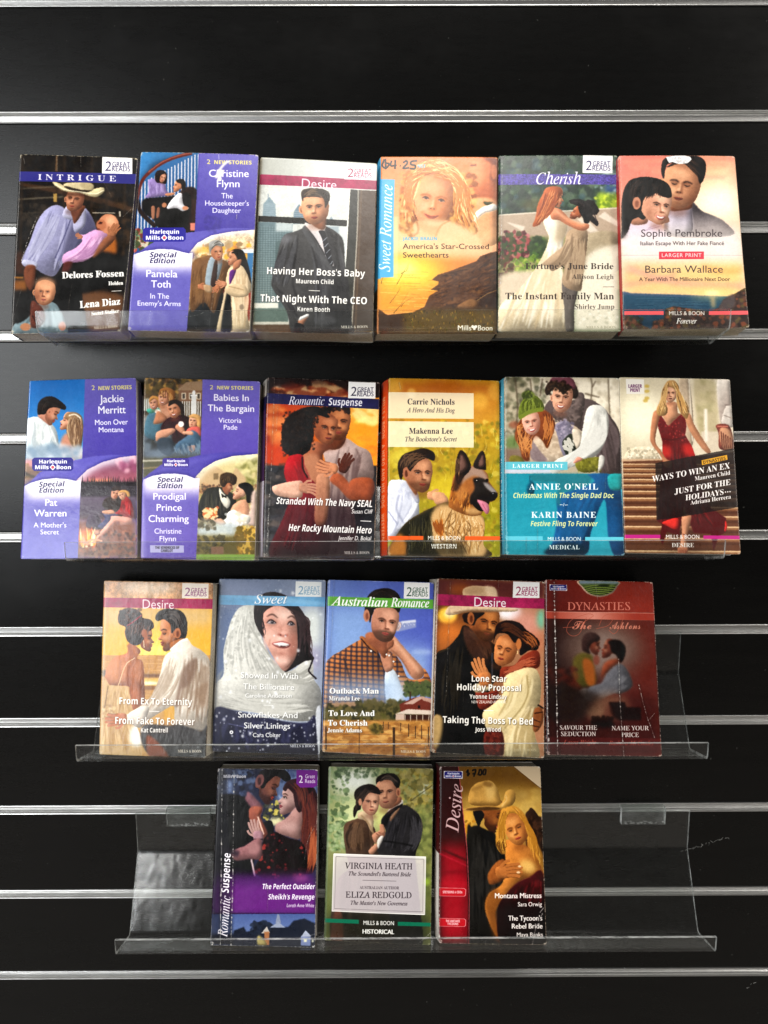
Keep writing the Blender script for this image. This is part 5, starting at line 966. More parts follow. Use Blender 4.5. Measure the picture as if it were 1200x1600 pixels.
def art_curls():
    c = Paint([68, 78, 1022, 82, 1022, 1508, 42, 1508])
    c.r(0, 0, 1150, 1600, 'f0a878')
    c.r(0, 60, 1100, 800, 'e08a50', g=(500, 80, 500, 760, 'f0c898')); c.r(0, 760, 1100, 1000, 'f6cf9a', f=40, g=(300, 780, 1000, 900, 'efb58c'))
    c.p([40, 860, 1050, 900, 1050, 1340, 40, 1340], 'e9a03a', s=0, f=30, g=(250, 1000, 900, 1000, 'd98a4e')); c.e(300, 1010, 260, 120, 'f7e24e', f=80); c.e(260, 980, 120, 60, 'fdf6a0', f=40, a=.8)
    for i in range(46):
        y = 1000+i*7.5; x = 60+rs.rand()*400; c.l([x, y, x+60+rs.rand()*120, y+4], 4, ['f6d060', 'b8741e', 'ffe98a'][i % 3], f=1, a=.5)
    # man's profile, top right
    mp = [800, 85, 790, 180, 735, 235, 770, 262, 775, 290, 788, 315, 775, 340, 800, 360, 785, 400, 810, 430, 900, 440, 1020, 430, 1020, 85]
    c.p(mp, 'd07c4a', f=3); c.clip(mp); c.e(850, 200, 60, 120, 'f0b080', f=30, a=.7); c.e(960, 380, 100, 80, 'b8643a', f=40, a=.7); c.p([900, 80, 1020, 80, 1020, 260, 960, 260, 980, 150], '8a4828', f=10); c.l([800, 150, 850, 145], 10, '7a4024', f=4); c.l([790, 316, 832, 316], 5, '94482c', f=2); c.e(990, 200, 22, 60, 'c87a4e', f=5); c.un()
    c.p([770, 450, 1022, 440, 1022, 760, 860, 760], 'e8a878', f=8); c.p([850, 520, 980, 455, 1015, 500, 900, 540, 800, 640], 'f6f0e4', f=5); c.p([905, 440, 980, 445, 930, 470], '4a4a20', f=4)
    # curls behind the face
    c.p([290, 200, 400, 140, 520, 130, 640, 190, 740, 260, 790, 400, 800, 560, 860, 680, 760, 720, 640, 600, 360, 600, 330, 740, 240, 620, 230, 480, 240, 320], 'b06a2e', f=5); c.dabs([240, 180, 380, 700], 60, 22, ['e0a050', '8a4c1e', 'f0c070'], f=4, a=.6); c.dabs([640, 220, 840, 700], 80, 22, ['e0a050', '8a4c1e', 'f0c070'], f=4, a=.6)
    c.face(500, 430, 225, rot=9, yaw=.05, skin='e8a070', dark='c9793e', lite='fbd2a6', side=1, mouth='soft', brow='b06a34', eye='5a3a24', lip='c4563c', jaw=.5)
    c.p([380, 600, 640, 600, 840, 700, 870, 800, 540, 780, 330, 700], 'f2c196', f=18); c.p([380, 600, 520, 640, 640, 590, 560, 640, 520, 720, 420, 680], 'e2a070', f=10, a=.7); c.l([640, 590, 560, 640, 510, 740], 10, 'b0703c', f=4, a=.6); c.l([370, 600, 380, 680, 340, 720], 14, '8a5a34', f=5, a=.6)
    cu = ['f6c47c', 'a8622c', 'e39a4c', 'fbe0a8', 'c67c3a']
    c.st([440, 170, 300, 230, 260, 420, 250, 600], [420, 240, 350, 320, 340, 480, 360, 620], 90, 9, cu, a=.6, j=.16)
    c.st([440, 170, 620, 170, 760, 300, 800, 480, 860, 680], [440, 230, 600, 240, 690, 360, 680, 520, 740, 680], 110, 10, cu, a=.6, j=.14)
    c.st([320, 160, 500, 110, 700, 190], [330, 260, 480, 190, 660, 260], 60, 9, cu, a=.5, j=.2); c.dabs([250, 480, 340, 700], 30, 14, cu, f=4, a=.5)
    c.r(0, 660, 1100, 860, 'f4d0a0', f=60, a=.5)
    # cliffs and grass
    cl = [1022, 835, 960, 850, 880, 880, 850, 920, 740, 960, 640, 1000, 540, 1030, 490, 1072, 545, 1085, 540, 1110, 480, 1150, 540, 1160, 470, 1200, 430, 1290, 330, 1335, 130, 1355, 60, 1305, 60, 1510, 1022, 1510]
    c.p(cl, '6e4a2e', s=0, f=2, g=(600, 1000, 900, 1300, '3e2b20')); c.clip(cl, s=0)
    c.st([540, 1050, 800, 980, 1022, 860], [450, 1300, 700, 1250, 1022, 1180], 160, 12, ['7d5436', '2c1d16', '96683f', '4a2f20'], a=.35, f=3, j=.1); c.dabs([480, 880, 1020, 1320], 140, 10, ['6a4a34', '2a1a14', '8a6440'], f=3, a=.4)
    c.r(200, 1310, 1100, 1520, '6a5420', f=24); c.dabs([250, 1320, 1040, 1500], 240, 9, ['a88430', '4e4a18', 'c49a3c', '6a6a24', '2e2a12'], a=.7, asp=.3, f=1); c.r(40, 1340, 260, 1520, '4a3018', f=20); c.un()
    c.p([690, 1290, 800, 1225, 860, 1250, 830, 1300], '8a6440', f=4); c.l([850, 1240, 940, 1180, 1020, 1150], 5, '9a7a50')
    for q in ([205, 1110, 250, 1030, 310, 930], [240, 1020, 280, 1000, 305, 950], [180, 1340, 240, 1270, 300, 1170], [150, 1260, 210, 1180, 240, 1120], [240, 1290, 270, 1250, 340, 1210], [80, 1100, 110, 1000]): c.l(q, 5, '7a5a1e', tp=1)
    c.fin(2.4)
    # blue flag with the sideways words
    c.r(30, 70, 78, 1062, '49a6d2'); c.p([70, 258, 190, 262, 182, 540, 182, 1050, 66, 1052], '5db3dc', s=0)
    c.p([180, 560, 215, 560, 215, 1060, 150, 1050, 180, 1040], 'f3e2b0', s=0, a=.4, f=4)
    c.t('Sweet Romance', 152, 1008, 132, 'is', 'eef6fa', w=700, rot=88.3, sl=.12, sp=.01)
    c.t('JACKIE BRAUN', 256, 752, 36, 'sb', '58b2d4', w=274, bold=1)
    c.t("America's Star-Crossed", 254, 822, 62, '__', '3a2a22', w=694, bold=.6); c.t('Sweethearts', 254, 892, 62, '__', '3a2a22', w=370, bold=.6)
    c.t('NST', 372, 168, 36, 'sb', '7cc4e0', w=68)
    for q in ([105, 100, 90, 150, 120, 170, 145, 135, 108, 130], [115, 95, 118, 180], [165, 110, 158, 150, 205, 148], [195, 105, 192, 178], [232, 150, 238, 152], [258, 128, 285, 112, 290, 135, 258, 172, 308, 168], [372, 112, 325, 118, 322, 142, 355, 150, 350, 176, 312, 174]): c.l(q, 14, '17130f', f=1)
    c.t('Mills', 694, 1478, 60, '__', 'f4efe2', w=112, bold=2); c.t('Boon', 856, 1478, 60, '__', 'f4efe2', w=120, bold=2)
    for dx, dy in ((-14, -8), (12, -8), (0, 8), (0, -4)): c.e(832+dx, 1456+dy, 11, 12, 'f4efe2')
    c.edgewear('e2c8a8', .35)
    return c

def art_bride():
    c = Paint([45, 68, 1005, 68, 1030, 1492, 42, 1488])
    c.r(0, 0, 1150, 1600, '4a5a3a')
    c.r(0, 60, 1100, 560, '33463c'); c.dabs([40, 70, 1010, 540], 320, 26, ['2a3c34', '5d7454', '1e2c2c', '8a9a80', '3c5a44', '4d6a7a'], f=7, a=.5); c.r(840, 370, 1010, 500, 'a8bf3c', f=14); c.dabs([820, 370, 1010, 490], 40, 14, ['d4e04e', '6f8a2c'], f=4); c.e(960, 330, 60, 50, '3a62a0', f=16, a=.7); c.dabs([820, 180, 1000, 360], 50, 14, ['b8ccd0', '6a8a7a'], f=5, a=.6); c.e(340, 470, 120, 60, '8a7a4a', f=30, a=.5)
    c.p([45, 550, 250, 530, 600, 520, 1010, 485, 1015, 700, 600, 740, 45, 720], 'b9a590', f=4, s=0)
    for q in ([100, 600, 260, 640, 240, 680], [260, 560, 400, 700, 420, 720], [680, 580, 780, 690, 860, 690, 740, 560], [850, 560, 1010, 640, 1010, 600, 900, 520]): c.p(q, 'e4d8c8', s=0, f=5, a=.8)
    c.l([50, 548, 1010, 490], 10, 'ded2c0', f=3); c.r(40, 720, 1100, 1150, '9a9468', f=10); c.r(40, 740, 440, 900, '3c5230', f=14); c.dabs([200, 730, 440, 900], 60, 18, ['2e4228', '5a7a3c', '465a30'], f=4); c.dabs([150, 860, 480, 1040], 110, 14, ['8fae3e', 'b8c860', '5a7a2c', '6a8a3a'], f=3, a=.7)
    c.p([740, 720, 1020, 700, 1030, 980, 760, 1020], 'a99a80', f=6); c.p([780, 860, 1030, 780, 1030, 860, 800, 960], 'd6ccb8', f=8, a=.7); c.p([760, 900, 1030, 860, 1030, 1500, 650, 1500], 'e4dcc8', f=24)
    c.dabs([650, 1290, 1000, 1420], 40, 10, ['b8b49c', 'f4f0e4'], f=4, a=.6)
    c.dabs([50, 680, 280, 900], 130, 17, ['8a3f44', 'c87a80', '5a2a30', 'b05a5a', '4a5a34'], f=3); c.dabs([45, 860, 160, 1120], 70, 15, ['4a3430', '7a4a44', '5a5a3a'], f=3, a=.8)
    c.p([45, 1040, 400, 1000, 560, 1100, 400, 1300, 45, 1300], 'd8c8b0', f=16)
    # dress
    dr = [400, 490, 470, 480, 520, 540, 590, 580, 600, 660, 570, 750, 560, 880, 560, 1000, 590, 1490, 42, 1490, 60, 1280, 200, 1160, 330, 1000, 400, 880, 450, 740, 420, 650, 395, 560]
    c.p(dr, 'efe6d2', f=3, g=(350, 600, 100, 1450, 'e3cfae')); c.clip(dr, f=3)
    c.st([430, 760, 250, 1100, 60, 1480], [560, 780, 570, 1100, 580, 1480], 80, 22, ['fbf6ea', 'cbb490', 'f4ead4', 'dcc8a4'], a=.5, f=8); c.p([540, 560, 600, 600, 590, 720, 500, 760], 'b8a080', f=14, a=.6); c.un()
    # man's jacket and legs
    c.p([560, 1080, 680, 1120, 655, 1300, 650, 1485, 590, 1485, 575, 1300], '6e6660', f=3); 
    jk = [600, 690, 680, 650, 750, 670, 765, 720, 745, 900, 720, 1100, 700, 1160, 600, 1140, 555, 1080, 575, 960, 480, 1000, 440, 960, 400, 940, 500, 850, 570, 790]
    c.p(jk, 'b0977c', f=2); c.clip(jk); c.st([620, 690, 600, 900, 570, 1080], [750, 700, 740, 900, 700, 1140], 44, 16, ['cbb496', '7d6650', 'bfa78a'], a=.5, f=5); c.st([600, 740, 520, 900, 430, 960], [680, 760, 600, 920, 480, 990], 24, 12, ['c8b092', '85705a'], a=.5, f=4); c.un()
    # embrace
    c.prof(672, 536, 62, rot=28, d=-1, skin='b9704e', dark='6a3a28', beard=.3); c.p([690, 480, 760, 520, 780, 600, 740, 615, 725, 570, 700, 530], '15100f', f=2)
    c.p([612, 432, 650, 420, 700, 420, 742, 436, 770, 424, 812, 432, 850, 490, 858, 515, 838, 545, 800, 548, 850, 600, 852, 628, 838, 638, 790, 600, 730, 520, 690, 478, 650, 462, 625, 455], '1d1616', s=0, f=2); c.l([640, 440, 700, 445, 740, 480], 8, '4a3c3c', f=4); c.l([742, 440, 800, 500, 840, 600], 7, '3c3032', f=3)
    c.p([470, 500, 540, 500, 620, 580, 700, 615, 770, 620, 765, 660, 700, 672, 600, 630, 530, 590, 470, 580], 'd38c68', f=3); c.l([500, 510, 600, 580, 740, 630], 18, 'efb894', f=8, a=.7)
    c.prof(510, 405, 84, rot=10, d=1, skin='d9946c', fem=1)
    hr = [400, 380, 430, 330, 500, 316, 548, 335, 562, 372, 545, 392, 530, 430, 520, 470, 480, 490, 430, 470, 400, 540, 380, 620, 320, 640, 345, 560, 360, 470]
    c.p(hr, 'b5663c', f=2); c.st([450, 330, 400, 450, 330, 630], [540, 370, 500, 480, 390, 620], 60, 8, ['e2a070', '7d3c20', 'd0824e', '9a5230'], a=.6, j=.08)
    c.fin()
    c.p([42, 218, 1008, 222, 1008, 302, 48, 304], '5f529f', s=0, n=.25, nf=FINE)
    c.t('Cherish', 342, 300, 132, 'is', 'f1edf4', w=366, sl=.1, sh=('5f529f', 0, 3, .4))
    great_reads(c, 726, 66, 966, 212, '4b4470')
    D = '3a302c'
    c.t("Fortune's June Bride", 972, 984, 72, 'bs', D, al='r', w=712, a=.9); c.t('Allison Leigh', 974, 1064, 56, 'bs', D, al='r', w=336, a=.75); c.l([888, 1127, 978, 1127], 4, '6a5c50')
    c.t('The Instant Family Man', 976, 1228, 78, 'bs', D, al='r', w=876, a=.9); c.t('Shirley Jump', 978, 1306, 56, 'bs', D, al='r', w=322, a=.75)
    c.t('MILLS & BOON', 990, 1464, 30, 'bs', 'b0a890', al='r', w=240)
    c.crease([75, 80, 72, 500, 62, 1100], 6, .6); c.edgewear('d8d2c4', .5)
    return c

def art_sunset():
    c = Paint([30, 68, 970, 74, 1082, 1462, 75, 1470])
    c.r(0, 0, 1200, 1600, 'dc8070', g=(200, 100, 500, 700, 'e8c8a8')); c.r(600, 60, 1200, 500, 'e8b488', f=80, g=(650, 100, 850, 430, 'f6e6c4')); c.e(860, 440, 220, 120, 'fbf6e0', f=70, a=.9)
    for i in range(14): c.l([60+rs.rand()*700, 90+i*14, 400+rs.rand()*600, 80+i*16], 24, ['e89a80', 'c86a68', 'f0b890'][i % 3], f=14, a=.3)
    c.r(40, 620, 1200, 1000, 'e8ddd6', f=60, a=.95); c.r(40, 900, 1200, 1200, 'e8c088', f=50, g=(100, 900, 900, 1150, 'f2cf86'), a=.9); c.l([100, 960, 500, 1080, 1050, 1110], 40, 'c8849a', f=26, a=.5); c.l([80, 1100, 400, 1050, 500, 1000], 30, 'd08a8c', f=20, a=.5); c.l([700, 950, 900, 990, 1050, 960], 50, 'e8a058', f=22, a=.5)
    # man
    jk = [620, 430, 700, 500, 820, 550, 900, 600, 940, 700, 440, 700, 430, 520, 500, 480]
    c.p(jk, '4c464a', f=4, g=(600, 480, 640, 700, 'c8bcb8')); c.p([450, 500, 600, 470, 620, 500, 620, 680, 450, 680], 'a9a0b0', f=8, g=(550, 500, 550, 700, 'ddd4d4'))
    c.p([470, 440, 610, 420, 620, 480, 540, 500, 460, 500], '8a563c', f=4)
    c.face(540, 300, 190, rot=9, yaw=-.15, skin='d29a76', dark='7e503a', lite='f0c29c', side=1, eyes='shut', mouth='shut', beard=.25, beardc='4a2c20', brow='1c1210', ear=1, jaw=.56, lip='8a4a3c', wide=.8)
    hr = [378, 200, 390, 110, 450, 75, 560, 70, 680, 78, 735, 130, 725, 240, 690, 290, 670, 230, 640, 160, 540, 130, 440, 130, 410, 180, 400, 250]
    c.p(hr, '1c1614', f=2); c.st([410, 120, 560, 80, 720, 160], [420, 170, 560, 130, 690, 260], 40, 8, ['3c302a', '100c0a', '4e3c32'], a=.6)
    # woman
    c.p([80, 720, 130, 560, 300, 560, 420, 680, 440, 780, 70, 780], 'dccdd8', f=12); c.l([240, 660, 380, 620], 8, 'b8a0b4', f=3); c.l([270, 640, 380, 600], 6, 'b8a0b4', f=3)
    c.p([150, 480, 260, 540, 260, 600, 150, 610, 120, 560], 'c08a70', f=4)
    c.p([60, 640, 60, 420, 100, 290, 200, 238, 330, 245, 430, 290, 460, 370, 440, 400, 330, 360, 250, 560, 190, 550, 140, 580, 110, 660, 60, 720], '17120f', f=2)
    c.p([240, 380, 420, 370, 445, 420, 430, 520, 440, 590, 340, 598, 260, 560, 210, 480, 215, 400], 'd79f82', f=2)
    c.face(352, 462, 146, rot=10, yaw=.75, wide=.72, skin='e2ac90', dark='9a644c', lite='f4cfb4', side=-1, eyes='open', mouth='smile', brow='2a1c16', jaw=.5, lip='b4605a')
    fr = [100, 290, 200, 238, 330, 245, 430, 290, 462, 370, 445, 400, 380, 385, 345, 360, 290, 380, 240, 400, 215, 500, 190, 545, 130, 560, 80, 480]
    c.p(fr, '17120f', f=2); c.st([200, 245, 120, 330, 110, 520], [400, 280, 380, 330, 300, 380], 50, 7, ['3a2c26', '0c0908', '4a3a34'], a=.5); c.st([240, 250, 250, 400], [440, 300, 440, 400], 40, 6, ['34281f', '0c0908'], a=.6); c.e(180, 440, 34, 50, 'c98e72', f=2); c.e(182, 445, 16, 28, '7a4a3a', f=4, a=.7)
    c.l([80, 520, 90, 620, 70, 720], 40, '17120f', f=10, a=.7); c.r(40, 690, 1200, 880, 'e9dfda', f=44, a=.85)
    # sea and rocks
    c.p([70, 1170, 1070, 1200, 1090, 1480, 70, 1480], '31586e', s=0, f=2, g=(500, 1180, 500, 1420, '24465a')); c.e(790, 1170, 60, 22, 'fff6c8', f=16); c.p([60, 1150, 140, 1168, 500, 1180, 860, 1196, 500, 1200, 60, 1180], '4a5f78', s=0, f=4); c.l([790, 1200, 800, 1290], 30, 'e8b878', f=14, a=.7)
    c.e(790, 1165, 190, 44, 'f8d888', f=40, a=.5)
    for i in range(24): c.l([120+rs.rand()*500, 1200+i*5, 400+rs.rand()*400, 1202+i*5], 3, ['6a8a98', '1e3a4e'][i % 2], f=1, a=.5)
    rk = [840, 1290, 880, 1220, 960, 1180, 1060, 1120, 1090, 1480, 300, 1480, 310, 1400, 400, 1380, 410, 1300, 480, 1275, 560, 1290, 700, 1310, 780, 1320]
    c.p(rk, '453632', f=2, s=0); c.clip(rk, s=0); c.dabs([300, 1120, 1090, 1480], 260, 18, ['6a5048', '2a2220', '8a5a44', '55443c', '7a6a3c', 'b0603c'], f=3, a=.55); c.un()
    c.p([80, 1350, 160, 1380, 220, 1430, 280, 1470, 80, 1470], '6a4a3a', f=3); c.dabs([80, 1360, 230, 1465], 40, 14, ['8a5a44', '4a5a30', '3a2c28'], f=3, a=.6); c.p([840, 1290, 880, 1220, 960, 1180, 960, 1280, 860, 1330], '5e5656', f=6, a=.8)
    # torn patch of white on the hair
    c.p([414, 82, 470, 74, 560, 70, 610, 80, 624, 100, 590, 130, 520, 138, 470, 120, 440, 128], 'eceae8', s=0); c.dabs([430, 80, 610, 130], 16, 8, ['b4b0ae'], a=.6)
    c.fin()
    T = '4f4648'
    c.t('Sophie Pembroke', 540, 708, 86, '__', T, al='c', w=656); c.t('Italian Escape With Her Fake Fiancé', 545, 776, 46, '__', '3f3638', al='c', w=676, bold=.8)
    c.l([60, 856, 1040, 858], 3, 'a89aa0', a=.8); c.r(360, 828, 722, 890, 'd8505c'); c.t('LARGER PRINT', 541, 872, 44, '__', 'f6e8e6', al='c', w=322, sp=.06, bold=.6)
    c.t('Barbara Wallace', 558, 1000, 86, '__', T, al='c', w=632); c.t('A Year With The Millionaire Next Door', 565, 1068, 46, '__', '4a3c38', al='c', w=732, bold=.8)
    mb_foot(c, 1332, 80, 1072, 398, 762, 'f06a6c', '', slope=0) if False else None
    c.r(80, 1316, 398, 1348, 'ee6a6e'); c.r(762, 1318, 1072, 1350, 'ee6a6e'); c.t('MILLS & BOON', 582, 1350, 46, '__', 'f2ece4', al='c', w=286, bold=.8)
    c.t('Forever', 582, 1422, 66, 'is', 'f4efe8', al='c', w=162, bold=3, sl=.05)
    c.crease([930, 1360, 925, 1470], 4, .5); c.edgewear('e8d8c8', .45)
    return c

# ---------------------------------------------------------------- second row

def art_moon():
    c = Paint([128, 78, 995, 52, 1005, 1515, 55, 1515])
    c.r(0, 0, 1150, 1600, '6a64b4')
    c.p([125, 75, 580, 65, 560, 700, 95, 700], '2a78c0', s=0, g=(300, 80, 300, 600, '4d9ad6'))
    # man and woman about to kiss
    c.p([60, 640, 560, 600, 560, 700, 60, 720], '93a6b4', f=10); 
    sh = [110, 400, 140, 360, 210, 355, 300, 400, 350, 460, 370, 560, 380, 640, 100, 640]
    c.p(sh, 'd8dcdc', f=3, g=(200, 400, 240, 640, 'b4c4cc')); c.clip(sh); c.st([150, 370, 130, 620], [300, 410, 370, 620], 30, 16, ['f2f2ee', 'b0b8ba', 'e2e4e2'], a=.5, f=5); c.un()
    c.p([200, 340, 270, 330, 300, 420, 240, 380], 'c8907a', f=3)
    c.prof(310, 320, 96, rot=30, d=1, skin='cf9276', dark='7d4a38', beard=.25)
    c.p([200, 330, 205, 250, 250, 205, 330, 200, 420, 265, 415, 300, 350, 280, 290, 290, 262, 330, 230, 335], '2b201c', f=2); c.st([215, 320, 250, 220, 400, 270], [250, 330, 290, 260, 400, 290], 26, 6, ['5a473c', '15100e'], a=.6)
    c.p([380, 560, 430, 480, 500, 520, 550, 620, 540, 680, 400, 660], 'c89078', f=10)
    c.prof(440, 392, 78, rot=20, d=-1, skin='d6a084', fem=1, ear=0)
    c.p([418, 352, 440, 322, 500, 318, 548, 345, 560, 400, 480, 400, 445, 385], '9a7a5a', f=2)
    c.p([440, 345, 480, 330, 540, 345, 565, 400, 560, 520, 540, 610, 480, 590, 440, 500, 430, 440, 450, 390], '9a7a5a', f=2); c.st([460, 335, 440, 440, 470, 590], [540, 350, 560, 440, 540, 610], 60, 8, ['d8bd9a', '5a4030', 'b89878', '7a5c44'], a=.6, j=.08); c.l([450, 345, 500, 335, 545, 365], 10, 'f2e6d0', f=3)
    c.r(90, 600, 560, 700, 'b4c4d0', f=24, a=.7); c.dabs([95, 600, 540, 690], 34, 34, ['dfe6ec', '6e8aa4', '94a8ba'], f=12, a=.6); c.r(80, 690, 500, 760, 'd8a2a4', f=10); c.r(80, 760, 400, 900, '6a5a58', f=14); c.dabs([80, 740, 300, 880], 60, 16, ['8a7444', '48484e', 'a8887a'], f=5, a=.6, asp=3)
    c.p([580, 60, 1000, 50, 1000, 690, 558, 690], '7870bc', s=0, g=(700, 60, 780, 640, '5448a4'))
    c.p([85, 905, 130, 880, 220, 790, 330, 740, 500, 695, 640, 665, 800, 652, 1000, 655, 1000, 1000, 80, 1000], '6a63bc', s=0, f=2); c.p([85, 905, 150, 850, 300, 760, 500, 720, 490, 760, 300, 820, 150, 880], '8a86d0', f=12, a=.4)
    br = [505, 862, 600, 770, 720, 710, 860, 672, 1000, 655, 1010, 1520, 520, 1520, 545, 870]
    c.p([495, 868, 600, 755, 720, 695, 860, 660, 1005, 648, 1005, 1000, 540, 1000], '3a3388', s=0, f=8, a=.6)
    c.clip(br, s=0); c.r(480, 640, 1010, 900, '7d4a66', g=(700, 700, 700, 860, 'b06a78')); c.l([500, 870, 600, 775, 720, 715, 860, 680, 1000, 660], 70, 'e6dce8', f=26, a=.9); c.r(620, 845, 800, 880, 'f2a084', f=8); c.dabs([850, 660, 1000, 780], 16, 26, ['f2c4d0', 'a0587a'], f=8, a=.7); c.r(480, 870, 1010, 1020, '38303a', f=4)
    for i in range(32):
        x = 560+i*14; h = 20+rs.rand()*44; c.p([x-9, 900, x, 880-h, x+9, 900], '2a2228', s=0)
    c.r(480, 990, 1010, 1180, '67596c', f=8, g=(700, 1000, 700, 1180, '4a3e50')); c.r(480, 1180, 1010, 1520, '8a5a48', f=30); c.dabs([530, 1280, 1000, 1500], 200, 12, ['b87a58', '5a3a34', '8a6a54', '3e2a2a'], f=3, a=.6)
    c.p([590, 1200, 620, 1140, 680, 1140, 720, 1230, 700, 1260, 600, 1250], '4a3a50', f=3)
    c.p([720, 1060, 740, 1010, 790, 990, 870, 1010, 890, 1100, 870, 1170, 780, 1160, 750, 1100], '3a2c28', f=2); c.p([730, 1120, 860, 1130, 800, 1180, 770, 1260, 680, 1240, 740, 1180], '4a4a70', f=3)
    c.p([880, 1010, 920, 990, 960, 1050, 975, 1150, 940, 1170, 870, 1140, 820, 1130, 860, 1090], 'a8262e', f=2); c.st([890, 1010, 860, 1120], [950, 1040, 960, 1150], 14, 10, ['d04a4c', '701820'], a=.6, f=3)
    c.p([800, 1150, 950, 1165, 940, 1220, 870, 1225, 840, 1200, 720, 1310, 690, 1300, 780, 1190], 'dfa898', f=3); c.p([870, 1220, 930, 1240, 950, 1400, 860, 1450, 800, 1300], 'e8dce0', f=26, a=.0)
    c.face(822, 965, 46, rot=15, yaw=.3, skin='d49a80'); c.p([795, 935, 820, 905, 865, 915, 870, 950, 850, 935, 810, 945], '3a221a', f=2)
    c.face(880, 975, 42, rot=-24, yaw=-.5, skin='e0ae92', eyes='shut'); c.p([850, 960, 880, 935, 930, 945, 945, 985, 925, 990, 900, 955], 'd8a868', f=2)
    c.p([720, 1110, 800, 1100, 820, 1130, 740, 1135], 'd8a084', f=2)
    # camp fire
    fl = ['f6b04a', 'fbe6a0', 'e8703a', 'fff4d0']
    c.e(590, 1330, 90, 70, 'e8884a', f=26, a=.8)
    for i in range(26):
        x = 540+rs.rand()*120; y = 1260+rs.rand()*90; c.l([x, y+70, x+rs.rand()*20-10, y+20, x+rs.rand()*24-12, y-30], 18, fl[i % 4], f=3, tp=1, a=.85)
    for q in ([560, 1390, 640, 1350, 720, 1360], [600, 1400, 560, 1330], [640, 1380, 700, 1300], [540, 1360, 620, 1390]): c.l(q, 16, 'd8a488', f=3)
    c.p([650, 1280, 690, 1270, 700, 1300, 660, 1310], 'c89a84', f=3)
    c.un()
    bl = [80, 912, 140, 880, 240, 850, 340, 840, 440, 848, 505, 862, 548, 850, 520, 1515, 55, 1515]
    c.p([80, 905, 140, 868, 240, 838, 340, 828, 450, 838, 530, 860, 530, 900, 80, 930], '3f3888', s=0, f=8, a=.7)
    c.clip(bl, s=0); c.r(0, 800, 620, 1520, '6a64b4', g=(300, 1000, 300, 1500, '6a68bc')); c.r(0, 800, 620, 1010, 'f2eff6', f=44); c.e(300, 900, 210, 60, 'fbf9fc', f=30, a=.7); c.r(60, 950, 130, 1500, '7a76c4', f=30, a=.5); c.un()
    c.fin(1.6, .06)
    roundel(c, 156, 674, 486, 782, '3a3390')
    c.t('Special', 206, 910, 58, 'sb', '2b2463', w=202, sl=.22, bold=1, rot=1); c.t('Edition', 206, 958, 58, 'sb', '2b2463', w=198, sl=.22, bold=1)
    W = 'eeecf6'; special_words(c, '2 NEW STORIES', 632, 148, 326, 2)
    c.t('Jackie', 798, 240, 82, '__', W, al='c', w=188, bold=2, rot=2); c.t('Merritt', 795, 326, 82, '__', W, al='c', w=226, bold=2, rot=1.5)
    c.t('Moon Over', 792, 414, 60, '__', W, al='c', w=270, bold=1, rot=1.5); c.t('Montana', 790, 472, 58, '__', W, al='c', w=206, bold=1, rot=1)
    c.t('Pat', 305, 1066, 82, '__', W, al='c', w=100, bold=2); c.t('Warren', 300, 1154, 82, '__', W, al='c', w=258, bold=2)
    c.t("A Mother's", 298, 1246, 60, '__', W, al='c', w=262, bold=1); c.t('Secret', 294, 1304, 58, '__', W, al='c', w=150, bold=1)
    c.edgewear('d9d3d8', .3)
    return c

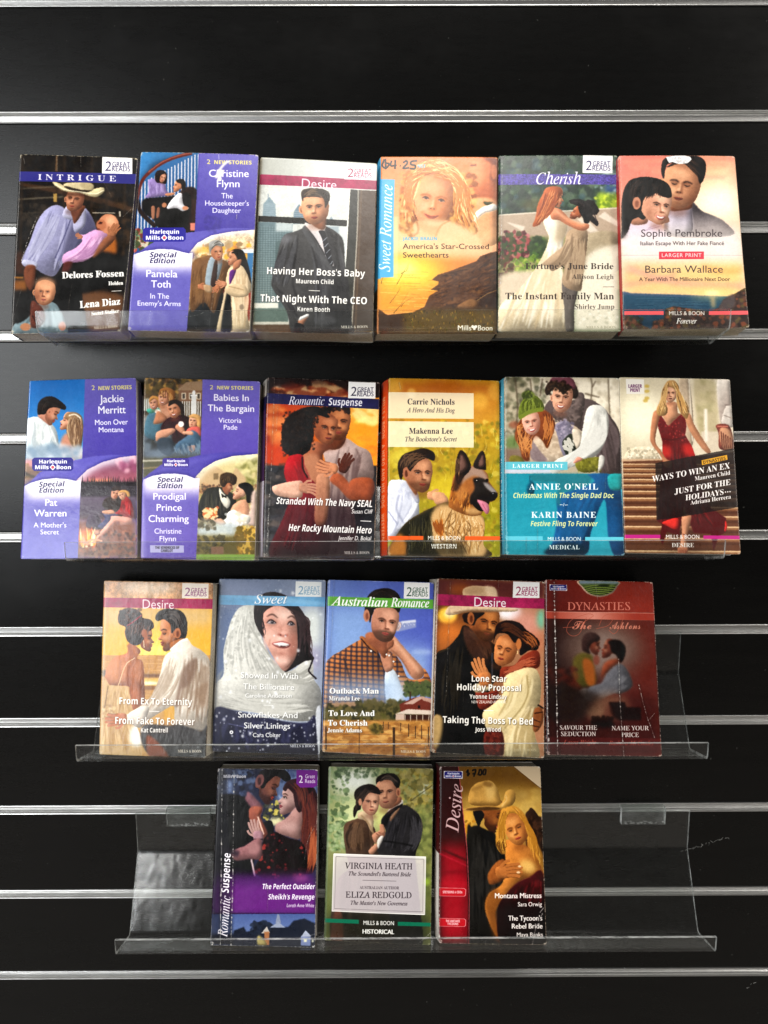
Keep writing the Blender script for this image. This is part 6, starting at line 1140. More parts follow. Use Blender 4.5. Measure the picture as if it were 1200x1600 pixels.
def art_family():
    c = Paint([75, 52, 1015, 82, 970, 1530, 45, 1512])
    c.r(0, 0, 1150, 1600, '6a60b6')
    c.r(0, 40, 560, 760, '5a4a34', n=.3); c.dabs([80, 60, 550, 180], 160, 18, ['a87a3a', '5a4020', 'd0a458', '38301e', '6a5a30'], f=5, a=.8); c.r(360, 110, 550, 260, '8a6850', f=8); c.p([340, 160, 420, 90, 550, 80, 550, 160], 'a08468', f=3, s=0)
    for x in (400, 460, 520): c.r(x-18, 180, x+18, 235, 'd8c8b0', f=2); c.r(x-10, 188, x+10, 228, '5a5048', f=1)
    c.r(80, 225, 200, 330, 'c8ccc4', f=6, a=.6)
    for x in range(390, 540, 18): c.l([x, 250, x, 380], 8, 'd6d2cc', f=1, s=0)
    for x in range(80, 220, 18): c.l([x, 235, x, 330], 8, 'c6c8c4', f=1, s=0)
    c.r(462, 200, 502, 370, 'dcdad6', f=2); c.e(482, 180, 14, 22, 'e6e4e0', f=2); c.r(455, 195, 508, 208, 'e6e4e0')
    c.r(60, 380, 545, 720, '3a3a34', f=20); c.dabs([60, 500, 300, 700], 60, 26, ['5a6a78', '2a2c30', '8a98a6'], f=8, a=.5); c.e(110, 420, 50, 60, 'c8ccd0', f=20, a=.7)
    # figures
    c.p([85, 440, 130, 340, 230, 340, 240, 400, 200, 560, 90, 540], '4f7484', f=3); c.p([100, 320, 140, 310, 240, 320, 250, 370, 220, 370, 200, 340, 120, 350], '4fae9c', f=3); c.e(190, 335, 26, 18, 'f2eee6', f=2)
    c.face(158, 265, 55, rot=-10, yaw=-.5, skin='dca084', mouth='smile'); c.p([120, 260, 125, 220, 160, 205, 210, 225, 215, 290, 195, 300, 190, 250, 160, 230], 'c8904e', f=2)
    c.p([210, 280, 300, 280, 320, 380, 260, 400, 215, 340], 'c89478', f=4); c.p([190, 330, 260, 380, 250, 420, 160, 440, 160, 405], 'b98060', f=4)
    c.face(240, 222, 66, rot=6, yaw=-.5, skin='dfa486', mouth='smile'); c.p([200, 200, 210, 150, 270, 135, 325, 170, 325, 260, 300, 300, 285, 230, 260, 170, 215, 190], 'a8703a', f=2); c.st([215, 160, 205, 210], [300, 150, 320, 290], 24, 6, ['e0b070', '7a4a24'], a=.6)
    c.p([215, 480, 260, 400, 340, 370, 430, 380, 440, 480, 410, 590, 320, 590, 300, 520], '38141c', f=3); c.st([240, 460, 300, 560], [430, 400, 410, 580], 20, 10, ['4a2a2e', '1a1214'], a=.5, f=3)
    c.face(322, 315, 76, rot=-14, yaw=-.55, skin='d09070', mouth='smile', beard=.2); c.p([275, 285, 290, 245, 350, 240, 395, 280, 405, 370, 385, 380, 370, 310, 330, 270, 285, 290], '2e1c16', f=2)
    c.p([172, 540, 190, 500, 280, 475, 330, 480, 320, 510, 240, 560, 180, 580], 'cf9a7e', f=3); c.p([330, 470, 350, 440, 400, 470, 410, 530, 360, 500], 'cf9678', f=3); c.e(378, 440, 24, 24, 'f0ece4', f=2)
    c.face(480, 415, 56, rot=8, yaw=-.6, skin='dfa88a'); c.p([440, 380, 480, 355, 535, 380, 535, 470, 510, 460, 500, 400], 'd4a468', f=2); c.p([430, 480, 480, 460, 530, 470, 535, 540, 480, 520, 420, 520], 'd0685e', f=3); c.p([420, 540, 470, 490, 530, 540, 540, 640, 400, 640, 300, 680, 340, 600], '4e6a80', f=4); c.p([400, 500, 470, 500, 470, 530, 400, 520], 'dfa88a', f=3)
    c.p([200, 560, 300, 560, 330, 640, 280, 700, 190, 640], '35424e', f=4); c.hand(470, 635, 44, 170, skin='c98a6c'); c.st([300, 600, 360, 700], [530, 560, 540, 700], 30, 12, ['6a88a0', '35506a', '8aa0b0'], a=.5, f=5)
    c.r(60, 640, 540, 720, '7a8898', f=22, a=.6); c.r(60, 720, 420, 880, '5c5a44', f=12); c.l([60, 740, 260, 735], 12, 'c8c4b4', f=5); c.l([60, 800, 220, 790], 10, 'b8a078', f=5, a=.7)
    c.p([552, 60, 1015, 75, 996, 700, 536, 700], '786ebe', s=0, g=(800, 70, 790, 660, '6454ac'))
    c.p([65, 890, 120, 840, 220, 770, 380, 730, 520, 695, 700, 672, 850, 668, 996, 680, 996, 1000, 60, 1000], '5a50aa', s=0, f=2); c.p([160, 830, 300, 770, 500, 720, 700, 690, 500, 760, 300, 800], '7d74c8', f=12, a=.4)
    br = [488, 878, 560, 800, 660, 740, 800, 700, 996, 682, 975, 1535, 495, 1535, 525, 880]
    c.p([478, 884, 560, 785, 660, 725, 800, 685, 1000, 672, 980, 1000, 500, 1000], '3a3088', s=0, f=8, a=.6)
    c.clip(br, s=0); c.r(460, 660, 1000, 1540, 'b0a06c', n=.4); c.r(600, 690, 1000, 900, 'd8c894', f=20); c.dabs([820, 700, 1000, 1000], 120, 20, ['8a8a4a', 'c8c07a', '6a6a3a', 'e6dca8'], f=6, a=.6)
    c.p([520, 870, 640, 770, 780, 860, 820, 790, 900, 880, 900, 960, 520, 960], 'c8ac84', s=0, f=6); c.r(640, 840, 680, 890, '8a7454', f=2); c.l([490, 890, 560, 805, 660, 745, 800, 705, 996, 688], 60, 'f6f0dc', f=24, a=.9)
    c.dabs([520, 930, 700, 1000], 70, 10, ['8a5a40', 'c89a70', '4a3a30'], f=2, a=.7); c.dabs([930, 930, 1000, 1020], 20, 10, ['9a6a50', 'c8a080'], f=2, a=.7)
    c.p([520, 1090, 580, 970, 690, 950, 760, 980, 820, 1050, 800, 1200, 640, 1230, 520, 1200], '2c2c24', f=2); c.st([560, 990, 540, 1180], [780, 1000, 780, 1180], 40, 8, ['4a4e3c', '18181a', '5a5444'], a=.5, f=2)
    c.p([685, 960, 720, 1000, 775, 1060, 750, 1120, 700, 1060], 'e6e0d0', f=2); c.p([700, 1000, 730, 1020, 745, 1010, 745, 1040, 725, 1030, 708, 1035], '17150f', s=0)
    c.prof(752, 925, 82, rot=28, d=1, skin='b97a58', dark='6a3e2a', ear=0); c.p([690, 900, 700, 850, 760, 832, 820, 860, 825, 910, 800, 935, 760, 915, 725, 950, 700, 940], '4a3826', f=2); c.st([700, 870, 700, 930], [800, 850, 815, 920], 20, 6, ['6a5438', '2c2016'], a=.6)
    c.p([800, 1090, 900, 1050, 930, 1150, 900, 1200, 780, 1180], 'd8a484', f=3); c.prof(850, 994, 70, rot=20, d=-1, skin='e0b094', fem=1); c.p([838, 938, 862, 918, 925, 918, 962, 970, 950, 1060, 908, 1072, 900, 1010, 880, 972, 852, 955], '15120f', f=2)
    c.p([950, 990, 1000, 1000, 1000, 1240, 900, 1240, 930, 1140], 'd0b8ac', f=8); c.p([750, 1160, 800, 1130, 860, 1160, 930, 1180, 920, 1240, 820, 1260, 730, 1260, 680, 1230, 740, 1200], 'f2ecdf', f=3); c.dabs([740, 1150, 900, 1260], 30, 14, ['d8ccb4', 'ffffff'], f=3, a=.6)
    c.e(612, 1160, 60, 44, 'd88a44', f=3); c.dabs([560, 1115, 670, 1205], 70, 12, ['f2b878', 'c86a34', 'f8d8a8'], f=1, a=.9); c.p([640, 1210, 700, 1200, 740, 1240, 690, 1250], 'dcae90', f=3)
    c.r(500, 1230, 820, 1340, 'c2ccce', f=22, a=.9); c.dabs([520, 1200, 660, 1290], 50, 14, ['7a7060', 'a8a088', '55503e'], f=3, a=.7); c.r(500, 1340, 990, 1490, '6e6234', f=16); c.dabs([510, 1340, 720, 1470], 90, 14, ['5a5430', '8a7a44', '44402a'], f=3, a=.7); c.dabs([820, 1270, 980, 1500], 170, 15, ['c89a3c', '8a6a28', 'e0b858', '6a5a28'], f=3, a=.8)
    c.r(620, 1420, 720, 1480, '8a6a54', f=3); c.r(500, 1480, 990, 1540, '8aa84e', f=3); c.un()
    bl = [70, 892, 140, 862, 230, 845, 330, 842, 420, 855, 488, 880, 528, 880, 500, 1520, 40, 1512]
    c.p([60, 890, 130, 852, 230, 832, 330, 828, 430, 842, 500, 870, 510, 900, 60, 910], '3a3088', s=0, f=8, a=.7)
    c.clip(bl, s=0); c.r(0, 800, 620, 1540, '6e62b4', g=(300, 1000, 300, 1500, '6a52b2')); c.r(0, 800, 620, 995, 'ece6ee', f=44); c.e(280, 900, 200, 50, 'f6f2f6', f=30, a=.6); c.un()
    c.l([45, 640, 48, 900, 60, 1500], 26, 'd8d4e6', f=14, a=.7); c.l([60, 900, 90, 1500], 18, '8a84cc', f=8, a=.5)  # glare along the rounded spine edge, painted into the cover colour
    c.fin(1.6, .06)
    roundel(c, 228, 718, 444, 792, '4a3a98')
    c.t('Special', 182, 908, 56, 'sb', '2b2463', w=204, sl=.22, bold=1, rot=-.5); c.t('Edition', 180, 958, 56, 'sb', '2b2463', w=204, sl=.22, bold=1, rot=-.5)
    W = 'eeeaf6'; special_words(c, '2 NEW STORIES', 608, 150, 350, -.6)
    c.t('Babies In', 779, 246, 80, '__', W, al='c', w=284, bold=2, rot=-.8); c.t('The Bargain', 777, 334, 80, '__', W, al='c', w=372, bold=2, rot=-.8)
    c.t('Victoria', 772, 428, 60, '__', W, al='c', w=182, bold=1); c.t('Pade', 774, 484, 58, '__', W, al='c', w=112, bold=1)
    c.t('Prodigal', 281, 1050, 78, '__', W, al='c', w=268, bold=2); c.t('Prince', 278, 1138, 78, '__', W, al='c', w=208, bold=2); c.t('Charming', 274, 1226, 78, '__', W, al='c', w=330, bold=2)
    c.t('Christine', 270, 1318, 60, '__', W, al='c', w=222, bold=1); c.t('Flynn', 268, 1376, 58, '__', W, al='c', w=138, bold=1)
    c.p([126, 1408, 400, 1410, 402, 1466, 128, 1464], 'b4aed6', s=0); c.t('THE KENDRICKS OF', 265, 1436, 28, 'sb', '2a2238', al='c', w=196, bold=1.5); c.t('CAMELOT', 262, 1460, 28, 'sb', '2a2238', al='c', w=98, bold=1.5)
    c.edgewear('d9d3d8', .3)
    return c

def art_fire_sky():
    c = Paint([100, 50, 1025, 88, 978, 1528, 75, 1500])
    c.r(0, 0, 1150, 1600, 'b0401c', g=(300, 300, 900, 400, 'f0a02c')); c.r(0, 40, 1100, 220, '2a1512')
    for i, (x, y, w, col) in enumerate(((250, 150, 200, 'e8b07a'), (420, 170, 120, 'f2d8b0'), (560, 180, 100, 'd8703a'), (640, 190, 80, 'f0a868'), (200, 130, 80, 'f8ecd0'))): c.e(x, y, w/2, 22, col, f=12, a=.85)
    c.dabs([120, 100, 760, 210], 70, 22, ['d0602c', '3a1a14', 'f2c890', '7a2c1a'], f=6, a=.7, asp=2.4); c.r(100, 60, 1020, 110, '241414', f=20, a=.8)
    c.r(600, 290, 1050, 820, 'ee9a24', f=40); c.e(890, 350, 130, 60, 'fbe48a', f=30); c.e(850, 330, 60, 30, 'fffadc', f=16); c.dabs([760, 280, 1020, 420], 40, 26, ['f8d05a', 'e08420', 'fff0b0'], f=9, a=.6, asp=2); c.r(90, 280, 420, 560, 'c8501e', f=30); c.e(180, 420, 90, 50, 'e87a4a', f=30, a=.7); c.dabs([90, 300, 260, 620], 30, 30, ['e88a4c', '8a2c14', 'f0a868'], f=12, a=.5, asp=2); c.dabs([860, 560, 1000, 780], 20, 24, ['c8641a', 'f0b038'], f=10, a=.5, asp=2.4)
    c.r(80, 600, 300, 790, 'cc4a1a', f=30, a=.8); c.r(60, 780, 1000, 1540, '2a2a2e', f=4); c.dabs([70, 790, 330, 1500], 120, 22, ['6a6462', '3a3836', '8a7a70', '1a1c22', '484a52'], f=5, a=.5, asp=3); c.dabs([820, 900, 990, 1520], 60, 22, ['4a4a50', '1c1e24', '34363c'], f=5, a=.5, asp=3)
    # man
    ts = [560, 640, 640, 620, 740, 555, 850, 620, 930, 660, 965, 740, 965, 890, 800, 900, 810, 1100, 830, 1500, 560, 1500, 600, 900]
    c.p(ts, 'b8a19a', f=3, g=(700, 700, 700, 1500, '4a3434')); c.clip(ts); c.st([700, 600, 640, 900, 600, 1400], [900, 640, 830, 900, 820, 1400], 60, 20, ['d8c6bc', '7a6460', 'a48e88', '5a4444'], a=.4, f=6); c.l([830, 640, 860, 740, 810, 900], 14, '6a5450', f=6, a=.7); c.r(560, 1050, 860, 1520, '3a2628', f=60, a=.55); c.un()
    c.p([600, 520, 720, 500, 750, 560, 700, 640, 600, 640], '8a5034', f=4)
    c.face(682, 425, 150, rot=4, yaw=.2, skin='b8744a', dark='4a2416', lite='e0a070', side=-1, eyes='slit', beard=.5, beardc='3a1e14', brow='1c100c', jaw=.56)
    c.p([560, 320, 640, 290, 760, 295, 785, 330, 770, 360, 700, 310, 640, 320, 600, 400, 580, 420], '24140e', f=3); c.dabs([580, 295, 780, 345], 30, 12, ['3a2014', '120a08'], f=2)
    # woman
    c.p([480, 590, 560, 600, 620, 640, 560, 700, 600, 900, 560, 1060, 400, 900, 390, 720], 'a8684a', f=4, g=(420, 700, 560, 860, '7a4430'))
    c.p([430, 690, 520, 700, 560, 860, 480, 920, 410, 860, 395, 740], 'c08868', f=14, a=.8)
    c.face(584, 478, 134, rot=8, yaw=.8, skin='b06c48', dark='5a2c1c', lite='dca07a', side=-1, brow='1a0e0a', lip='8a3a34', jaw=.5)
    hr = [230, 600, 225, 500, 260, 400, 330, 340, 430, 300, 530, 300, 610, 370, 600, 390, 520, 370, 480, 430, 490, 520, 470, 600, 450, 660, 360, 710, 280, 690, 235, 650]
    c.p(hr, '1d1412', f=3); c.dabs([230, 310, 500, 700], 240, 9, ['33241f', '120c0a', '3c2d27', '241a17'], f=2, a=.6); c.dabs([470, 340, 520, 470], 26, 9, ['1d1412', '33241f'], f=2, a=.9); c.dabs([220, 420, 260, 640], 16, 9, ['241814'], f=2); c.dabs([400, 295, 600, 360], 26, 10, ['2c1e1a', '120c0a'], f=2)
    # dress, arms and hands
    c.p([300, 700, 400, 700, 420, 860, 500, 920, 560, 1100, 600, 1500, 140, 1500, 250, 1180, 300, 1000, 250, 860, 260, 760], 'b0202c', f=3, g=(320, 760, 300, 1450, '4a1a22')); c.st([320, 720, 360, 1000, 200, 1480], [400, 760, 540, 1100, 560, 1480], 50, 18, ['d03a40', '701620', '8a2430'], a=.4, f=7); c.l([395, 710, 400, 800, 440, 880], 10, '1a1214', f=3)
    c.r(260, 1060, 860, 1540, '30202a', f=80, a=.5)
    c.p([150, 960, 200, 930, 380, 900, 400, 960, 380, 1040, 200, 1020], 'dcb09a', f=3); c.hand(430, 960, 92, 8, skin='c08c74', dark='6a3c30')
    c.p([520, 860, 600, 850, 620, 960, 590, 1230, 500, 1230, 505, 1000], 'c08a6c', f=4, g=(520, 900, 560, 1230, '8a5a48')); c.p([660, 840, 720, 860, 820, 960, 960, 1010, 960, 900, 800, 900, 800, 950, 960, 1060, 900, 1060, 780, 1050, 690, 960, 620, 900], 'a85c3c', f=4); c.p([800, 890, 965, 890, 960, 1040, 880, 1060, 780, 1000], 'a45838', f=5)
    c.hand(620, 800, 100, 190, skin='cc8c68', dark='6a3424', d=1); c.hand(740, 780, 92, -65, skin='5e3022', dark='32160e', d=1)
    c.fin()
    # band and words
    c.p([92, 182, 1024, 232, 1022, 318, 88, 268], '2a2858', s=0, n=.15)
    c.t('Romantic', 282, 280, 100, 'is', 'eae8f0', w=290, sl=.08, rot=-.5, bold=1); c.t('Suspense', 604, 284, 84, 'sb', 'eae8f0', w=274, rot=-1.5, sl=.12)
    great_reads(c, 770, 86, 990, 228, '3a3550')
    W = 'f2efec'; o = ('140c0c', 3, 4, .7)
    c.t('Stranded With The Navy SEAL', 960, 1112, 74, 'sb', W, al='r', w=778, rot=-2, sl=.2, sh=o, bold=1); c.t('Susan Cliff', 962, 1164, 48, '__', W, al='r', w=168, sl=.2, rot=-1, bold=1)
    c.l([868, 1220, 954, 1224], 5, W); c.t('Her Rocky Mountain Hero', 954, 1320, 76, 'sb', W, al='r', w=672, rot=-2, sl=.2, sh=o, bold=1); c.t('Jennifer D. Bokal', 950, 1372, 48, '__', W, al='r', w=260, sl=.2, rot=-.6, bold=1)
    c.t('MILLS & BOON', 942, 1478, 32, 'bs', 'c8c0bc', al='r', w=204)
    c.crease([165, 60, 150, 600, 120, 1500], 7, .5); c.crease([130, 1000, 110, 1500], 9, .8); c.crease([92, 60, 85, 600, 60, 1500], 16, .8, 'd8d0dc'); c.crease([205, 70, 180, 500], 4, .35); c.edgewear('d0c8c0', .6)
    return c

def art_shepherd():
    c = Paint([112, 55, 1008, 78, 1015, 1500, 103, 1490])
    c.r(0, 0, 1150, 1600, 'c09a2c', g=(500, 500, 500, 1300, '9c9622')); c.r(0, 40, 1100, 330, 'b4681a', f=60); c.r(0, 200, 1100, 460, 'cf9430', f=60, a=.8); c.e(170, 130, 60, 60, 'd8a84a', f=16, a=.7); c.e(300, 180, 36, 40, 'e8b868', f=10, a=.7); c.e(850, 240, 70, 70, 'e8b44a', f=20, a=.7); c.e(970, 170, 60, 70, 'e0a848', f=16, a=.7); c.e(560, 110, 160, 50, 'a85a14', f=40, a=.7)
    c.dabs([110, 400, 1010, 1500], 520, 18, ['d8c444', '7a7420', 'ecdc74', 'a88a24', 'b8ac34', '5e6a1e', '8a6a20'], f=5, a=.45); c.e(220, 700, 110, 70, 'e8dc5a', f=30, a=.6); c.e(560, 960, 120, 130, 'e0c838', f=40, a=.7)
    for i in range(60):
        x = 500+rs.rand()*510; y = 500+rs.rand()*900; c.l([x, y, x+rs.rand()*40-20, y-50, x+rs.rand()*90-45, y-110], 4, ['f4ea80', '8a7a18', 'fff6a8', '6a6a14'][i % 4], f=1, a=.6, tp=1)
    # man
    c.p([110, 930, 180, 880, 260, 890, 340, 980, 360, 1080, 350, 1190, 240, 1250, 180, 1330, 100, 1340], 'd2d4e0', f=3); c.clip([110, 930, 180, 880, 260, 890, 340, 980, 360, 1080, 350, 1190, 240, 1250, 180, 1330, 100, 1340]); c.st([200, 900, 150, 1100, 120, 1320], [330, 990, 340, 1100, 200, 1280], 40, 18, ['f2f2f6', 'a0a4b8', 'e0e2ea'], a=.5, f=6); c.l([200, 1000, 180, 1120, 240, 1230], 12, '8a8ea8', f=6, a=.7); c.l([110, 1130, 190, 1240], 8, '9094ac', f=4); c.un()
    c.p([290, 960, 340, 960, 365, 1050, 335, 1060], 'b8bac8', f=2); c.p([260, 860, 330, 900, 350, 960, 330, 1000, 250, 880], 'a06a4a', f=4)
    c.face(365, 830, 150, rot=4, yaw=.7, skin='cc906c', dark='764630', lite='e6b48c', side=-1, beard=.65, beardc='4a3020', eyes='open', brow='24160f', jaw=.52)
    hr = [195, 830, 190, 750, 230, 680, 300, 650, 400, 625, 480, 660, 490, 710, 470, 725, 400, 700, 350, 740, 300, 800, 290, 810, 250, 790, 230, 850, 215, 880]
    c.p(hr, '2c1e16', f=2); c.st([200, 820, 240, 690, 330, 645], [280, 800, 360, 720, 480, 700], 60, 8, ['5e4634', '18100c', '7a5c44'], a=.6, j=.1); c.e(255, 825, 26, 48, 'b5785a', f=2); c.e(258, 830, 12, 28, '6a3c2a', f=3)
    c.hand(480, 1010, 80, 10, skin='cf9a74', dark='7a4a30', n=4); c.p([470, 980, 560, 990, 600, 1060, 500, 1080], 'd8a47e', f=5)
    # dog
    body = [180, 1320, 250, 1230, 350, 1160, 450, 1110, 540, 1070, 620, 1060, 760, 1130, 870, 1170, 890, 1250, 880, 1400, 900, 1500, 110, 1500, 130, 1400]
    c.p(body, '6a5434', f=3); c.clip(body)
    c.p([180, 1320, 260, 1220, 380, 1150, 480, 1100, 500, 1160, 450, 1280, 480, 1400, 520, 1500, 240, 1500, 200, 1420], '2c2a18', f=12); c.p([100, 1500, 150, 1380, 210, 1310, 260, 1400, 240, 1500], 'b87a38', f=14)
    c.p([460, 1160, 560, 1080, 700, 1130, 870, 1170, 900, 1320, 870, 1500, 560, 1500, 480, 1360], 'd2ac78', f=12); c.st([540, 1090, 500, 1300, 560, 1490], [860, 1180, 880, 1300, 860, 1490], 130, 9, ['f2deb4', 'a87840', 'e6c694', '7a5630', 'c89c62'], a=.6, j=.1); c.st([460, 1200, 520, 1340], [560, 1180, 560, 1340], 40, 9, ['c87a30', '8a4a1c'], a=.6); c.st([300, 1200, 260, 1480], [450, 1130, 470, 1460], 60, 8, ['4a4630', '15150c', '5e583c'], a=.5); c.p([460, 1390, 700, 1380, 720, 1500, 440, 1500], '3a3424', f=20, a=.7); c.un()
    head = [600, 1080, 620, 960, 640, 860, 680, 800, 760, 770, 850, 775, 910, 830, 930, 900, 990, 980, 990, 1020, 950, 1055, 900, 1050, 830, 1050, 870, 1120, 860, 1160, 780, 1170, 700, 1150, 620, 1110]
    c.p(head, 'a86a34', f=2); c.clip(head); c.st([640, 900, 620, 1060], [780, 1000, 760, 1160], 90, 9, ['d08838', '7a4018', 'e0a050', '4a2a14', 'b06a28'], a=.6, j=.1); c.p([770, 780, 850, 780, 910, 850, 900, 900, 820, 850, 740, 880, 700, 920, 720, 840], 'a88a78', f=10); c.p([800, 870, 880, 870, 940, 930, 990, 990, 980, 1040, 900, 1050, 830, 1040, 780, 1080, 770, 1020, 810, 950], '241c18', f=6); c.p([880, 900, 920, 910, 985, 975, 960, 990, 900, 940], 'b8b0ac', f=6, a=.8); c.e(700, 990, 50, 60, 'c88a4a', f=20, a=.7); c.e(800, 1130, 70, 30, 'e0b880', f=12, a=.7); c.un()
    for q, qi in (([655, 860, 660, 740, 690, 645, 740, 670, 780, 780, 720, 860, 680, 920], [680, 820, 690, 720, 700, 675, 730, 710, 745, 780]), ([800, 775, 830, 690, 870, 645, 895, 690, 900, 780, 890, 800], [840, 770, 860, 700, 880, 680, 885, 760])): c.p(q, '2c201c', f=2); c.p(qi, '7a5a50', f=6)
    c.st([650, 900, 660, 700], [690, 900, 690, 660], 20, 5, ['c89a6a', '3a2a20'], a=.6); c.p([650, 860, 720, 840, 680, 960, 640, 960], '3a2418', f=8, a=.8)
    c.e(822, 888, 22, 16, '0c0807', f=2); c.e(826, 884, 5, 4, 'e8e0d8'); c.e(908, 884, 12, 12, '0c0807', f=2); c.e(965, 1000, 28, 22, '0c0908', f=3); c.e(958, 990, 9, 5, '8a8a90', f=2)
    c.p([780, 1040, 900, 1050, 930, 1060, 880, 1130, 820, 1110], '1c1210', f=3); c.p([830, 1040, 900, 1060, 925, 1090, 925, 1140, 905, 1155, 880, 1130, 850, 1080], 'd88a9c', f=2); c.l([870, 1070, 905, 1130], 6, 'b05a74', f=3)
    c.fin()
    for y0, y1 in ((170, 388), (405, 620)): c.p([112, y0, 802, y0+10, 802, y1, 110, y1-6], 'efe8d4', s=0, a=.80)
    D = '2c2438'
    c.t('Carrie Nichols', 457, 272, 68, 'bs', D, al='c', w=382, rot=-.6); c.t('A Hero And His Dog', 458, 336, 54, 'is', D, al='c', w=384, rot=-.6, bold=.6)
    c.t('Makenna Lee', 457, 508, 68, 'bs', D, al='c', w=354); c.t("The Bookstore's Secret", 457, 570, 54, 'is', D, al='c', w=420, bold=.6)
    c.r(108, 1331, 396, 1362, 'e66a30'); c.r(732, 1333, 1014, 1364, 'e66a30'); c.t('MILLS & BOON', 563, 1362, 46, '__', 'f2efe6', al='c', w=262, bold=.8)
    c.t('WESTERN', 562, 1430, 50, 'sb', 'efece4', al='c', w=204); c.l([460, 1417, 665, 1417], 5, '5a4a30', a=.7)
    c.crease([285, 1200, 280, 1490], 4, .5); c.crease([200, 90, 215, 150], 4, .5); c.edgewear('e0d4bc', .35)
    return c

def art_winter_couple():
    c = Paint([90, 45, 1018, 55, 1060, 1488, 100, 1480])
    c.r(0, 0, 1150, 1600, 'b8ac94'); c.r(300, 40, 1100, 500, 'e6dcc8', f=40); c.dabs([100, 50, 420, 560], 160, 20, ['4a4a36', '7a745c', '3a3c2c', 'c8bea4', '6a6a50'], f=6, a=.6); c.dabs([420, 50, 1020, 400], 90, 20, ['ece4d2', '9a8c74', 'b8ac94'], f=9, a=.5)
    for q in ([180, 60, 200, 300, 170, 600], [790, 55, 800, 120, 790, 240], [800, 130, 830, 80], [930, 60, 940, 300, 960, 600], [300, 60, 330, 300], [400, 60, 380, 200], [740, 180, 860, 210]): c.l(q, 12, '5a4c3c', f=4, a=.7)
    c.e(170, 430, 40, 30, 'a8583c', f=10, a=.6); c.e(160, 580, 60, 60, '5a7a3a', f=16, a=.7); c.r(90, 620, 300, 800, '8a7464', f=14); c.r(90, 780, 500, 825, 'c8ccd8', f=10)
    # man's jacket
    jk = [420, 280, 480, 220, 560, 250, 740, 220, 850, 260, 940, 350, 1030, 520, 1040, 850, 880, 855, 840, 700, 740, 500, 560, 420, 430, 330]
    c.p(jk, '5e504e', f=3); c.st([760, 240, 800, 500, 900, 840], [900, 300, 1020, 520, 1030, 840], 40, 20, ['7a6a68', '463a3a', '6a5c5c'], a=.5, f=6)
    c.p([490, 300, 560, 310, 640, 280, 680, 180, 730, 180, 740, 260, 720, 380, 690, 460, 600, 400, 500, 360], '6a5c58', f=3); c.dabs([500, 190, 730, 440], 110, 11, ['8a7a74', '4a403e', '746662'], f=2, a=.6)
    # woman's coat
    ct = [300, 530, 420, 440, 520, 410, 640, 430, 720, 500, 700, 620, 600, 720, 500, 760, 310, 730]
    c.p(ct, 'ccb8a0', f=3); c.dabs([320, 480, 560, 720], 50, 16, ['e0cfb8', 'a8937c'], f=4, a=.6); c.p([500, 430, 600, 400, 640, 470, 660, 640, 590, 690, 550, 640, 520, 520], '8a8494', f=3); c.dabs([520, 390, 650, 560], 60, 10, ['b4a8b8', '6a6478'], f=2, a=.7); c.p([560, 570, 640, 500, 670, 640, 600, 680], '33392e', f=3); c.dabs([570, 560, 660, 660], 14, 10, ['d8d4c8'], f=1, a=.9, asp=2, ang=60)
    c.p([300, 540, 380, 640, 440, 720, 330, 720, 290, 640], '7a6a74', f=5, a=.7); c.p([640, 470, 700, 480, 720, 560, 680, 620, 650, 560], 'd8cbb8', f=4)
    # white sleeve
    sl = [760, 300, 850, 270, 910, 310, 935, 400, 920, 520, 860, 650, 760, 720, 640, 770, 500, 820, 460, 800, 500, 720, 620, 660, 700, 600, 720, 480]
    c.p(sl, 'd4d2ca', f=3); c.clip(sl); c.st([790, 300, 740, 520, 520, 760], [920, 330, 900, 560, 600, 800], 60, 20, ['eeece4', 'aeaca6', 'e0ded6'], a=.5, f=6); c.un()
    c.p([670, 730, 760, 700, 860, 690, 880, 740, 840, 800, 740, 815, 680, 790], '7d7a2c', f=3); c.dabs([690, 700, 870, 810], 40, 10, ['a09c44', '5a5820'], f=2, a=.6); c.p([680, 690, 720, 700, 710, 720, 650, 740], 'd89a84', f=3); c.p([860, 680, 900, 690, 890, 760, 850, 800], 'd0ccc4', f=3)
    c.p([145, 680, 230, 690, 260, 760, 200, 790, 140, 740], '7d7430', f=4)
    # faces
    c.p([440, 130, 640, 100, 690, 180, 640, 220], '3a2c24', f=4)
    c.face(560, 215, 118, rot=6, yaw=-.2, skin='dca88c', dark='8a5844', side=1, mouth='smile', eyes='open', brow='2c1e18', jaw=.5, lip='b0584c', ear=1)
    c.p([455, 90, 480, 50, 560, 40, 640, 60, 670, 130, 640, 140, 560, 100, 470, 110], '7a4a54', f=3); c.p([420, 150, 450, 90, 520, 90, 580, 100, 640, 130, 600, 160, 570, 190, 540, 160, 500, 130, 470, 160, 450, 190, 430, 190], '3a2a20', f=3); c.dabs([430, 80, 640, 185], 60, 9, ['5a4434', '241812'], f=2, a=.7)
    hr = [240, 370, 300, 330, 400, 310, 470, 350, 500, 430, 480, 520, 440, 620, 400, 560, 350, 520, 320, 560, 300, 640, 290, 720, 240, 700, 220, 620, 180, 540, 190, 450]
    c.p(hr, '8a4a24', f=4); c.st([250, 370, 200, 480, 260, 700], [320, 500, 300, 600, 290, 700], 50, 8, ['c87a3c', '5a2c14', 'e0a060'], a=.6, j=.15); c.st([400, 330, 420, 450, 400, 560], [480, 360, 490, 460, 440, 610], 50, 8, ['b06a34', '5a2c14', 'd08a4c'], a=.6, j=.12)
    c.face(310, 410, 104, rot=-10, yaw=-.1, skin='e0ae98', dark='9a5c4a', lite='f6d4c0', side=1, mouth='smile', eyes='open', brow='6a4030', lip='c0504c', jaw=.48)
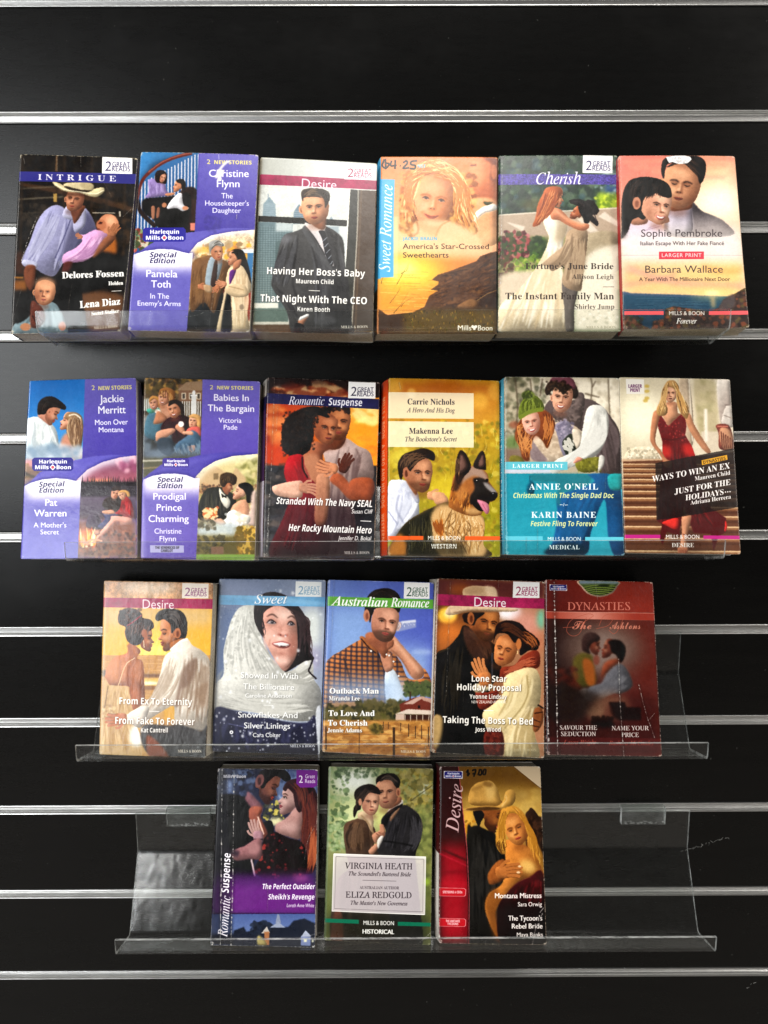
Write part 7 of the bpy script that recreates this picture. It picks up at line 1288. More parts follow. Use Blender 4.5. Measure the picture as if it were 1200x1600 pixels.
    c.p([208, 360, 215, 280, 260, 210, 340, 195, 400, 250, 410, 310, 340, 320, 270, 350, 220, 385], '6e7a2c', f=3); c.st([230, 360, 240, 260, 300, 210], [390, 310, 380, 250, 330, 205], 30, 9, ['94a048', '4a541c'], a=.6); c.l([215, 375, 300, 325, 405, 305], 34, '7c8834', f=3); c.e(282, 192, 50, 36, '55602a', f=4); c.dabs([240, 160, 330, 225], 40, 9, ['8a964c', '3a4418'], f=2)
    # teal lower half with legs
    c.p([98, 822, 1045, 826, 1062, 1490, 100, 1482], '2496a8', s=0, g=(300, 850, 500, 1450, '38a6b8')); 
    c.p([760, 830, 940, 830, 950, 940, 1030, 950, 1058, 1488, 980, 1488, 930, 1340, 900, 1030, 790, 1300, 740, 1480, 440, 1480, 480, 1380, 520, 1180, 520, 1020, 620, 960, 740, 930, 820, 880], '1c5a88', f=5); c.st([620, 970, 560, 1200, 500, 1440], [860, 960, 760, 1200, 700, 1440], 40, 24, ['2a78b0', '184468', '2470a0'], a=.4, f=10); c.p([300, 830, 480, 825, 760, 830, 780, 900, 640, 960, 560, 980, 540, 1090, 510, 1040, 520, 900, 400, 900, 320, 880], '2c7a84', f=8, a=.8); c.p([270, 950, 300, 880, 330, 900, 330, 980, 290, 990], '14546a', f=6); c.l([298, 840, 300, 900], 6, '14546a', f=2); c.p([930, 840, 1045, 830, 1050, 940, 950, 950], '2ca0a0', f=5)
    for i in range(24): c.l([110+rs.rand()*300, 900+i*24, 420, 880+i*24], 8, ['40aebe', '2088a0'][i % 2], f=5, a=.3)
    c.p([450, 1420, 560, 1380, 720, 1400, 740, 1480, 430, 1480], '1a3c4c', f=10, a=.8)
    c.fin()
    c.p([98, 728, 602, 728, 602, 794, 98, 790], '6cc0cc', s=0); c.t('LARGER PRINT', 362, 776, 44, 'bs', 'f2f8f8', al='c', w=408, sp=.14)
    W = 'eef6f6'; Y = 'e2e6a4'
    c.t("ANNIE O'NEIL", 571, 952, 70, 'bs', W, al='c', w=556, sp=.08); c.t('Christmas With The Single Dad Doc', 566, 1020, 58, 'sb', Y, al='c', w=812, sl=.2)
    c.l([540, 1075, 562, 1075, 568, 1088, 575, 1060, 582, 1078, 604, 1076], 4, W, s=0)
    c.t('KARIN BAINE', 570, 1180, 70, 'bs', W, al='c', w=522, sp=.08); c.t('Festive Fling To Forever', 571, 1248, 58, 'sb', Y, al='c', w=540, sl=.2)
    c.r(108, 1330, 402, 1364, '6cc8d8'); c.r(744, 1336, 1052, 1368, '6cc8d8'); c.t('MILLS & BOON', 574, 1368, 46, '__', W, al='c', w=268, bold=.8); c.t('MEDICAL', 576, 1436, 50, 'bs', W, al='c', w=246, sp=.06)
    c.crease([112, 60, 108, 800, 120, 1480], 8, .4, 'b8dce4'); c.crease([360, 1260, 362, 1480], 3, .5); c.crease([270, 1340, 268, 1480], 3, .5); c.crease([910, 840, 905, 1000], 3, .4); c.edgewear('dfe6e4', .5)
    return c

def art_red_gown():
    c = Paint([35, 48, 932, 66, 1020, 1478, 80, 1465])
    c.r(0, 0, 1150, 1600, 'd0c4a8', g=(100, 100, 700, 300, 'd8ccb4')); c.e(200, 350, 180, 200, 'eee6cc', f=60); c.p([520, 60, 600, 60, 640, 500, 600, 600, 540, 300], 'bca890', f=8); c.l([600, 60, 630, 560], 10, 'e8dcc8', f=4); c.l([690, 60, 720, 560], 8, '8a7a64', f=4, a=.7)
    c.p([640, 60, 800, 60, 830, 560, 700, 560], 'bcae8c', f=10); c.dabs([680, 60, 830, 500], 30, 26, ['8a8458', 'c8bc94', 'a09468'], f=12, a=.4); c.p([830, 65, 945, 65, 960, 400, 900, 440, 850, 380], 'd8cfc4', f=4, g=(840, 100, 960, 200, 'a89a90')); c.p([870, 360, 900, 280, 950, 290, 965, 440, 870, 420], 'c8beb4', f=3); c.l([890, 270, 960, 265], 10, '8a7c74', f=3); c.l([880, 350, 965, 380], 8, '94867c', f=3)
    c.r(700, 480, 840, 640, 'd0c2ac', f=6); c.l([735, 300, 740, 560], 26, 'e6dccc', f=6)
    c.p([820, 430, 920, 430, 965, 560, 970, 620, 850, 620, 840, 500], '7a3c30', f=3); c.p([850, 460, 930, 470, 968, 590, 968, 620, 870, 610], 'c09070', f=4); 
    for i in range(6): c.l([860+i*18, 480+i*12, 870+i*16, 615], 8, '5a2c22', f=2)
    c.l([830, 440, 915, 440], 10, 'c87a68', f=3)
    for (x, y) in ((262, 120), (262, 160), (262, 215), (250, 235)): c.e(x, y, 20, 14, 'c8a84a', f=4, a=.8)
    c.p([100, 640, 200, 600, 340, 610, 420, 650, 400, 700, 100, 720], 'd6cab0', f=6); c.dabs([110, 610, 400, 700], 80, 9, ['f0e8d4', 'a89c84'], f=1, a=.7); c.r(60, 700, 480, 730, 'c8a888', f=4)
    # stairs
    c.p([70, 720, 420, 710, 1000, 640, 1025, 1500, 80, 1500], '6e4630', s=0, f=2)
    for k, y in enumerate((742, 782, 822, 866, 912, 962, 1018, 1090, 1166, 1250, 1345, 1450)):
        c.l([70, y, 1030, y+6], 9+k*.4, 'e6c49a', f=2, s=0); c.l([70, y+14, 1030, y+20], 12, 'a87a54', f=4, s=0); c.l([70, y+34+k, 1030, y+38+k], 12, '55321f', f=5, s=0, a=.8)
    c.r(420, 1100, 700, 1500, '4a2c20', f=50, a=.5)
    # gown
    dr = [345, 360, 375, 350, 430, 430, 470, 400, 530, 340, 570, 350, 580, 440, 570, 510, 620, 590, 650, 670, 680, 900, 780, 1100, 900, 1180, 905, 1290, 840, 1330, 800, 1450, 780, 1310, 640, 1300, 560, 1080, 520, 1320, 420, 1290, 390, 1400, 365, 1340, 385, 1230, 345, 1200, 370, 900, 390, 700, 385, 560, 350, 440]
    c.p(dr, '701a1c', f=2, s=0, g=(500, 400, 520, 1300, '5a1418')); c.clip(dr, s=0); c.st([400, 560, 380, 900, 370, 1300], [620, 600, 700, 1000, 860, 1260], 90, 18, ['962624', '3e0c10', '7c1e20', '521214'], a=.4, f=5); c.dabs([345, 350, 580, 560], 120, 7, ['7a2a2a', 'b04a44', '601414'], f=1, a=.6); c.p([380, 600, 440, 600, 460, 680, 380, 680], 'd03a30', f=16, a=.8); c.p([560, 580, 640, 600, 650, 680, 560, 660], 'd0342c', f=16, a=.8); c.un()
    c.l([385, 540, 480, 545, 575, 525], 14, '5a1a1a', f=5)
    # skin
    c.p([420, 250, 500, 250, 510, 330, 560, 340, 530, 350, 470, 400, 430, 430, 380, 350, 330, 340, 420, 310], 'cf9a78', f=3); c.p([320, 320, 370, 330, 350, 430, 330, 560, 380, 640, 420, 700, 460, 720, 455, 770, 400, 760, 380, 690, 300, 580, 288, 520, 300, 400], 'b8805f', f=3); c.p([560, 320, 610, 340, 640, 420, 700, 520, 775, 640, 740, 650, 660, 560, 590, 440], 'c08a68', f=3)
    c.p([545, 1170, 620, 1160, 600, 1260, 580, 1360, 590, 1420, 580, 1470, 520, 1470, 530, 1400, 545, 1300], 'c89070', f=3); c.l([550, 1310, 600, 1330], 6, '5a2018'); c.p([515, 1420, 590, 1425, 580, 1472, 520, 1470], 'b87a5c', f=3)
    for x in (530, 545, 560, 575): c.l([x, 1440, x, 1468], 4, '7a3c28', f=1)
    c.p([395, 1210, 510, 1180, 500, 1270, 400, 1230], 'd83a32', f=3); c.p([895, 1200, 910, 1250, 890, 1290], 'd83a32', f=3)
    hr = [400, 120, 430, 80, 480, 75, 510, 110, 530, 200, 580, 250, 600, 320, 580, 380, 530, 330, 500, 240, 490, 150, 420, 130, 400, 220, 430, 300, 410, 350, 350, 350, 340, 300, 370, 230, 380, 170]
    c.face(452, 178, 72, rot=2, yaw=0, skin='dca888', dark='7a4a34', side=-1, eyes='open', brow='4a2c1c', lip='5a1a1c', jaw=.45)
    c.p(hr, 'b8905c', f=2); c.st([430, 90, 390, 200, 350, 340], [440, 90, 410, 200, 420, 350], 50, 7, ['e8cc94', '6a4a28', 'd0a870'], a=.7, j=.14); c.st([470, 85, 520, 200, 540, 350], [490, 85, 540, 210, 600, 340], 50, 7, ['e8cc94', '6a4a28', 'c89c60'], a=.7, j=.14)
    # dark tilted panel
    c.p([330, 735, 970, 615, 1005, 1090, 480, 1180, 340, 1195], '1c1412', s=0, a=.72); c.p([200, 765, 400, 715, 400, 760, 330, 790], '1c1412', a=.2, s=0, f=8)
    c.fin()
    c.p([702, 712, 908, 668, 912, 706, 706, 750], 'dda82e', s=0); c.t('DYNASTIES', 714, 742, 36, 'sb', '4a2c10', w=188, rot=11)
    W = 'f2eeea'
    c.t('WAYS TO WIN AN EX', 930, 776, 68, 'bs', W, al='r', w=634, rot=10, sl=.18, bold=.6); c.t('Maureen Child', 934, 826, 48, 'bs', W, al='r', w=290, rot=10, sl=.1)
    c.t('JUST FOR THE', 936, 908, 66, 'bs', W, al='r', w=458, rot=10, sl=.18, bold=.6); c.t('HOLIDAYS', 880, 988, 64, 'bs', W, al='r', w=312, rot=9, sl=.18, bold=.6)
    for x in (896, 914, 932): c.e(x, 968-(x-896)*.1, 5, 5, W)
    c.t('Adriana Herrera', 940, 1020, 48, 'bs', W, al='r', w=330, rot=9, sl=.1)
    c.p([92, 62, 238, 66, 240, 180, 98, 180], 'eae4da', s=0); c.t('LARGER', 166, 132, 38, 'sb', '6a2860', al='c', w=110, bold=1); c.t('PRINT', 166, 164, 38, 'sb', '6a2860', al='c', w=82, bold=1)
    c.r(84, 1316, 370, 1346, 'c0308a'); c.p([718, 1322, 1010, 1324, 1012, 1354, 718, 1350], 'c0308a', s=0); c.t('MILLS & BOON', 549, 1348, 46, '__', W, al='c', w=270, bold=.8); c.t('DESIRE', 552, 1418, 50, 'bs', 'e8e2dc', al='c', w=180)
    c.edgewear('e4dcd0', .4)
    return c

# ---------------------------------------------------------------- third row
def art_beach_kiss():
    c = Paint([112, 62, 1000, 82, 942, 1495, 72, 1465])
    c.r(0, 0, 1150, 700, 'e4b26c', g=(300, 60, 400, 660, 'eab848')); c.r(60, 40, 1100, 215, 'c99a70', n=.3); c.e(480, 120, 240, 60, 'f0e2d0', f=40, a=.7); c.r(60, 290, 1100, 440, 'd8bc90', f=40, a=.7); c.e(520, 640, 120, 60, 'fdf0a0', f=30); c.e(520, 600, 200, 160, 'f6d860', f=70, a=.6)
    c.r(0, 680, 1100, 1540, 'c89a64'); 
    for i in range(50): y = 690+i*7; x = rs.rand()*900; c.l([x, y, x+160+rs.rand()*200, y+3], 6, ['f2cc8a', 'a8744a', 'e8b46a', '8a6a54'][i % 4], f=3, a=.5)
    c.r(430, 830, 600, 862, '8a6850', f=6); c.r(430, 865, 600, 940, 'e8c070', f=8); c.e(480, 905, 70, 14, 'fbf0d0', f=6); c.r(430, 925, 560, 960, '9a7454', f=5); c.r(80, 800, 135, 850, '6a6058', f=6); c.r(60, 1000, 600, 1500, 'd0a870', f=30); c.r(600, 1080, 700, 1200, 'dcae5c', f=8)
    # woman's back
    bk = [320, 580, 410, 640, 380, 700, 430, 740, 440, 900, 440, 1060, 370, 1160, 320, 1000, 310, 930, 150, 920, 125, 860, 140, 780, 200, 700, 300, 660]
    c.p(bk, 'b5714a', f=3); c.clip(bk); c.e(220, 800, 90, 110, 'd89a6c', f=30, a=.7); c.e(390, 800, 40, 100, 'c88458', f=16, a=.7); c.l([320, 760, 310, 860, 330, 1040], 16, '84482c', f=8, a=.7); c.l([250, 720, 240, 860, 230, 920], 12, '94583a', f=8, a=.5); c.un()
    c.l([365, 700, 290, 760, 230, 925], 6, 'e8c89a', f=1); c.l([330, 590, 350, 680], 60, 'a8643e', f=6); c.l([345, 600, 385, 690], 30, 'bb7a50', f=8, a=.8)
    dr = [125, 860, 160, 920, 310, 935, 330, 1020, 350, 1160, 430, 1380, 420, 1500, 70, 1500, 90, 1200]
    c.p(dr, 'd0ae7c', f=2, s=0); c.clip(dr, s=0); c.st([150, 930, 110, 1200, 90, 1480], [320, 950, 340, 1180, 420, 1480], 80, 12, ['ecd4a6', 'a8804e', 'dcbc8c', 'b8945f'], a=.5, f=4); c.e(380, 1320, 60, 90, 'f2ece4', f=16); c.dabs([90, 1080, 200, 1200], 30, 12, ['e8d4a8', 'a07848'], f=3, a=.6); c.un(); c.l([150, 925, 120, 1100], 8, '8a6a40', f=2)
    c.prof(442, 546, 106, rot=2, d=1, skin='b06c48', dark='6a3a26', fem=1, ear=0)
    hr = [230, 400, 240, 330, 290, 295, 370, 300, 420, 340, 430, 375, 490, 390, 520, 440, 500, 470, 450, 500, 430, 560, 380, 600, 310, 570, 285, 500, 290, 450, 250, 430]
    c.p(hr, '3a2420', f=2); c.st([300, 380, 290, 520], [500, 400, 450, 560], 50, 7, ['6a4c40', '1c1210', '8a6454'], a=.5); c.e(310, 360, 70, 56, '33201c', f=3); c.dabs([240, 300, 420, 430], 50, 12, ['5c4038', '1c1210', '6e5248'], f=2, a=.7); c.l([300, 440, 360, 400, 420, 350], 9, 'b0344a', f=2); c.e(440, 500, 22, 36, 'a8643e', f=2); c.l([435, 560, 440, 620], 7, 'e8d8c0', f=1)
    # man
    c.prof(656, 503, 146, rot=-6, d=-1, skin='c9885e', dark='6e4028', beard=.35)
    c.p([530, 370, 560, 320, 640, 295, 740, 320, 785, 400, 780, 520, 740, 570, 700, 560, 690, 480, 660, 500, 650, 430, 600, 385, 550, 400], '2f2826', f=2); c.st([560, 340, 700, 320, 770, 480], [600, 385, 680, 400, 740, 540], 40, 7, ['5a5250', '15100f', '746a66'], a=.5); c.e(708, 500, 28, 44, 'c07e58', f=2); c.e(710, 505, 12, 26, '7a4630', f=4)
    c.p([650, 580, 760, 540, 780, 600, 670, 640], 'b0744c', f=4)
    sh = [600, 700, 660, 640, 740, 560, 790, 545, 830, 600, 900, 640, 968, 720, 980, 860, 960, 1220, 900, 1280, 700, 1240, 680, 1090, 600, 1120, 500, 1180, 400, 1240, 330, 1200, 300, 1160, 420, 1080, 500, 1000, 560, 860]
    c.p(sh, 'ddd2c4', f=3); c.clip(sh); c.st([640, 680, 560, 900, 420, 1120], [760, 720, 700, 950, 500, 1160], 50, 16, ['f2ece2', 'a08a74', 'e6dccc', 'b8a490'], a=.5, f=5); c.st([760, 640, 740, 900, 700, 1220], [960, 720, 970, 900, 940, 1240], 50, 20, ['f0ebe4', '8a705a', 'e0d4c6', '9a8470'], a=.5, f=6); c.p([760, 780, 860, 700, 850, 820, 800, 920, 740, 960, 720, 1080, 690, 1080, 720, 900], '8a7060', f=10, a=.8); c.p([850, 960, 960, 900, 930, 1100, 850, 1000], '9a806a', f=12, a=.7); c.un()
    c.l([650, 640, 730, 570, 790, 550], 20, 'f4f0ea', f=3)
    c.p([640, 1240, 720, 1230, 900, 1280, 950, 1240, 940, 1500, 560, 1500, 430, 1400, 430, 1240], '4c4a4a', f=6); c.p([460, 1320, 540, 1360, 640, 1490, 480, 1480], 'a05a3c', f=8, a=.8)
    c.hand(240, 1190, 100, 172, skin='c07a50', dark='6e4028'); c.p([300, 1160, 400, 1100, 480, 1100, 420, 1250, 340, 1230], 'e2d8cc', f=4)
    c.fin()
    c.p([108, 205, 998, 218, 994, 300, 104, 286], 'a83260', s=0, n=.12)
    c.t('Desire', 420, 296, 112, '__', 'ecdce0', w=258, rot=-1)
    great_reads(c, 748, 82, 960, 212, '9a5a84', paper='efe4d8')
    W = 'f4f1ec'; o = ('5a3a24', 4, 6, .7)
    c.t('From Ex To Eternity', 530, 1076, 74, 'sb', W, al='c', w=592, rot=-1, sh=o); c.l([480, 1128, 562, 1129], 5, W)
    c.t('From Fake To Forever', 524, 1232, 76, 'sb', W, al='c', w=646, rot=-1, sh=o); c.t('Kat Cantrell', 520, 1294, 50, 'sb', W, al='c', w=220, sh=o)
    c.t('MILLS & BOON', 905, 1450, 32, 'bs', 'e6dccc', al='r', w=194)
    c.l([118, 70, 112, 600, 80, 1470], 22, 'd8c0a0', f=8, a=.6); c.crease([150, 70, 140, 500], 4, .5); c.crease([500, 300, 470, 900], 3, .2); c.edgewear('e0d4c4', .5)
    return c

def art_snow_hood():
    c = Paint([112, 48, 978, 58, 930, 1468, 55, 1440])
    c.r(0, 0, 1150, 1600, '7c8aa8', g=(200, 100, 900, 600, 'a8b0c0')); c.e(860, 450, 130, 170, 'd4d8d4', f=50); c.e(880, 700, 90, 90, 'b0a8c0', f=40, a=.7); c.r(50, 300, 250, 1000, '66789c', f=40, a=.8); c.e(300, 150, 160, 80, '8c98b4', f=30)
    hd = [270, 290, 330, 262, 400, 260, 400, 360, 440, 480, 520, 660, 630, 790, 720, 780, 820, 690, 870, 720, 880, 860, 930, 940, 945, 1080, 880, 1180, 800, 1200, 640, 1190, 400, 1130, 200, 1110, 70, 1110, 80, 920, 150, 820, 150, 640, 190, 460, 220, 370]
    c.p(hd, 'd2d1ca', f=3); c.clip(hd)
    c.st([270, 300, 180, 560, 160, 900], [400, 280, 480, 600, 640, 800], 90, 14, ['e8e7e0', 'a8a8a2', 'dcdbd4'], a=.5, f=4); c.dabs([150, 300, 520, 860], 130, 12, ['eeede6', 'a4a49e'], f=3, a=.5)
    c.st([120, 900, 400, 1000, 800, 1020], [100, 1080, 500, 1140, 900, 1120], 60, 16, ['e6e5de', 'a6a59e', 'd8d7d0'], a=.5, f=4)
    for k in range(20): t = k/19; c.e(370+t*240-(t*(1-t))*60, 440+t*340, 16, 9, 'b0afa8', f=3, a=.8, rot=50)
    c.p([560, 760, 720, 800, 820, 800, 760, 900, 560, 900], 'a6a59e', f=30, a=.6); c.st([640, 800, 760, 820, 860, 740], [660, 900, 800, 900, 900, 860], 30, 12, ['f0efe8', '9a9992'], a=.5, f=4); c.un()
    # coat
    c.p([70, 1110, 260, 1120, 640, 1200, 820, 1210, 890, 1160, 930, 1440, 925, 1480, 55, 1480], '33344e', f=4); c.st([120, 1130, 100, 1440], [880, 1220, 880, 1440], 40, 30, ['4c4e70', '1c1d30'], a=.4, f=10); c.p([895, 1130, 940, 1100, 935, 1450, 915, 1440], 'd8dadc', f=4); c.l([190, 1220, 340, 1250], 8, '5c5e80', f=3)
    c.p([150, 780, 110, 900, 80, 1090, 60, 1100, 70, 900], 'b4b4ae', f=8, a=.6)
    # hair and face
    c.p([400, 260, 450, 180, 560, 155, 680, 200, 760, 280, 820, 380, 830, 520, 850, 640, 880, 700, 800, 720, 700, 780, 640, 800, 600, 700, 450, 500, 400, 380], '2c2124', f=3)
    c.p([470, 330, 560, 270, 660, 290, 730, 380, 745, 500, 745, 640, 700, 740, 635, 795, 560, 700, 490, 560, 460, 430], 'd8a494', f=3)
    c.local(606, 498, 226, 5)
    c.clip([-.62, -.65, -.1, -1, .45, -.75, .62, -.1, .6, .7, .2, 1.25, -.1, 1.2, -.55, .4], f=.01)
    c.e(-.4, .2, .3, .3, 'ecc0b0', f=.15); c.e(.1, -.7, .4, .2, 'f2cfc0', f=.15); c.e(.5, .35, .14, .5, 'b07464', f=.1, a=.7); c.e(.15, .95, .3, .12, 'f0cabc', f=.1); c.e(0, .15, .15, .12, 'f4d4c6', f=.08)
    for ex, w in ((-.34, .16), (.36, .125)):
        c.e(ex, -.4, w*1.4, .14, 'a87464', f=.06, a=.5); c.p([ex-w, -.365, ex, -.455, ex+w, -.375, ex, -.33], 'b8aeb0', f=.015); c.e(ex+.02, -.405, .06, .055, '3a3238', f=.012); c.e(ex+.01, -.42, .014, .014, 'e8e8ec'); c.l([ex-w*1.15, -.35, ex-w*.2, -.485, ex+w*1.15, -.38], .045, '2a1c1c', f=.01, tp=2); c.l([ex-w*1.3, -.58, ex, -.68, ex+w*1.4, -.56], .055, '4a3028', f=.02, a=.85, tp=2)
    c.l([-.02, -.3, .04, -.05], .08, 'b8806e', f=.05, a=.5); c.e(.1, .02, .2, .07, 'b06c5e', f=.03, a=.9); c.e(.12, -.05, .12, .08, 'e8b8a8', f=.04); c.e(.02, .03, .03, .02, '5a2c28', f=.01); c.e(.2, .03, .03, .02, '5a2c28', f=.01)
    c.p([-.27, .36, -.1, .28, .1, .24, .3, .27, .41, .34, .32, .46, .1, .51, -.13, .46], 'b87068', f=.012); c.p([-.21, .36, -.05, .315, .1, .29, .27, .31, .35, .35, .27, .41, .1, .43, -.08, .41], 'eee8e6', f=.01); c.p([-.02, .425, .1, .415, .24, .42, .17, .455, .05, .455], '5a302c', f=.012); c.l([-.34, .2, -.36, .45], .04, 'a86c5c', f=.03, a=.6); c.e(.12, .7, .16, .04, 'a86c5c', f=.04, a=.5)
    c.un(); c.world()
    c.st([420, 270, 400, 380, 470, 520], [480, 270, 470, 400, 480, 520], 30, 9, ['5a4648', '171012'], a=.6, j=.15); c.st([660, 270, 760, 400, 760, 700], [760, 290, 840, 440, 850, 700], 60, 10, ['5c4a4c', '171012', '473638'], a=.6, j=.12); c.l([830, 650, 870, 690, 850, 760, 840, 800, 900, 860], 14, '2c2628', f=2)
    for i in range(90): s = 3+rs.rand()**2*11; c.e(70+rs.rand()*880, 60+rs.rand()*1380, s, s*1.2, 'f6f8fa', f=2+s*.3, a=.55+.3*rs.rand())
    for i in range(60): s = 3+rs.rand()*7; c.e(70+rs.rand()*860, 1130+rs.rand()*320, s, s*1.2, 'f6f8fa', f=3, a=.6)
    c.fin(1.6)
    c.e(213, 1288, 15, 15, 'f4f4f4', f=2); c.e(213, 1288, 6, 6, '5a5a70', f=1)
    c.p([112, 180, 975, 198, 973, 276, 108, 258], '7cb4da', s=0, n=.08); c.p([120, 186, 600, 196, 970, 240, 970, 270, 500, 230], 'a8d0ea', s=0, a=.4, f=6)
    c.t('Sweet', 398, 250, 104, 'is', 'fbfcfd', w=262, sl=.08, bold=1.5, sh=('4a7aa4', 4, 4, .7))
    great_reads(c, 732, 68, 942, 196, '8fb4cc', paper='f0f2f0')
    W = 'f4f4f2'; o = ('6c6c6a', 5, 5, .8)
    c.t('Snowed In With', 518, 856, 68, '__', W, al='c', w=464, rot=-1, sh=o, bold=1.5); c.t('The Billionaire', 512, 946, 68, '__', W, al='c', w=412, rot=-1, sh=o, bold=1.5); c.t('Caroline Anderson', 510, 1010, 48, '__', W, al='c', w=376, sh=o, bold=1.5)
    c.l([470, 1070, 550, 1072], 4, W); c.t('Snowflakes And', 504, 1172, 68, '__', W, al='c', w=482, rot=-.6, sh=o, bold=1.5); c.t('Silver Linings', 498, 1258, 68, '__', W, al='c', w=374, rot=-.6, bold=1.5); c.t('Cara Colter', 496, 1326, 48, '__', W, al='c', w=226, bold=1.5)
    c.t('MILLS & BOON', 890, 1408, 30, 'bs', 'dcdce0', al='r', w=206)
    c.l([120, 60, 90, 900, 62, 1430], 18, '5a6478', f=8, a=.5); c.edgewear('d8dcdc', .4)
    return c

def art_checked_shirt():
    c = Paint([115, 55, 972, 78, 940, 1490, 65, 1445])
    c.r(0, 0, 1150, 1600, '6f86c6', g=(200, 300, 900, 300, '5a68b8')); c.r(0, 260, 500, 900, '92b0da', f=80, a=.8); c.r(300, 600, 1000, 1060, 'a8c4e2', f=80, a=.7); c.e(880, 640, 90, 20, 'c0d2ea', f=14, a=.5)
    sh = [370, 540, 430, 530, 500, 600, 540, 700, 590, 800, 600, 960, 560, 1060, 90, 1060, 95, 760, 140, 680, 220, 630]
    rt = [570, 640, 620, 630, 700, 720, 760, 850, 880, 850, 885, 770, 930, 830, 950, 900, 900, 960, 700, 960, 680, 870]
    for q, a0 in ((sh, 0), (rt, 1)):
        c.p(q, 'c07c48', f=2); c.clip(q)
        dx = 0 if a0 == 0 else 20
        for k in range(14):
            c.l([95+k*42+dx, 480, 80+k*44+dx, 760, 70+k*46, 1080], 17, '2c2a40', f=2, a=.62); c.l([60, 560+k*38, 330, 600+k*36, 960, 600+k*42], 15, '2c2a40', f=2, a=.62)
        c.un()
    c.l([470, 560, 540, 700, 590, 860, 600, 1000], 14, '1c1a26', f=4, a=.7); c.l([240, 680, 290, 860, 300, 1000], 12, '1c1a26', f=5, a=.6); c.p([370, 530, 400, 515, 490, 600, 510, 650, 440, 610], 'a86a40', f=2); c.l([380, 530, 440, 600, 500, 650], 8, '2a1c20', f=2)
    c.p([575, 790, 640, 780, 690, 880, 720, 1040, 590, 1040], 'e2eaf0', f=3); c.p([540, 620, 600, 640, 640, 700, 640, 770, 600, 800, 570, 790, 540, 690], 'c48c70', f=3); c.p([440, 480, 600, 500, 600, 620, 570, 690, 520, 640, 420, 540], 'a8694c', f=5)
    c.p([590, 580, 640, 510, 690, 560, 760, 640, 880, 770, 880, 840, 820, 862, 770, 820, 700, 700, 620, 640], 'cf9678', f=4); c.l([650, 550, 760, 690, 850, 800], 26, 'e6b698', f=12, a=.8); c.l([620, 620, 700, 690, 780, 820], 12, '8a5a44', f=5, a=.6); c.p([600, 560, 640, 540, 640, 590, 590, 620], 'a46c50', f=4)
    c.face(572, 400, 158, rot=10, yaw=.42, skin='d9a086', dark='885644', lite='eebca0', side=-1, beard=.85, beardc='3c2a22', eyes='open', brow='2a1a14', jaw=.56, ear=-1, lip='c0625a')
    c.p([410, 320, 415, 250, 440, 180, 500, 135, 600, 125, 670, 160, 700, 220, 695, 300, 680, 320, 640, 285, 540, 280, 480, 300, 460, 380, 450, 400, 430, 330], '2a1f1c', f=3); c.st([440, 190, 560, 135, 690, 210], [450, 250, 560, 190, 690, 280], 50, 7, ['4c3c34', '14100e'], a=.5)
    c.e(425, 345, 26, 50, 'c68a6e', f=2); c.e(428, 350, 12, 30, '8a523e', f=4); c.p([410, 275, 480, 285, 470, 340, 455, 330, 440, 300], '2a1f1c', f=3)
    for (x, y) in ((460, 632), (585, 660), (606, 668), (642, 716), (682, 832)): c.e(x, y, 8, 8, 'eae6e0', f=1)
    c.r(60, 860, 700, 1060, '9cb6d8', f=70, a=.75); c.r(590, 880, 760, 1050, 'c8d8ea', f=40, a=.6)
    # farm
    c.r(60, 1060, 1000, 1200, '5c5430', f=6); c.p([90, 1060, 260, 1045, 340, 1050, 340, 1090, 100, 1090], 'a88a70', f=4); c.dabs([90, 1080, 760, 1180], 240, 20, ['4a4a2a', '6a6638', '2e3020', '7a6e44'], f=4, a=.8); c.e(620, 1040, 40, 20, 'b0c0cc', f=6); c.dabs([340, 1035, 740, 1110], 90, 16, ['4c4a2e', '6a6240'], f=4, a=.9)
    c.e(790, 940, 60, 56, '4c5638', f=8); c.e(900, 940, 70, 50, '4c5638', f=8); c.dabs([725, 880, 950, 1000], 110, 14, ['3c4630', '6a7448', '586440'], f=3, a=.8); c.l([780, 960, 775, 1060], 12, '4a3a2a', f=3)
    c.p([690, 1060, 800, 1010, 860, 1000, 950, 1030, 950, 1140, 700, 1130], '7a3c30', f=2, s=0); c.p([720, 1060, 850, 998, 900, 1000, 800, 1060], 'c8a89a', f=2, s=0); c.p([860, 1000, 950, 1015, 950, 1050, 880, 1030], 'c09a8a', f=2, s=0); c.p([655, 1138, 760, 1100, 950, 1110, 950, 1145], 'd8c8ba', f=2, s=0); c.r(660, 1140, 730, 1190, 'cdb4a4', f=1); c.r(730, 1145, 950, 1200, '4a2c24', f=2); c.r(840, 1070, 860, 1095, '2a1c1c')
    for x in (735, 780, 830, 880, 930): c.l([x, 1145, x, 1200], 6, 'c8b8a8')
    c.r(60, 1190, 1000, 1520, 'c08a48', f=8, g=(400, 1200, 400, 1480, 'b07a44')); c.dabs([70, 1200, 950, 1480], 260, 13, ['d8a860', '9a6a38', 'e4bc78', '8a5c34'], f=2, a=.5, asp=3); c.e(500, 1260, 50, 44, '6a5c30', f=10); c.dabs([450, 1220, 560, 1300], 30, 10, ['8a7a40', '4a4424'], f=2, a=.7)
    for x, y0, y1, w in ((645, 1245, 1470, 20), (100, 1240, 1430, 12), (365, 1230, 1460, 5), (765, 1215, 1320, 7), (820, 1235, 1330, 7), (870, 1230, 1340, 7), (925, 1240, 1400, 8), (560, 1200, 1250, 5), (600, 1205, 1260, 5), (700, 1210, 1280, 5)): c.l([x, y0, x, y1], w, '4c3828', f=1)
    for y in (1300, 1350, 1400): c.l([70, y, 650, y+6, 940, y+16], 3, '6a5440', a=.7)
    c.fin()
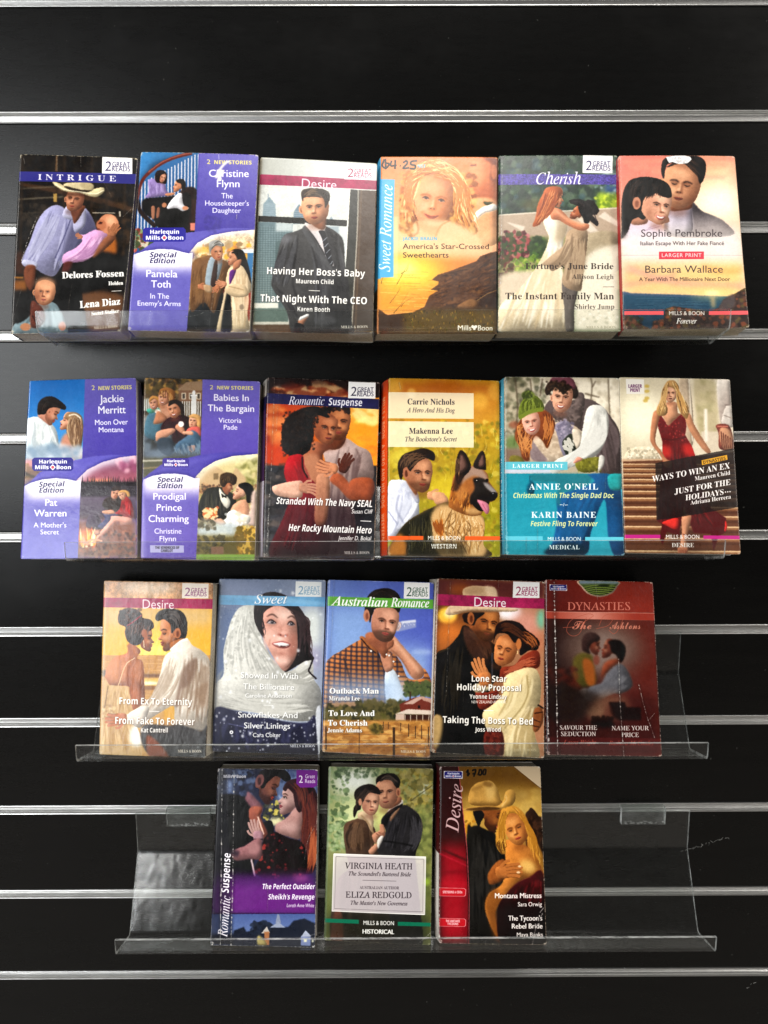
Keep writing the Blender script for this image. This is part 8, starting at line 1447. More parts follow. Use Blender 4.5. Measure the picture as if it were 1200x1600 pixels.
    c.p([680, 395, 822, 382, 826, 440, 660, 480], 'b8bcc8', s=0, a=.55, f=4); c.dabs([680, 395, 820, 440], 60, 7, ['f0f0f2', '8a94b0'], f=1, a=.5, asp=.4); c.p([700, 392, 822, 378, 824, 398, 710, 408], 'e8e8ec', s=0, a=.8, f=4)
    c.p([115, 190, 966, 216, 964, 292, 112, 266], '6cae48', s=0, n=.08)
    c.t('Australian', 152, 262, 106, 'is', 'fafcf8', w=440, sl=.0, rot=-1.5, bold=4, sh=('2c4a1c', 4, 4, .6)); c.t('Romance', 622, 272, 104, 'is', 'fafcf8', w=306, sl=0, rot=-1.5, bold=4, sh=('2c4a1c', 4, 4, .6))
    great_reads(c, 728, 74, 936, 210, '4c6a58')
    W = 'f6f5f2'; o = ('3a4048', 5, 5, .8)
    c.t('Outback Man', 126, 974, 64, 'bs', W, w=396, sh=o, bold=2); c.t('Miranda Lee', 122, 1030, 50, 'bs', W, w=246, sh=o, bold=1)
    c.t('To Love And', 118, 1154, 66, 'bs', W, w=370, sh=o, bold=2); c.t('To Cherish', 114, 1232, 66, 'bs', W, w=316, sh=o, bold=2); c.t('Jennie Adams', 110, 1286, 50, 'bs', W, w=276, sh=o, bold=1)
    c.t('MILLS & BOON', 905, 1450, 30, 'bs', 'e2d6c4', al='r', w=206)
    c.crease([165, 70, 150, 400, 130, 700], 4, .4); c.crease([920, 1300, 890, 1470], 5, .6); c.edgewear('e4e0d8', .5)
    return c

def art_scarf_couple():
    c = Paint([115, 45, 988, 72, 978, 1492, 72, 1450])
    c.r(0, 0, 1150, 1600, '7a4a24', g=(300, 300, 800, 300, 'b08060')); c.r(0, 40, 1100, 210, '6a3430', f=20); c.e(300, 130, 90, 50, '9a5428', f=30); c.e(200, 340, 78, 66, 'f6c850', f=12); c.e(215, 330, 40, 34, 'fdf0a8', f=12); c.e(230, 480, 120, 90, 'e8883a', f=50, a=.8); c.e(160, 560, 80, 90, 'c87838', f=40, a=.6); c.e(700, 320, 100, 60, 'f4eef0', f=24); c.e(840, 420, 120, 130, 'd89a8c', f=50, a=.8); c.e(960, 370, 36, 80, '7ab89a', f=20); c.e(900, 560, 90, 80, 'c87a5c', f=40, a=.7); c.e(840, 60, 100, 60, '7a4a48', f=30)
    # coat
    ct = [120, 640, 200, 600, 290, 500, 330, 420, 420, 460, 560, 560, 620, 640, 630, 820, 560, 900, 500, 1100, 520, 1500, 130, 1500, 160, 1180, 95, 1160, 110, 760]
    c.p(ct, '17140f', f=3); c.clip(ct); c.st([200, 620, 160, 900, 150, 1180], [330, 560, 300, 900, 260, 1300], 40, 16, ['2e2a22', '0a0908', '3c352a'], a=.5, f=5); c.p([330, 430, 400, 450, 540, 540, 560, 640, 520, 740, 420, 700, 340, 560], '4a3024', f=8); c.st([340, 450, 440, 560, 500, 700], [420, 460, 540, 580, 560, 680], 30, 14, ['6a4834', '1e140e', '5a3c2c'], a=.6, f=4); c.un()
    c.p([90, 1160, 165, 1175, 140, 1380, 90, 1400], 'b89a68', f=6); c.l([130, 640, 220, 600], 10, '6a5434', f=5, a=.6); c.l([560, 640, 560, 880], 12, '4a4a54', f=4)
    # man's head and hat
    c.p([350, 330, 420, 300, 440, 460, 380, 440], 'a05e34', f=4)
    c.face(510, 400, 150, rot=12, yaw=.62, skin='b5703c', dark='5a3018', lite='e0a060', side=-1, beard=.75, beardc='2a1a10', eyes='slit', brow='1c100a', jaw=.55, lip='8a4a30', ear=0)
    c.p([325, 330, 420, 300, 500, 320, 440, 370, 410, 420, 350, 400, 330, 380], '22150e', f=3); c.e(388, 365, 28, 52, 'a8663a', f=2); c.e(392, 370, 12, 30, '5e3018', f=4)
    c.p([325, 190, 330, 130, 400, 105, 500, 108, 580, 120, 600, 180, 605, 300, 420, 300, 330, 260], 'd0b08c', f=2); c.p([330, 130, 420, 105, 500, 140, 440, 170, 350, 170], 'b08c68', f=12, a=.6); c.p([500, 110, 580, 120, 604, 200, 540, 200], 'e2c6a6', f=8, a=.8)
    c.p([186, 318, 200, 280, 240, 255, 330, 262, 600, 270, 700, 280, 768, 290, 740, 310, 600, 310, 480, 305, 360, 310, 260, 335, 200, 335], 'dfc2a0', f=2); c.p([240, 320, 360, 300, 500, 298, 640, 306, 560, 316, 400, 318], '8a6648', f=5, a=.8)
    # woman
    c.face(668, 620, 132, rot=14, yaw=-.5, skin='cc8450', dark='7a4426', lite='f0b480', side=1, eyes='shut', mouth='shut', brow='2a160e', jaw=.48, lip='a8483a')
    hr = [580, 480, 600, 410, 680, 380, 780, 400, 840, 460, 900, 500, 945, 560, 920, 620, 860, 620, 800, 660, 780, 640, 790, 540, 740, 560, 680, 490, 600, 490, 570, 560]
    c.p(hr, '22120c', f=3); c.st([600, 430, 700, 400, 860, 520], [620, 490, 720, 480, 880, 620], 60, 7, ['4e2c1c', '120806', '6a4028'], a=.5); c.st([800, 460, 900, 520, 940, 600], [790, 520, 860, 570, 900, 620], 24, 6, ['8a4c28', 'b87040'], a=.6, j=.2); c.e(775, 570, 22, 44, 'c07844', f=2); c.l([765, 625, 765, 650], 8, 'e8c890')
    sc = [640, 760, 740, 740, 800, 670, 900, 620, 945, 650, 945, 740, 900, 770, 800, 750, 700, 800, 640, 860, 620, 820]
    c.p(sc, '8a3a26', f=3); c.st([650, 800, 780, 720, 930, 660], [640, 840, 800, 760, 930, 740], 50, 9, ['b0583a', '5a2016', 'c87050'], a=.6, j=.1)
    wt = [660, 840, 740, 790, 850, 760, 920, 780, 955, 880, 950, 1020, 920, 1130, 900, 1280, 930, 1500, 620, 1500, 640, 1320, 600, 1280, 540, 1300, 480, 1140, 560, 1060, 640, 980]
    c.p(wt, 'dcc89a', f=3); c.clip(wt); c.st([720, 820, 680, 1040, 560, 1200], [900, 800, 840, 1060, 640, 1260], 50, 20, ['f0e0b8', 'b09a68', 'e8d8ac'], a=.5, f=7); c.st([840, 1060, 700, 1300, 660, 1500], [940, 1060, 900, 1300, 920, 1500], 40, 18, ['f0e0b8', 'a89060'], a=.5, f=7); c.l([840, 820, 850, 960, 800, 1080, 660, 1250], 10, '9a8454', f=5, a=.8); c.un()
    c.p([500, 1280, 640, 1280, 640, 1490, 510, 1480], '6a2a20', f=4); c.dabs([510, 1290, 630, 1480], 50, 9, ['8a4030', '401410'], f=2, a=.6)
    c.p([430, 940, 520, 960, 600, 940, 610, 1000, 560, 1060, 480, 1100, 440, 1060], '8a3a28', f=3); c.l([440, 1000, 600, 960], 10, '5a2016', f=3); c.p([410, 900, 540, 880, 560, 930, 430, 960], 'd8caa8', f=4)
    c.hand(480, 800, 110, -115, skin='cf8a56', dark='6a3a1e'); c.p([450, 820, 540, 800, 545, 900, 470, 910], 'c8824e', f=4)
    c.p([900, 1100, 960, 1090, 975, 1180, 930, 1270, 890, 1260], '8a5430', f=4); c.l([900, 1130, 970, 1120], 10, '3a2014', f=3); c.l([895, 1180, 950, 1200], 8, '3a2014', f=3); c.l([890, 1230, 940, 1240], 8, '3a2014', f=3); c.l([930, 1060, 975, 1090], 14, '2a1c14', f=3)
    c.fin()
    c.p([118, 170, 986, 206, 984, 288, 114, 260], 'a3285a', s=0, n=.2); c.t('Desire', 408, 268, 108, '__', 'f0e6e8', w=262, rot=-1.6)
    great_reads(c, 730, 70, 944, 202, 'a03a62')
    W = 'f6f2ea'; o = ('1c1008', 4, 5, .7)
    c.t('Lone Star', 534, 874, 70, 'sb', W, al='c', w=288, rot=-.6, sh=o); c.t('Holiday Proposal', 532, 946, 72, 'sb', W, al='c', w=520, rot=-1, sh=o); c.t('Yvonne Lindsay', 528, 1012, 50, 'sb', W, al='c', w=300, rot=-.6, sh=o); c.t('NEW ZEALAND AUTHOR', 530, 1048, 32, '__', W, al='c', w=276, bold=1)
    c.l([490, 1105, 570, 1107], 5, W); c.t('Taking The Boss To Bed', 525, 1214, 76, 'sb', W, al='c', w=728, rot=-1.2, sh=o); c.t('Joss Wood', 526, 1278, 50, 'sb', W, al='c', w=204, sh=o)
    c.t('MILLS & BOON', 915, 1436, 30, 'bs', 'c8b894', al='r', w=180)
    c.crease([225, 60, 205, 600, 190, 1000], 4, .5); c.crease([118, 50, 108, 600, 76, 1440], 14, .6, 'ded6ca'); c.crease([610, 60, 605, 400], 3, .35); c.crease([330, 900, 325, 1100], 3, .3); c.edgewear('d8d0c2', .8)
    return c

def art_red_dynasty():
    c = Paint([85, 55, 955, 75, 1025, 1482, 95, 1468])
    c.r(0, 0, 1150, 1600, '7a2a20'); c.r(60, 40, 1000, 310, '8e3222', g=(500, 60, 300, 310, '6a241c')); c.r(60, 360, 1050, 1500, '5a241e', g=(200, 500, 1000, 600, '7e3226')); c.r(60, 380, 500, 1500, '33201c', f=80, a=.8); c.e(560, 600, 320, 230, '8a7064', f=90, a=.95); c.e(570, 620, 160, 150, 'b09a90', f=50, a=.7); c.r(60, 1000, 1050, 1520, '4a1c1a', f=70, a=.8); c.r(700, 1000, 1050, 1500, '5a2220', f=60, a=.7)
    c.p([360, 62, 670, 70, 668, 110, 630, 160, 560, 186, 500, 188, 430, 165, 380, 115], 'd8b8a0', f=2); q = [372, 62, 660, 70, 656, 108, 620, 152, 560, 176, 500, 178, 440, 158, 392, 112]
    c.p(q, '5a6a34', s=1); c.clip(q); c.r(360, 60, 680, 88, '8a98a8', f=8)
    for k in range(9): c.l([380, 120+k*9, 500, 100+k*8, 680, 110+k*9], 5, ['8a9a4c', '34401c'][k % 2], f=1); 
    c.e(560, 100, 50, 10, '2c3818', f=5); c.un()
    # couple
    c.p([310, 720, 330, 660, 400, 630, 470, 660, 480, 780, 500, 840, 470, 890, 340, 910, 310, 840], '7c6e30', f=10, g=(330, 700, 480, 800, '5a5424')); c.p([390, 690, 440, 680, 480, 740, 490, 880, 430, 890, 400, 800], 'b86a2c', f=9)
    c.prof(480, 570, 80, rot=8, d=1, skin='8c4c38', dark='4a2620', ear=0, fem=1); c.p([385, 600, 385, 520, 420, 475, 480, 470, 530, 510, 510, 540, 470, 550, 440, 600, 450, 640, 400, 620], '4c3430', f=5)
    c.prof(602, 602, 82, rot=12, d=-1, skin='8a4a38', dark='4a2620', ear=0); c.p([595, 545, 640, 525, 700, 540, 735, 600, 720, 680, 690, 710, 660, 650, 620, 620, 610, 570], '211614', f=5)
    c.p([560, 720, 640, 680, 690, 700, 600, 780, 540, 830], 'a05438', f=8); c.e(500, 690, 26, 40, '9a5a48', f=6)
    c.p([700, 720, 760, 790, 790, 900, 700, 960, 620, 960, 540, 1010, 470, 1030, 410, 1000, 400, 940, 460, 900, 540, 870, 580, 800, 640, 740], '77767c', f=6); c.st([700, 740, 600, 860, 440, 960], [780, 880, 680, 940, 480, 1010], 40, 16, ['9a999e', '55545c', '8a898e'], a=.5, f=6); c.p([360, 930, 420, 920, 430, 980, 390, 980], 'b0aaa8', f=6)
    c.p([230, 800, 300, 830, 380, 910, 350, 940, 260, 880], '7a3224', f=10, a=.8); c.dabs([110, 760, 340, 900], 40, 22, ['5a2018', '8a3a28', '2a1412'], f=8, a=.5); c.p([110, 900, 400, 920, 560, 1040, 300, 1200, 110, 1150], '2e201a', f=26, a=.8)
    c.e(620, 1060, 150, 100, '9a7058', f=40, a=.8); c.e(500, 1130, 80, 60, 'a88468', f=30, a=.7); c.p([600, 1030, 730, 1030, 740, 1070, 860, 1075, 860, 1180, 660, 1180, 610, 1120], '2c1614', f=5, s=0); c.p([600, 1040, 640, 1150, 700, 1180, 560, 1170], '7a4a3c', f=10, a=.7); c.dabs([480, 1150, 620, 1210], 26, 18, ['241412'], f=3); c.r(470, 1190, 640, 1240, '241412', f=16)
    c.r(60, 1330, 1050, 1500, '5c2426', f=40, a=.7)
    for k in range(3): c.img[150:640, :, k] = c.img[150:640, :, k]*.2+boxblur(c.img[:, :, k], 3)[150:640]*.8
    c.img[150:640] = c.img[150:640]*.82
    c.fin(1.6)
    c.p([92, 305, 968, 318, 970, 374, 94, 358], 'a04434', s=0, g=(92, 330, 480, 330, 'cc8a7a')); c.p([480, 310, 968, 318, 970, 374, 480, 364], 'cc8a7a', s=0, g=(480, 330, 800, 330, '9a3c2c')); c.l([92, 305, 968, 318], 4, 'e0a898', a=.7)
    c.t('DYNASTIES', 272, 292, 88, 'is', 'd08070', w=510, sl=-.26, bold=1)
    c.t('The', 300, 442, 100, 'sc', 'c4806c', w=160, bold=1); c.t('Ashtons', 610, 442, 90, 'sc', 'c4806c', w=245, bold=1)
    for q in ([230, 430, 330, 420, 460, 350, 470, 330, 420, 325, 300, 370, 260, 450, 300, 495, 360, 480, 400, 400, 420, 350], [520, 420, 560, 340, 640, 330, 600, 410, 500, 440], [620, 340, 680, 320, 720, 340, 680, 440, 640, 480, 600, 450]): c.l(q, 4, 'b0604c', a=.8)
    D = 'dcd4ce'
    c.t('SAVOUR THE', 358, 1258, 52, 'is', D, al='c', w=304, sl=-.26, bold=1.6); c.t('SEDUCTION', 360, 1310, 52, 'is', D, al='c', w=288, sl=-.26, bold=1.6)
    c.t('NAME YOUR', 774, 1262, 52, 'is', D, al='c', w=296, sl=-.26, bold=1.6); c.t('PRICE', 776, 1318, 52, 'is', D, al='c', w=140, sl=-.26, bold=1.6)
    c.t('Laura Wright', 365, 1380, 52, 'is', 'a8564a', al='c', w=262, sl=.15, bold=.8); c.t('Barbara McCauley', 780, 1386, 52, 'is', 'a8564a', al='c', w=360, sl=.15, bold=.8)
    c.p([122, 92, 262, 96, 264, 142, 124, 140], 'e8e2e0', s=0); roundel(c, 127, 96, 260, 138, '2c2c7c')
    c.crease([160, 60, 168, 500, 178, 900, 188, 1470], 13, .95, 'e8e2dc'); c.crease([90, 480, 105, 1000, 118, 1470], 12, .9, 'e8e2dc'); c.crease([680, 680, 690, 1000, 722, 1480], 8, .8); c.crease([840, 880, 900, 1120, 970, 1330], 7, .7); c.crease([490, 70, 510, 210], 4, .5); c.crease([930, 1170, 970, 1120], 4, .5); c.edgewear('d8c8bc', .8)
    return c

# ---------------------------------------------------------------- bottom row
def art_night_embrace():
    c = Paint([128, 55, 940, 62, 915, 1495, 68, 1482])
    c.r(0, 0, 1150, 1600, '2c3048'); c.dabs([130, 60, 420, 320], 90, 18, ['4a5878', '1a1c2c', '7a8cae', '2c3450'], f=5, a=.7); c.e(220, 200, 40, 60, '8a9cc0', f=14, a=.7); c.r(600, 60, 940, 340, '6a7a9c', f=20); c.dabs([640, 60, 940, 400], 80, 18, ['8ea4c8', '3c4664', 'a8bcd8', '55628a'], f=5, a=.7); c.dabs([500, 320, 660, 460], 60, 14, ['b8b09a', '5a5a58', 'd8c860', '3c4038'], f=3, a=.8); c.e(600, 480, 60, 30, 'd8d4a8', f=12)
    c.p([110, 330, 350, 280, 400, 350, 470, 480, 560, 470, 580, 560, 540, 620, 480, 640, 470, 760, 420, 800, 420, 1000, 110, 1000], '15121a', f=3); c.p([165, 300, 350, 290, 400, 380, 420, 620, 180, 700], '0f0d12', f=12, a=.8)
    c.p([380, 240, 480, 340, 490, 380, 460, 440, 400, 370, 350, 300, 360, 270], '8a6068', f=6); c.p([400, 360, 480, 370, 470, 430, 530, 560, 520, 610, 430, 600, 380, 430], '9a5c4c', f=4); c.l([450, 430, 500, 580], 12, 'e8c8b8', f=2); c.p([420, 360, 490, 370, 450, 440], 'a86450', f=6)
    c.prof(530, 195, 140, rot=25, d=1, skin='8a5a4c', dark='3e2428', lite='b07a64', beard=.5, beardc='2a1a1c', ear=0)
    c.p([460, 100, 520, 60, 660, 60, 720, 130, 680, 160, 620, 120, 560, 120, 500, 210, 470, 190], '1c1518', f=3); c.e(468, 150, 34, 52, '8a5e5c', f=3, rot=20); c.e(466, 155, 14, 32, '4a2c30', f=5); c.st([480, 110, 600, 70, 710, 120], [500, 190, 600, 110, 700, 150], 30, 7, ['3c3034', '0c090b'], a=.5)
    c.prof(720, 302, 135, rot=10, d=-1, skin='b4928c', dark='6a4a4c', lite='dcbcb4', fem=1, ear=0, lip='9a4450', eyes='open')
    c.p([690, 440, 800, 330, 840, 450, 800, 560, 790, 620, 700, 600, 600, 560, 600, 500, 650, 470], 'a8827c', f=5); c.e(700, 520, 80, 40, 'ccaaa4', f=24, a=.7)
    hr = [680, 190, 720, 150, 820, 150, 900, 200, 940, 300, 955, 460, 940, 640, 940, 800, 880, 900, 790, 860, 800, 700, 830, 560, 820, 420, 760, 360, 740, 260]
    c.p(hr, '3c2026', f=3); c.st([740, 170, 820, 380, 810, 640, 820, 880], [900, 200, 940, 440, 930, 680, 900, 900], 110, 10, ['6a3430', '1c1016', '8a4a38', '4a2428', '703a30'], a=.5, j=.06); c.st([880, 500, 870, 700, 830, 900], [950, 500, 940, 700, 900, 900], 40, 9, ['a85c3c', 'c07048'], a=.5)
    c.p([655, 215, 690, 160, 760, 135, 850, 150, 900, 220, 820, 300, 800, 400, 765, 380, 745, 300, 735, 235, 700, 215, 675, 235], '3a1e24', f=3); c.st([700, 160, 760, 240, 800, 380], [800, 150, 860, 240, 860, 380], 40, 7, ['6a3430', '1c1016', '8a4a38'], a=.5)
    lc = [580, 560, 700, 610, 800, 640, 850, 740, 840, 900, 760, 980, 520, 940, 420, 880, 440, 820, 470, 760, 500, 620]
    c.p(lc, '1e1216', f=3); c.clip(lc); c.dabs([420, 560, 850, 960], 80, 12, ['8a3034', '5a2428', '30181e', 'c04a40'], f=3, a=.7); c.un()
    c.hand(440, 560, 90, -110, skin='b8958e', dark='6a4a48'); c.p([420, 560, 490, 560, 490, 640, 430, 640], 'a8828a', f=4); c.l([425, 620, 495, 620], 12, '3c2c34', f=2)
    c.p([240, 720, 350, 670, 470, 610, 480, 770, 380, 780, 270, 790], '9a6e70', f=4); c.e(420, 690, 50, 46, 'a87c7c', f=10); c.l([400, 780, 430, 920], 14, 'e0c8cc', f=4); c.l([170, 700, 300, 740], 50, '2c2030', f=12, a=.8)
    # purple band
    c.p([80, 930, 940, 930, 928, 1222, 84, 1222], '6a2c7e', s=0, f=0, a=0); c.r(60, 900, 940, 1222, '5c2a70', f=36); c.r(60, 990, 940, 1222, '722e86', f=30); c.e(800, 930, 60, 30, 'b05a9a', f=20, a=.6)
    c.r(60, 1215, 940, 1228, '3c1450')
    c.p([80, 1228, 930, 1222, 920, 1500, 60, 1500], '56699c', s=0, g=(500, 1230, 500, 1400, '7488b4')); c.p([240, 1500, 260, 1360, 340, 1330, 360, 1370, 410, 1360, 430, 1300, 500, 1280, 560, 1300, 600, 1330, 700, 1330, 740, 1280, 830, 1260, 920, 1300, 915, 1500], '232a3a', f=4, s=0); c.dabs([400, 1290, 560, 1400], 50, 14, ['1a2230', '2c3648'], f=3); c.r(60, 1390, 920, 1500, '2a3040', f=12)
    c.p([610, 1228, 625, 1228, 640, 1300, 595, 1300], '8e96ac', s=0); c.p([618, 1290, 675, 1335, 550, 1335], '9aa2b6', s=0, f=1); c.p([525, 1325, 550, 1380, 480, 1385], 'c0b8b0', s=0, f=1); c.r(505, 1370, 545, 1480, 'b07a54', f=2); c.p([455, 1400, 510, 1440, 520, 1480, 450, 1475], 'b8a870', f=6); c.p([840, 1355, 885, 1405, 800, 1410], 'b4bacc', s=0, f=1); c.r(800, 1408, 880, 1480, '8a96c0', f=2); c.r(825, 1425, 850, 1450, 'f0ecd0', f=3); c.r(890, 1430, 905, 1450, 'f0ecd0', f=4)
    # spine side strip
    c.p([130, 60, 200, 62, 250, 1490, 68, 1482], '1c1c26', s=0, a=.55, f=10)
    c.fin()
    c.p([765, 66, 935, 68, 932, 190, 905, 206, 795, 206, 764, 175], '7c2e90', s=0); c.t('2', 782, 168, 84, 'bs', 'f2ecf4', w=34); c.t('Great', 834, 132, 44, '__', 'f2ecf4', w=80, bold=.8); c.t('Reads', 832, 170, 44, '__', 'f2ecf4', w=84, bold=.8)
    c.t('Mills', 174, 130, 34, 'sb', 'eae8ee', w=72); c.t('Boon', 278, 130, 34, 'sb', 'eae8ee', w=78)
    for dx, dy in ((-8, -5), (8, -5), (0, 6)): c.e(261+dx, 118+dy, 7, 8, 'eae8ee')
    W = 'f4f0f6'
    c.t('The Perfect Outsider', 912, 1022, 60, 'sb', W, al='r', w=426, sl=.2); c.t("Sheikh's Revenge", 908, 1106, 60, 'sb', W, al='r', w=374, sl=.2); c.t('Loreth Anne White', 906, 1168, 42, '__', W, al='r', w=222, sl=.2, bold=.6)
    c.t('Romantic', 205, 1412, 110, 'is', W, w=330, rot=85, sl=.1, bold=1); c.t('Suspense', 218, 1058, 88, 'sb', W, w=322, rot=87, sl=.12)
    c.crease([165, 60, 160, 700, 150, 1480], 9, .9); c.crease([262, 70, 255, 600, 250, 1000, 235, 1480], 10, .9); c.crease([935, 480, 860, 620, 830, 780], 5, .6); c.crease([210, 60, 205, 500], 4, .4); c.crease([535, 960, 530, 1200], 3, .5); c.crease([925, 1380, 870, 1400], 4, .5); c.crease([130, 80, 90, 900, 72, 1470], 10, .7); c.edgewear('dcd6d0', .9)
    return c

def art_victorian():
    c = Paint([120, 38, 965, 55, 945, 1480, 82, 1440])
    c.r(0, 0, 1150, 1600, '98a070', g=(200, 100, 900, 900, '767644')); c.e(330, 160, 180, 120, 'e4e6dc', f=60); c.e(330, 500, 160, 220, 'd6dca8', f=70, a=.9); c.e(900, 220, 60, 40, 'e6e6dc', f=20, a=.8); c.e(560, 430, 80, 120, 'd8d88c', f=40, a=.8)
    c.dabs([120, 40, 280, 720], 150, 16, ['5c7448', '8aa070', '44583a', '98a880'], f=2, a=.7); c.dabs([180, 40, 620, 130], 80, 13, ['5c7050', '8a9a78', '44563c'], f=3, a=.6); c.dabs([670, 45, 965, 420], 220, 20, ['98843c', '7c7034', 'b8a458', '5a5630', 'a89c68'], f=3, a=.6); c.dabs([820, 350, 960, 1100], 160, 22, ['6a7040', '8a8c54', '525c34', '9aa05c'], f=7, a=.5); c.dabs([120, 500, 260, 720], 60, 14, ['6a8450', '9ab07c', 'bcc8a0'], f=4, a=.5); c.r(80, 900, 960, 1500, '5e6a3c', f=60, a=.8); c.e(910, 970, 30, 30, 'a8c840', f=10, a=.6); c.l([960, 190, 860, 260, 780, 320], 8, '4a4428', f=3, a=.7)
    # man
    jk = [540, 480, 600, 400, 720, 350, 780, 370, 850, 430, 878, 520, 860, 640, 820, 750, 830, 900, 860, 1200, 860, 1500, 560, 1500, 520, 900, 500, 740, 530, 600, 580, 560]
    c.p(jk, '2c2a2c', f=3); c.clip(jk); c.st([620, 420, 580, 600, 560, 740], [760, 390, 720, 600, 700, 740], 30, 14, ['48464a', '171618', '3c3a3e'], a=.5, f=4); c.st([760, 400, 780, 620, 700, 740], [860, 460, 870, 600, 820, 740], 40, 14, ['5a585c', '1c1a1c', '4c4a4e'], a=.5, f=4); c.l([560, 640, 700, 660, 800, 680], 12, '121112', f=5); c.l([800, 380, 860, 440, 875, 540], 8, '8a7c70', f=4, a=.7); c.un()
    c.p([590, 400, 700, 310, 720, 330, 700, 360, 620, 430, 640, 400], 'e6e0d8', f=2); c.p([600, 400, 710, 340, 700, 370, 620, 430, 580, 520, 540, 500], '1a191b', f=2); c.p([620, 440, 690, 370, 680, 400, 620, 480], '8a6a54', f=3)
    c.p([590, 330, 690, 280, 700, 330, 610, 380], '9a6850', f=4)
    c.face(590, 250, 128, rot=-4, yaw=-.4, skin='c49074', dark='785040', lite='dcaa8a', side=1, eyes='open', brow='2a1c16', jaw=.52, ear=0, lip='9a5c50', beard=.2)
    c.p([502, 180, 505, 130, 560, 98, 640, 95, 690, 140, 692, 190, 675, 220, 650, 190, 620, 150, 560, 145, 515, 165], '1f1815', f=2); c.st([510, 150, 600, 105, 690, 170], [520, 175, 600, 140, 680, 200], 30, 6, ['453832', '100c0a', '6a5c54'], a=.5); c.e(680, 245, 18, 36, 'b27a5e', f=2); c.e(680, 250, 8, 22, '7a4a38', f=3)
    # woman
    bd = [255, 500, 330, 465, 420, 450, 480, 520, 500, 600, 480, 700, 520, 740, 540, 900, 600, 1200, 600, 1500, 160, 1500, 180, 1000, 280, 860, 260, 740, 240, 580]
    c.p(bd, '5a4232', f=3, g=(300, 500, 300, 1000, '4a3c34')); c.clip(bd); c.st([300, 480, 250, 600, 280, 740], [400, 480, 400, 620, 400, 740], 50, 14, ['7e6248', '36271c', '6a5240'], a=.6, f=3); c.st([420, 470, 440, 600, 440, 740], [500, 560, 500, 660, 480, 740], 20, 10, ['9a8068', '402e22'], a=.6, f=3); c.st([260, 800, 200, 1200, 170, 1480], [560, 900, 580, 1200, 580, 1480], 40, 26, ['3c3428', '242019'], a=.5, f=10); c.un()
    c.p([355, 420, 400, 400, 470, 430, 480, 520, 460, 560, 420, 480, 360, 460], 'c8b090', f=3); c.l([380, 430, 440, 500, 490, 600], 12, 'a08464', f=4); c.p([160, 1230, 220, 1200, 235, 1440, 140, 1440], '8a5040', f=6, a=.8)
    c.face(455, 330, 104, rot=4, yaw=.4, skin='cf9c80', dark='86584a', lite='efc6aa', side=-1, eyes='open', mouth='shut', brow='2a1c18', jaw=.46, lip='a8584e')
    hr = [360, 320, 330, 300, 330, 240, 380, 195, 460, 180, 520, 215, 535, 262, 500, 258, 450, 250, 410, 290, 400, 320, 375, 330, 380, 380, 350, 400, 330, 450, 318, 430, 322, 370]
    c.p(hr, '241a18', f=2); c.st([400, 200, 350, 280, 330, 420], [510, 230, 430, 260, 370, 380], 40, 6, ['4c3c36', '120d0c', '5c4a42'], a=.5, j=.08); c.e(373, 325, 14, 28, 'c08c72', f=2)
    c.p([470, 590, 520, 560, 560, 540, 575, 580, 560, 610, 530, 600, 500, 660, 480, 640], 'bd8a70', f=3); c.l([500, 580, 550, 610], 6, '7a4c3c', f=2); c.l([520, 570, 565, 590], 6, '7a4c3c', f=2); c.p([530, 510, 560, 510, 575, 570, 540, 580], 'c08c70', f=3); c.p([440, 720, 500, 660, 520, 690, 470, 750], 'c08e74', f=3); c.p([510, 640, 540, 600, 560, 610, 530, 680, 515, 700], 'd8d2ca', f=2)
    c.r(80, 1230, 960, 1500, '2c2e24', f=50, a=.6)
    c.fin()
    bx = [163, 744, 904, 770, 896, 1234, 148, 1204]
    c.p(bx, 'e2dadc', s=0, a=.80); c.p([163, 744, 904, 770, 902, 790, 170, 766], 'f2f0ea', s=0, a=.5); c.l([163, 744, 904, 770, 896, 1234, 148, 1204, 163, 744], 7, 'f2f0ea', s=0); c.l([180, 766, 886, 788, 878, 1212, 168, 1184, 180, 766], 3, '4c4448', s=0)
    c.p([170, 900, 280, 780, 800, 800, 850, 1000, 840, 1200, 200, 1180], 'b8aeb2', a=.35, f=20)
    T = '3a3036'
    c.t('VIRGINIA HEATH', 532, 866, 70, 'is', T, al='c', w=546, sl=-.26, bold=1.8, rot=-.8); c.t("The Scoundrel's Bartered Bride", 530, 922, 46, 'is', T, al='c', w=504, rot=-1, bold=1.4); c.l([392, 956, 664, 964], 4, '6a6266')
    c.t('AUSTRALIAN AUTHOR', 528, 1028, 34, 'bs', T, al='c', w=318, rot=-.8, a=.8); c.t('ELIZA REDGOLD', 526, 1098, 70, 'is', T, al='c', w=532, sl=-.26, bold=1.8, rot=-.6); c.t("The Master's New Governess", 524, 1156, 46, 'is', T, al='c', w=460, rot=-1, bold=1.4)
    c.p([90, 1264, 362, 1274, 362, 1306, 90, 1296], '12785c', s=0); c.p([676, 1290, 944, 1300, 944, 1330, 676, 1322], '12785c', s=0)
    W = 'f4f3ee'; c.t('MILLS & BOON', 520, 1316, 48, '__', W, al='c', w=248, rot=-1, bold=1.2); c.t('HISTORICAL', 516, 1386, 50, '__', W, al='c', w=256, rot=-1, bold=4)
    c.crease([945, 1380, 840, 1470], 6, .7); c.l([125, 50, 90, 1430], 12, '5c7464', f=6, a=.6); c.edgewear('d4d0c0', .45)
    return c

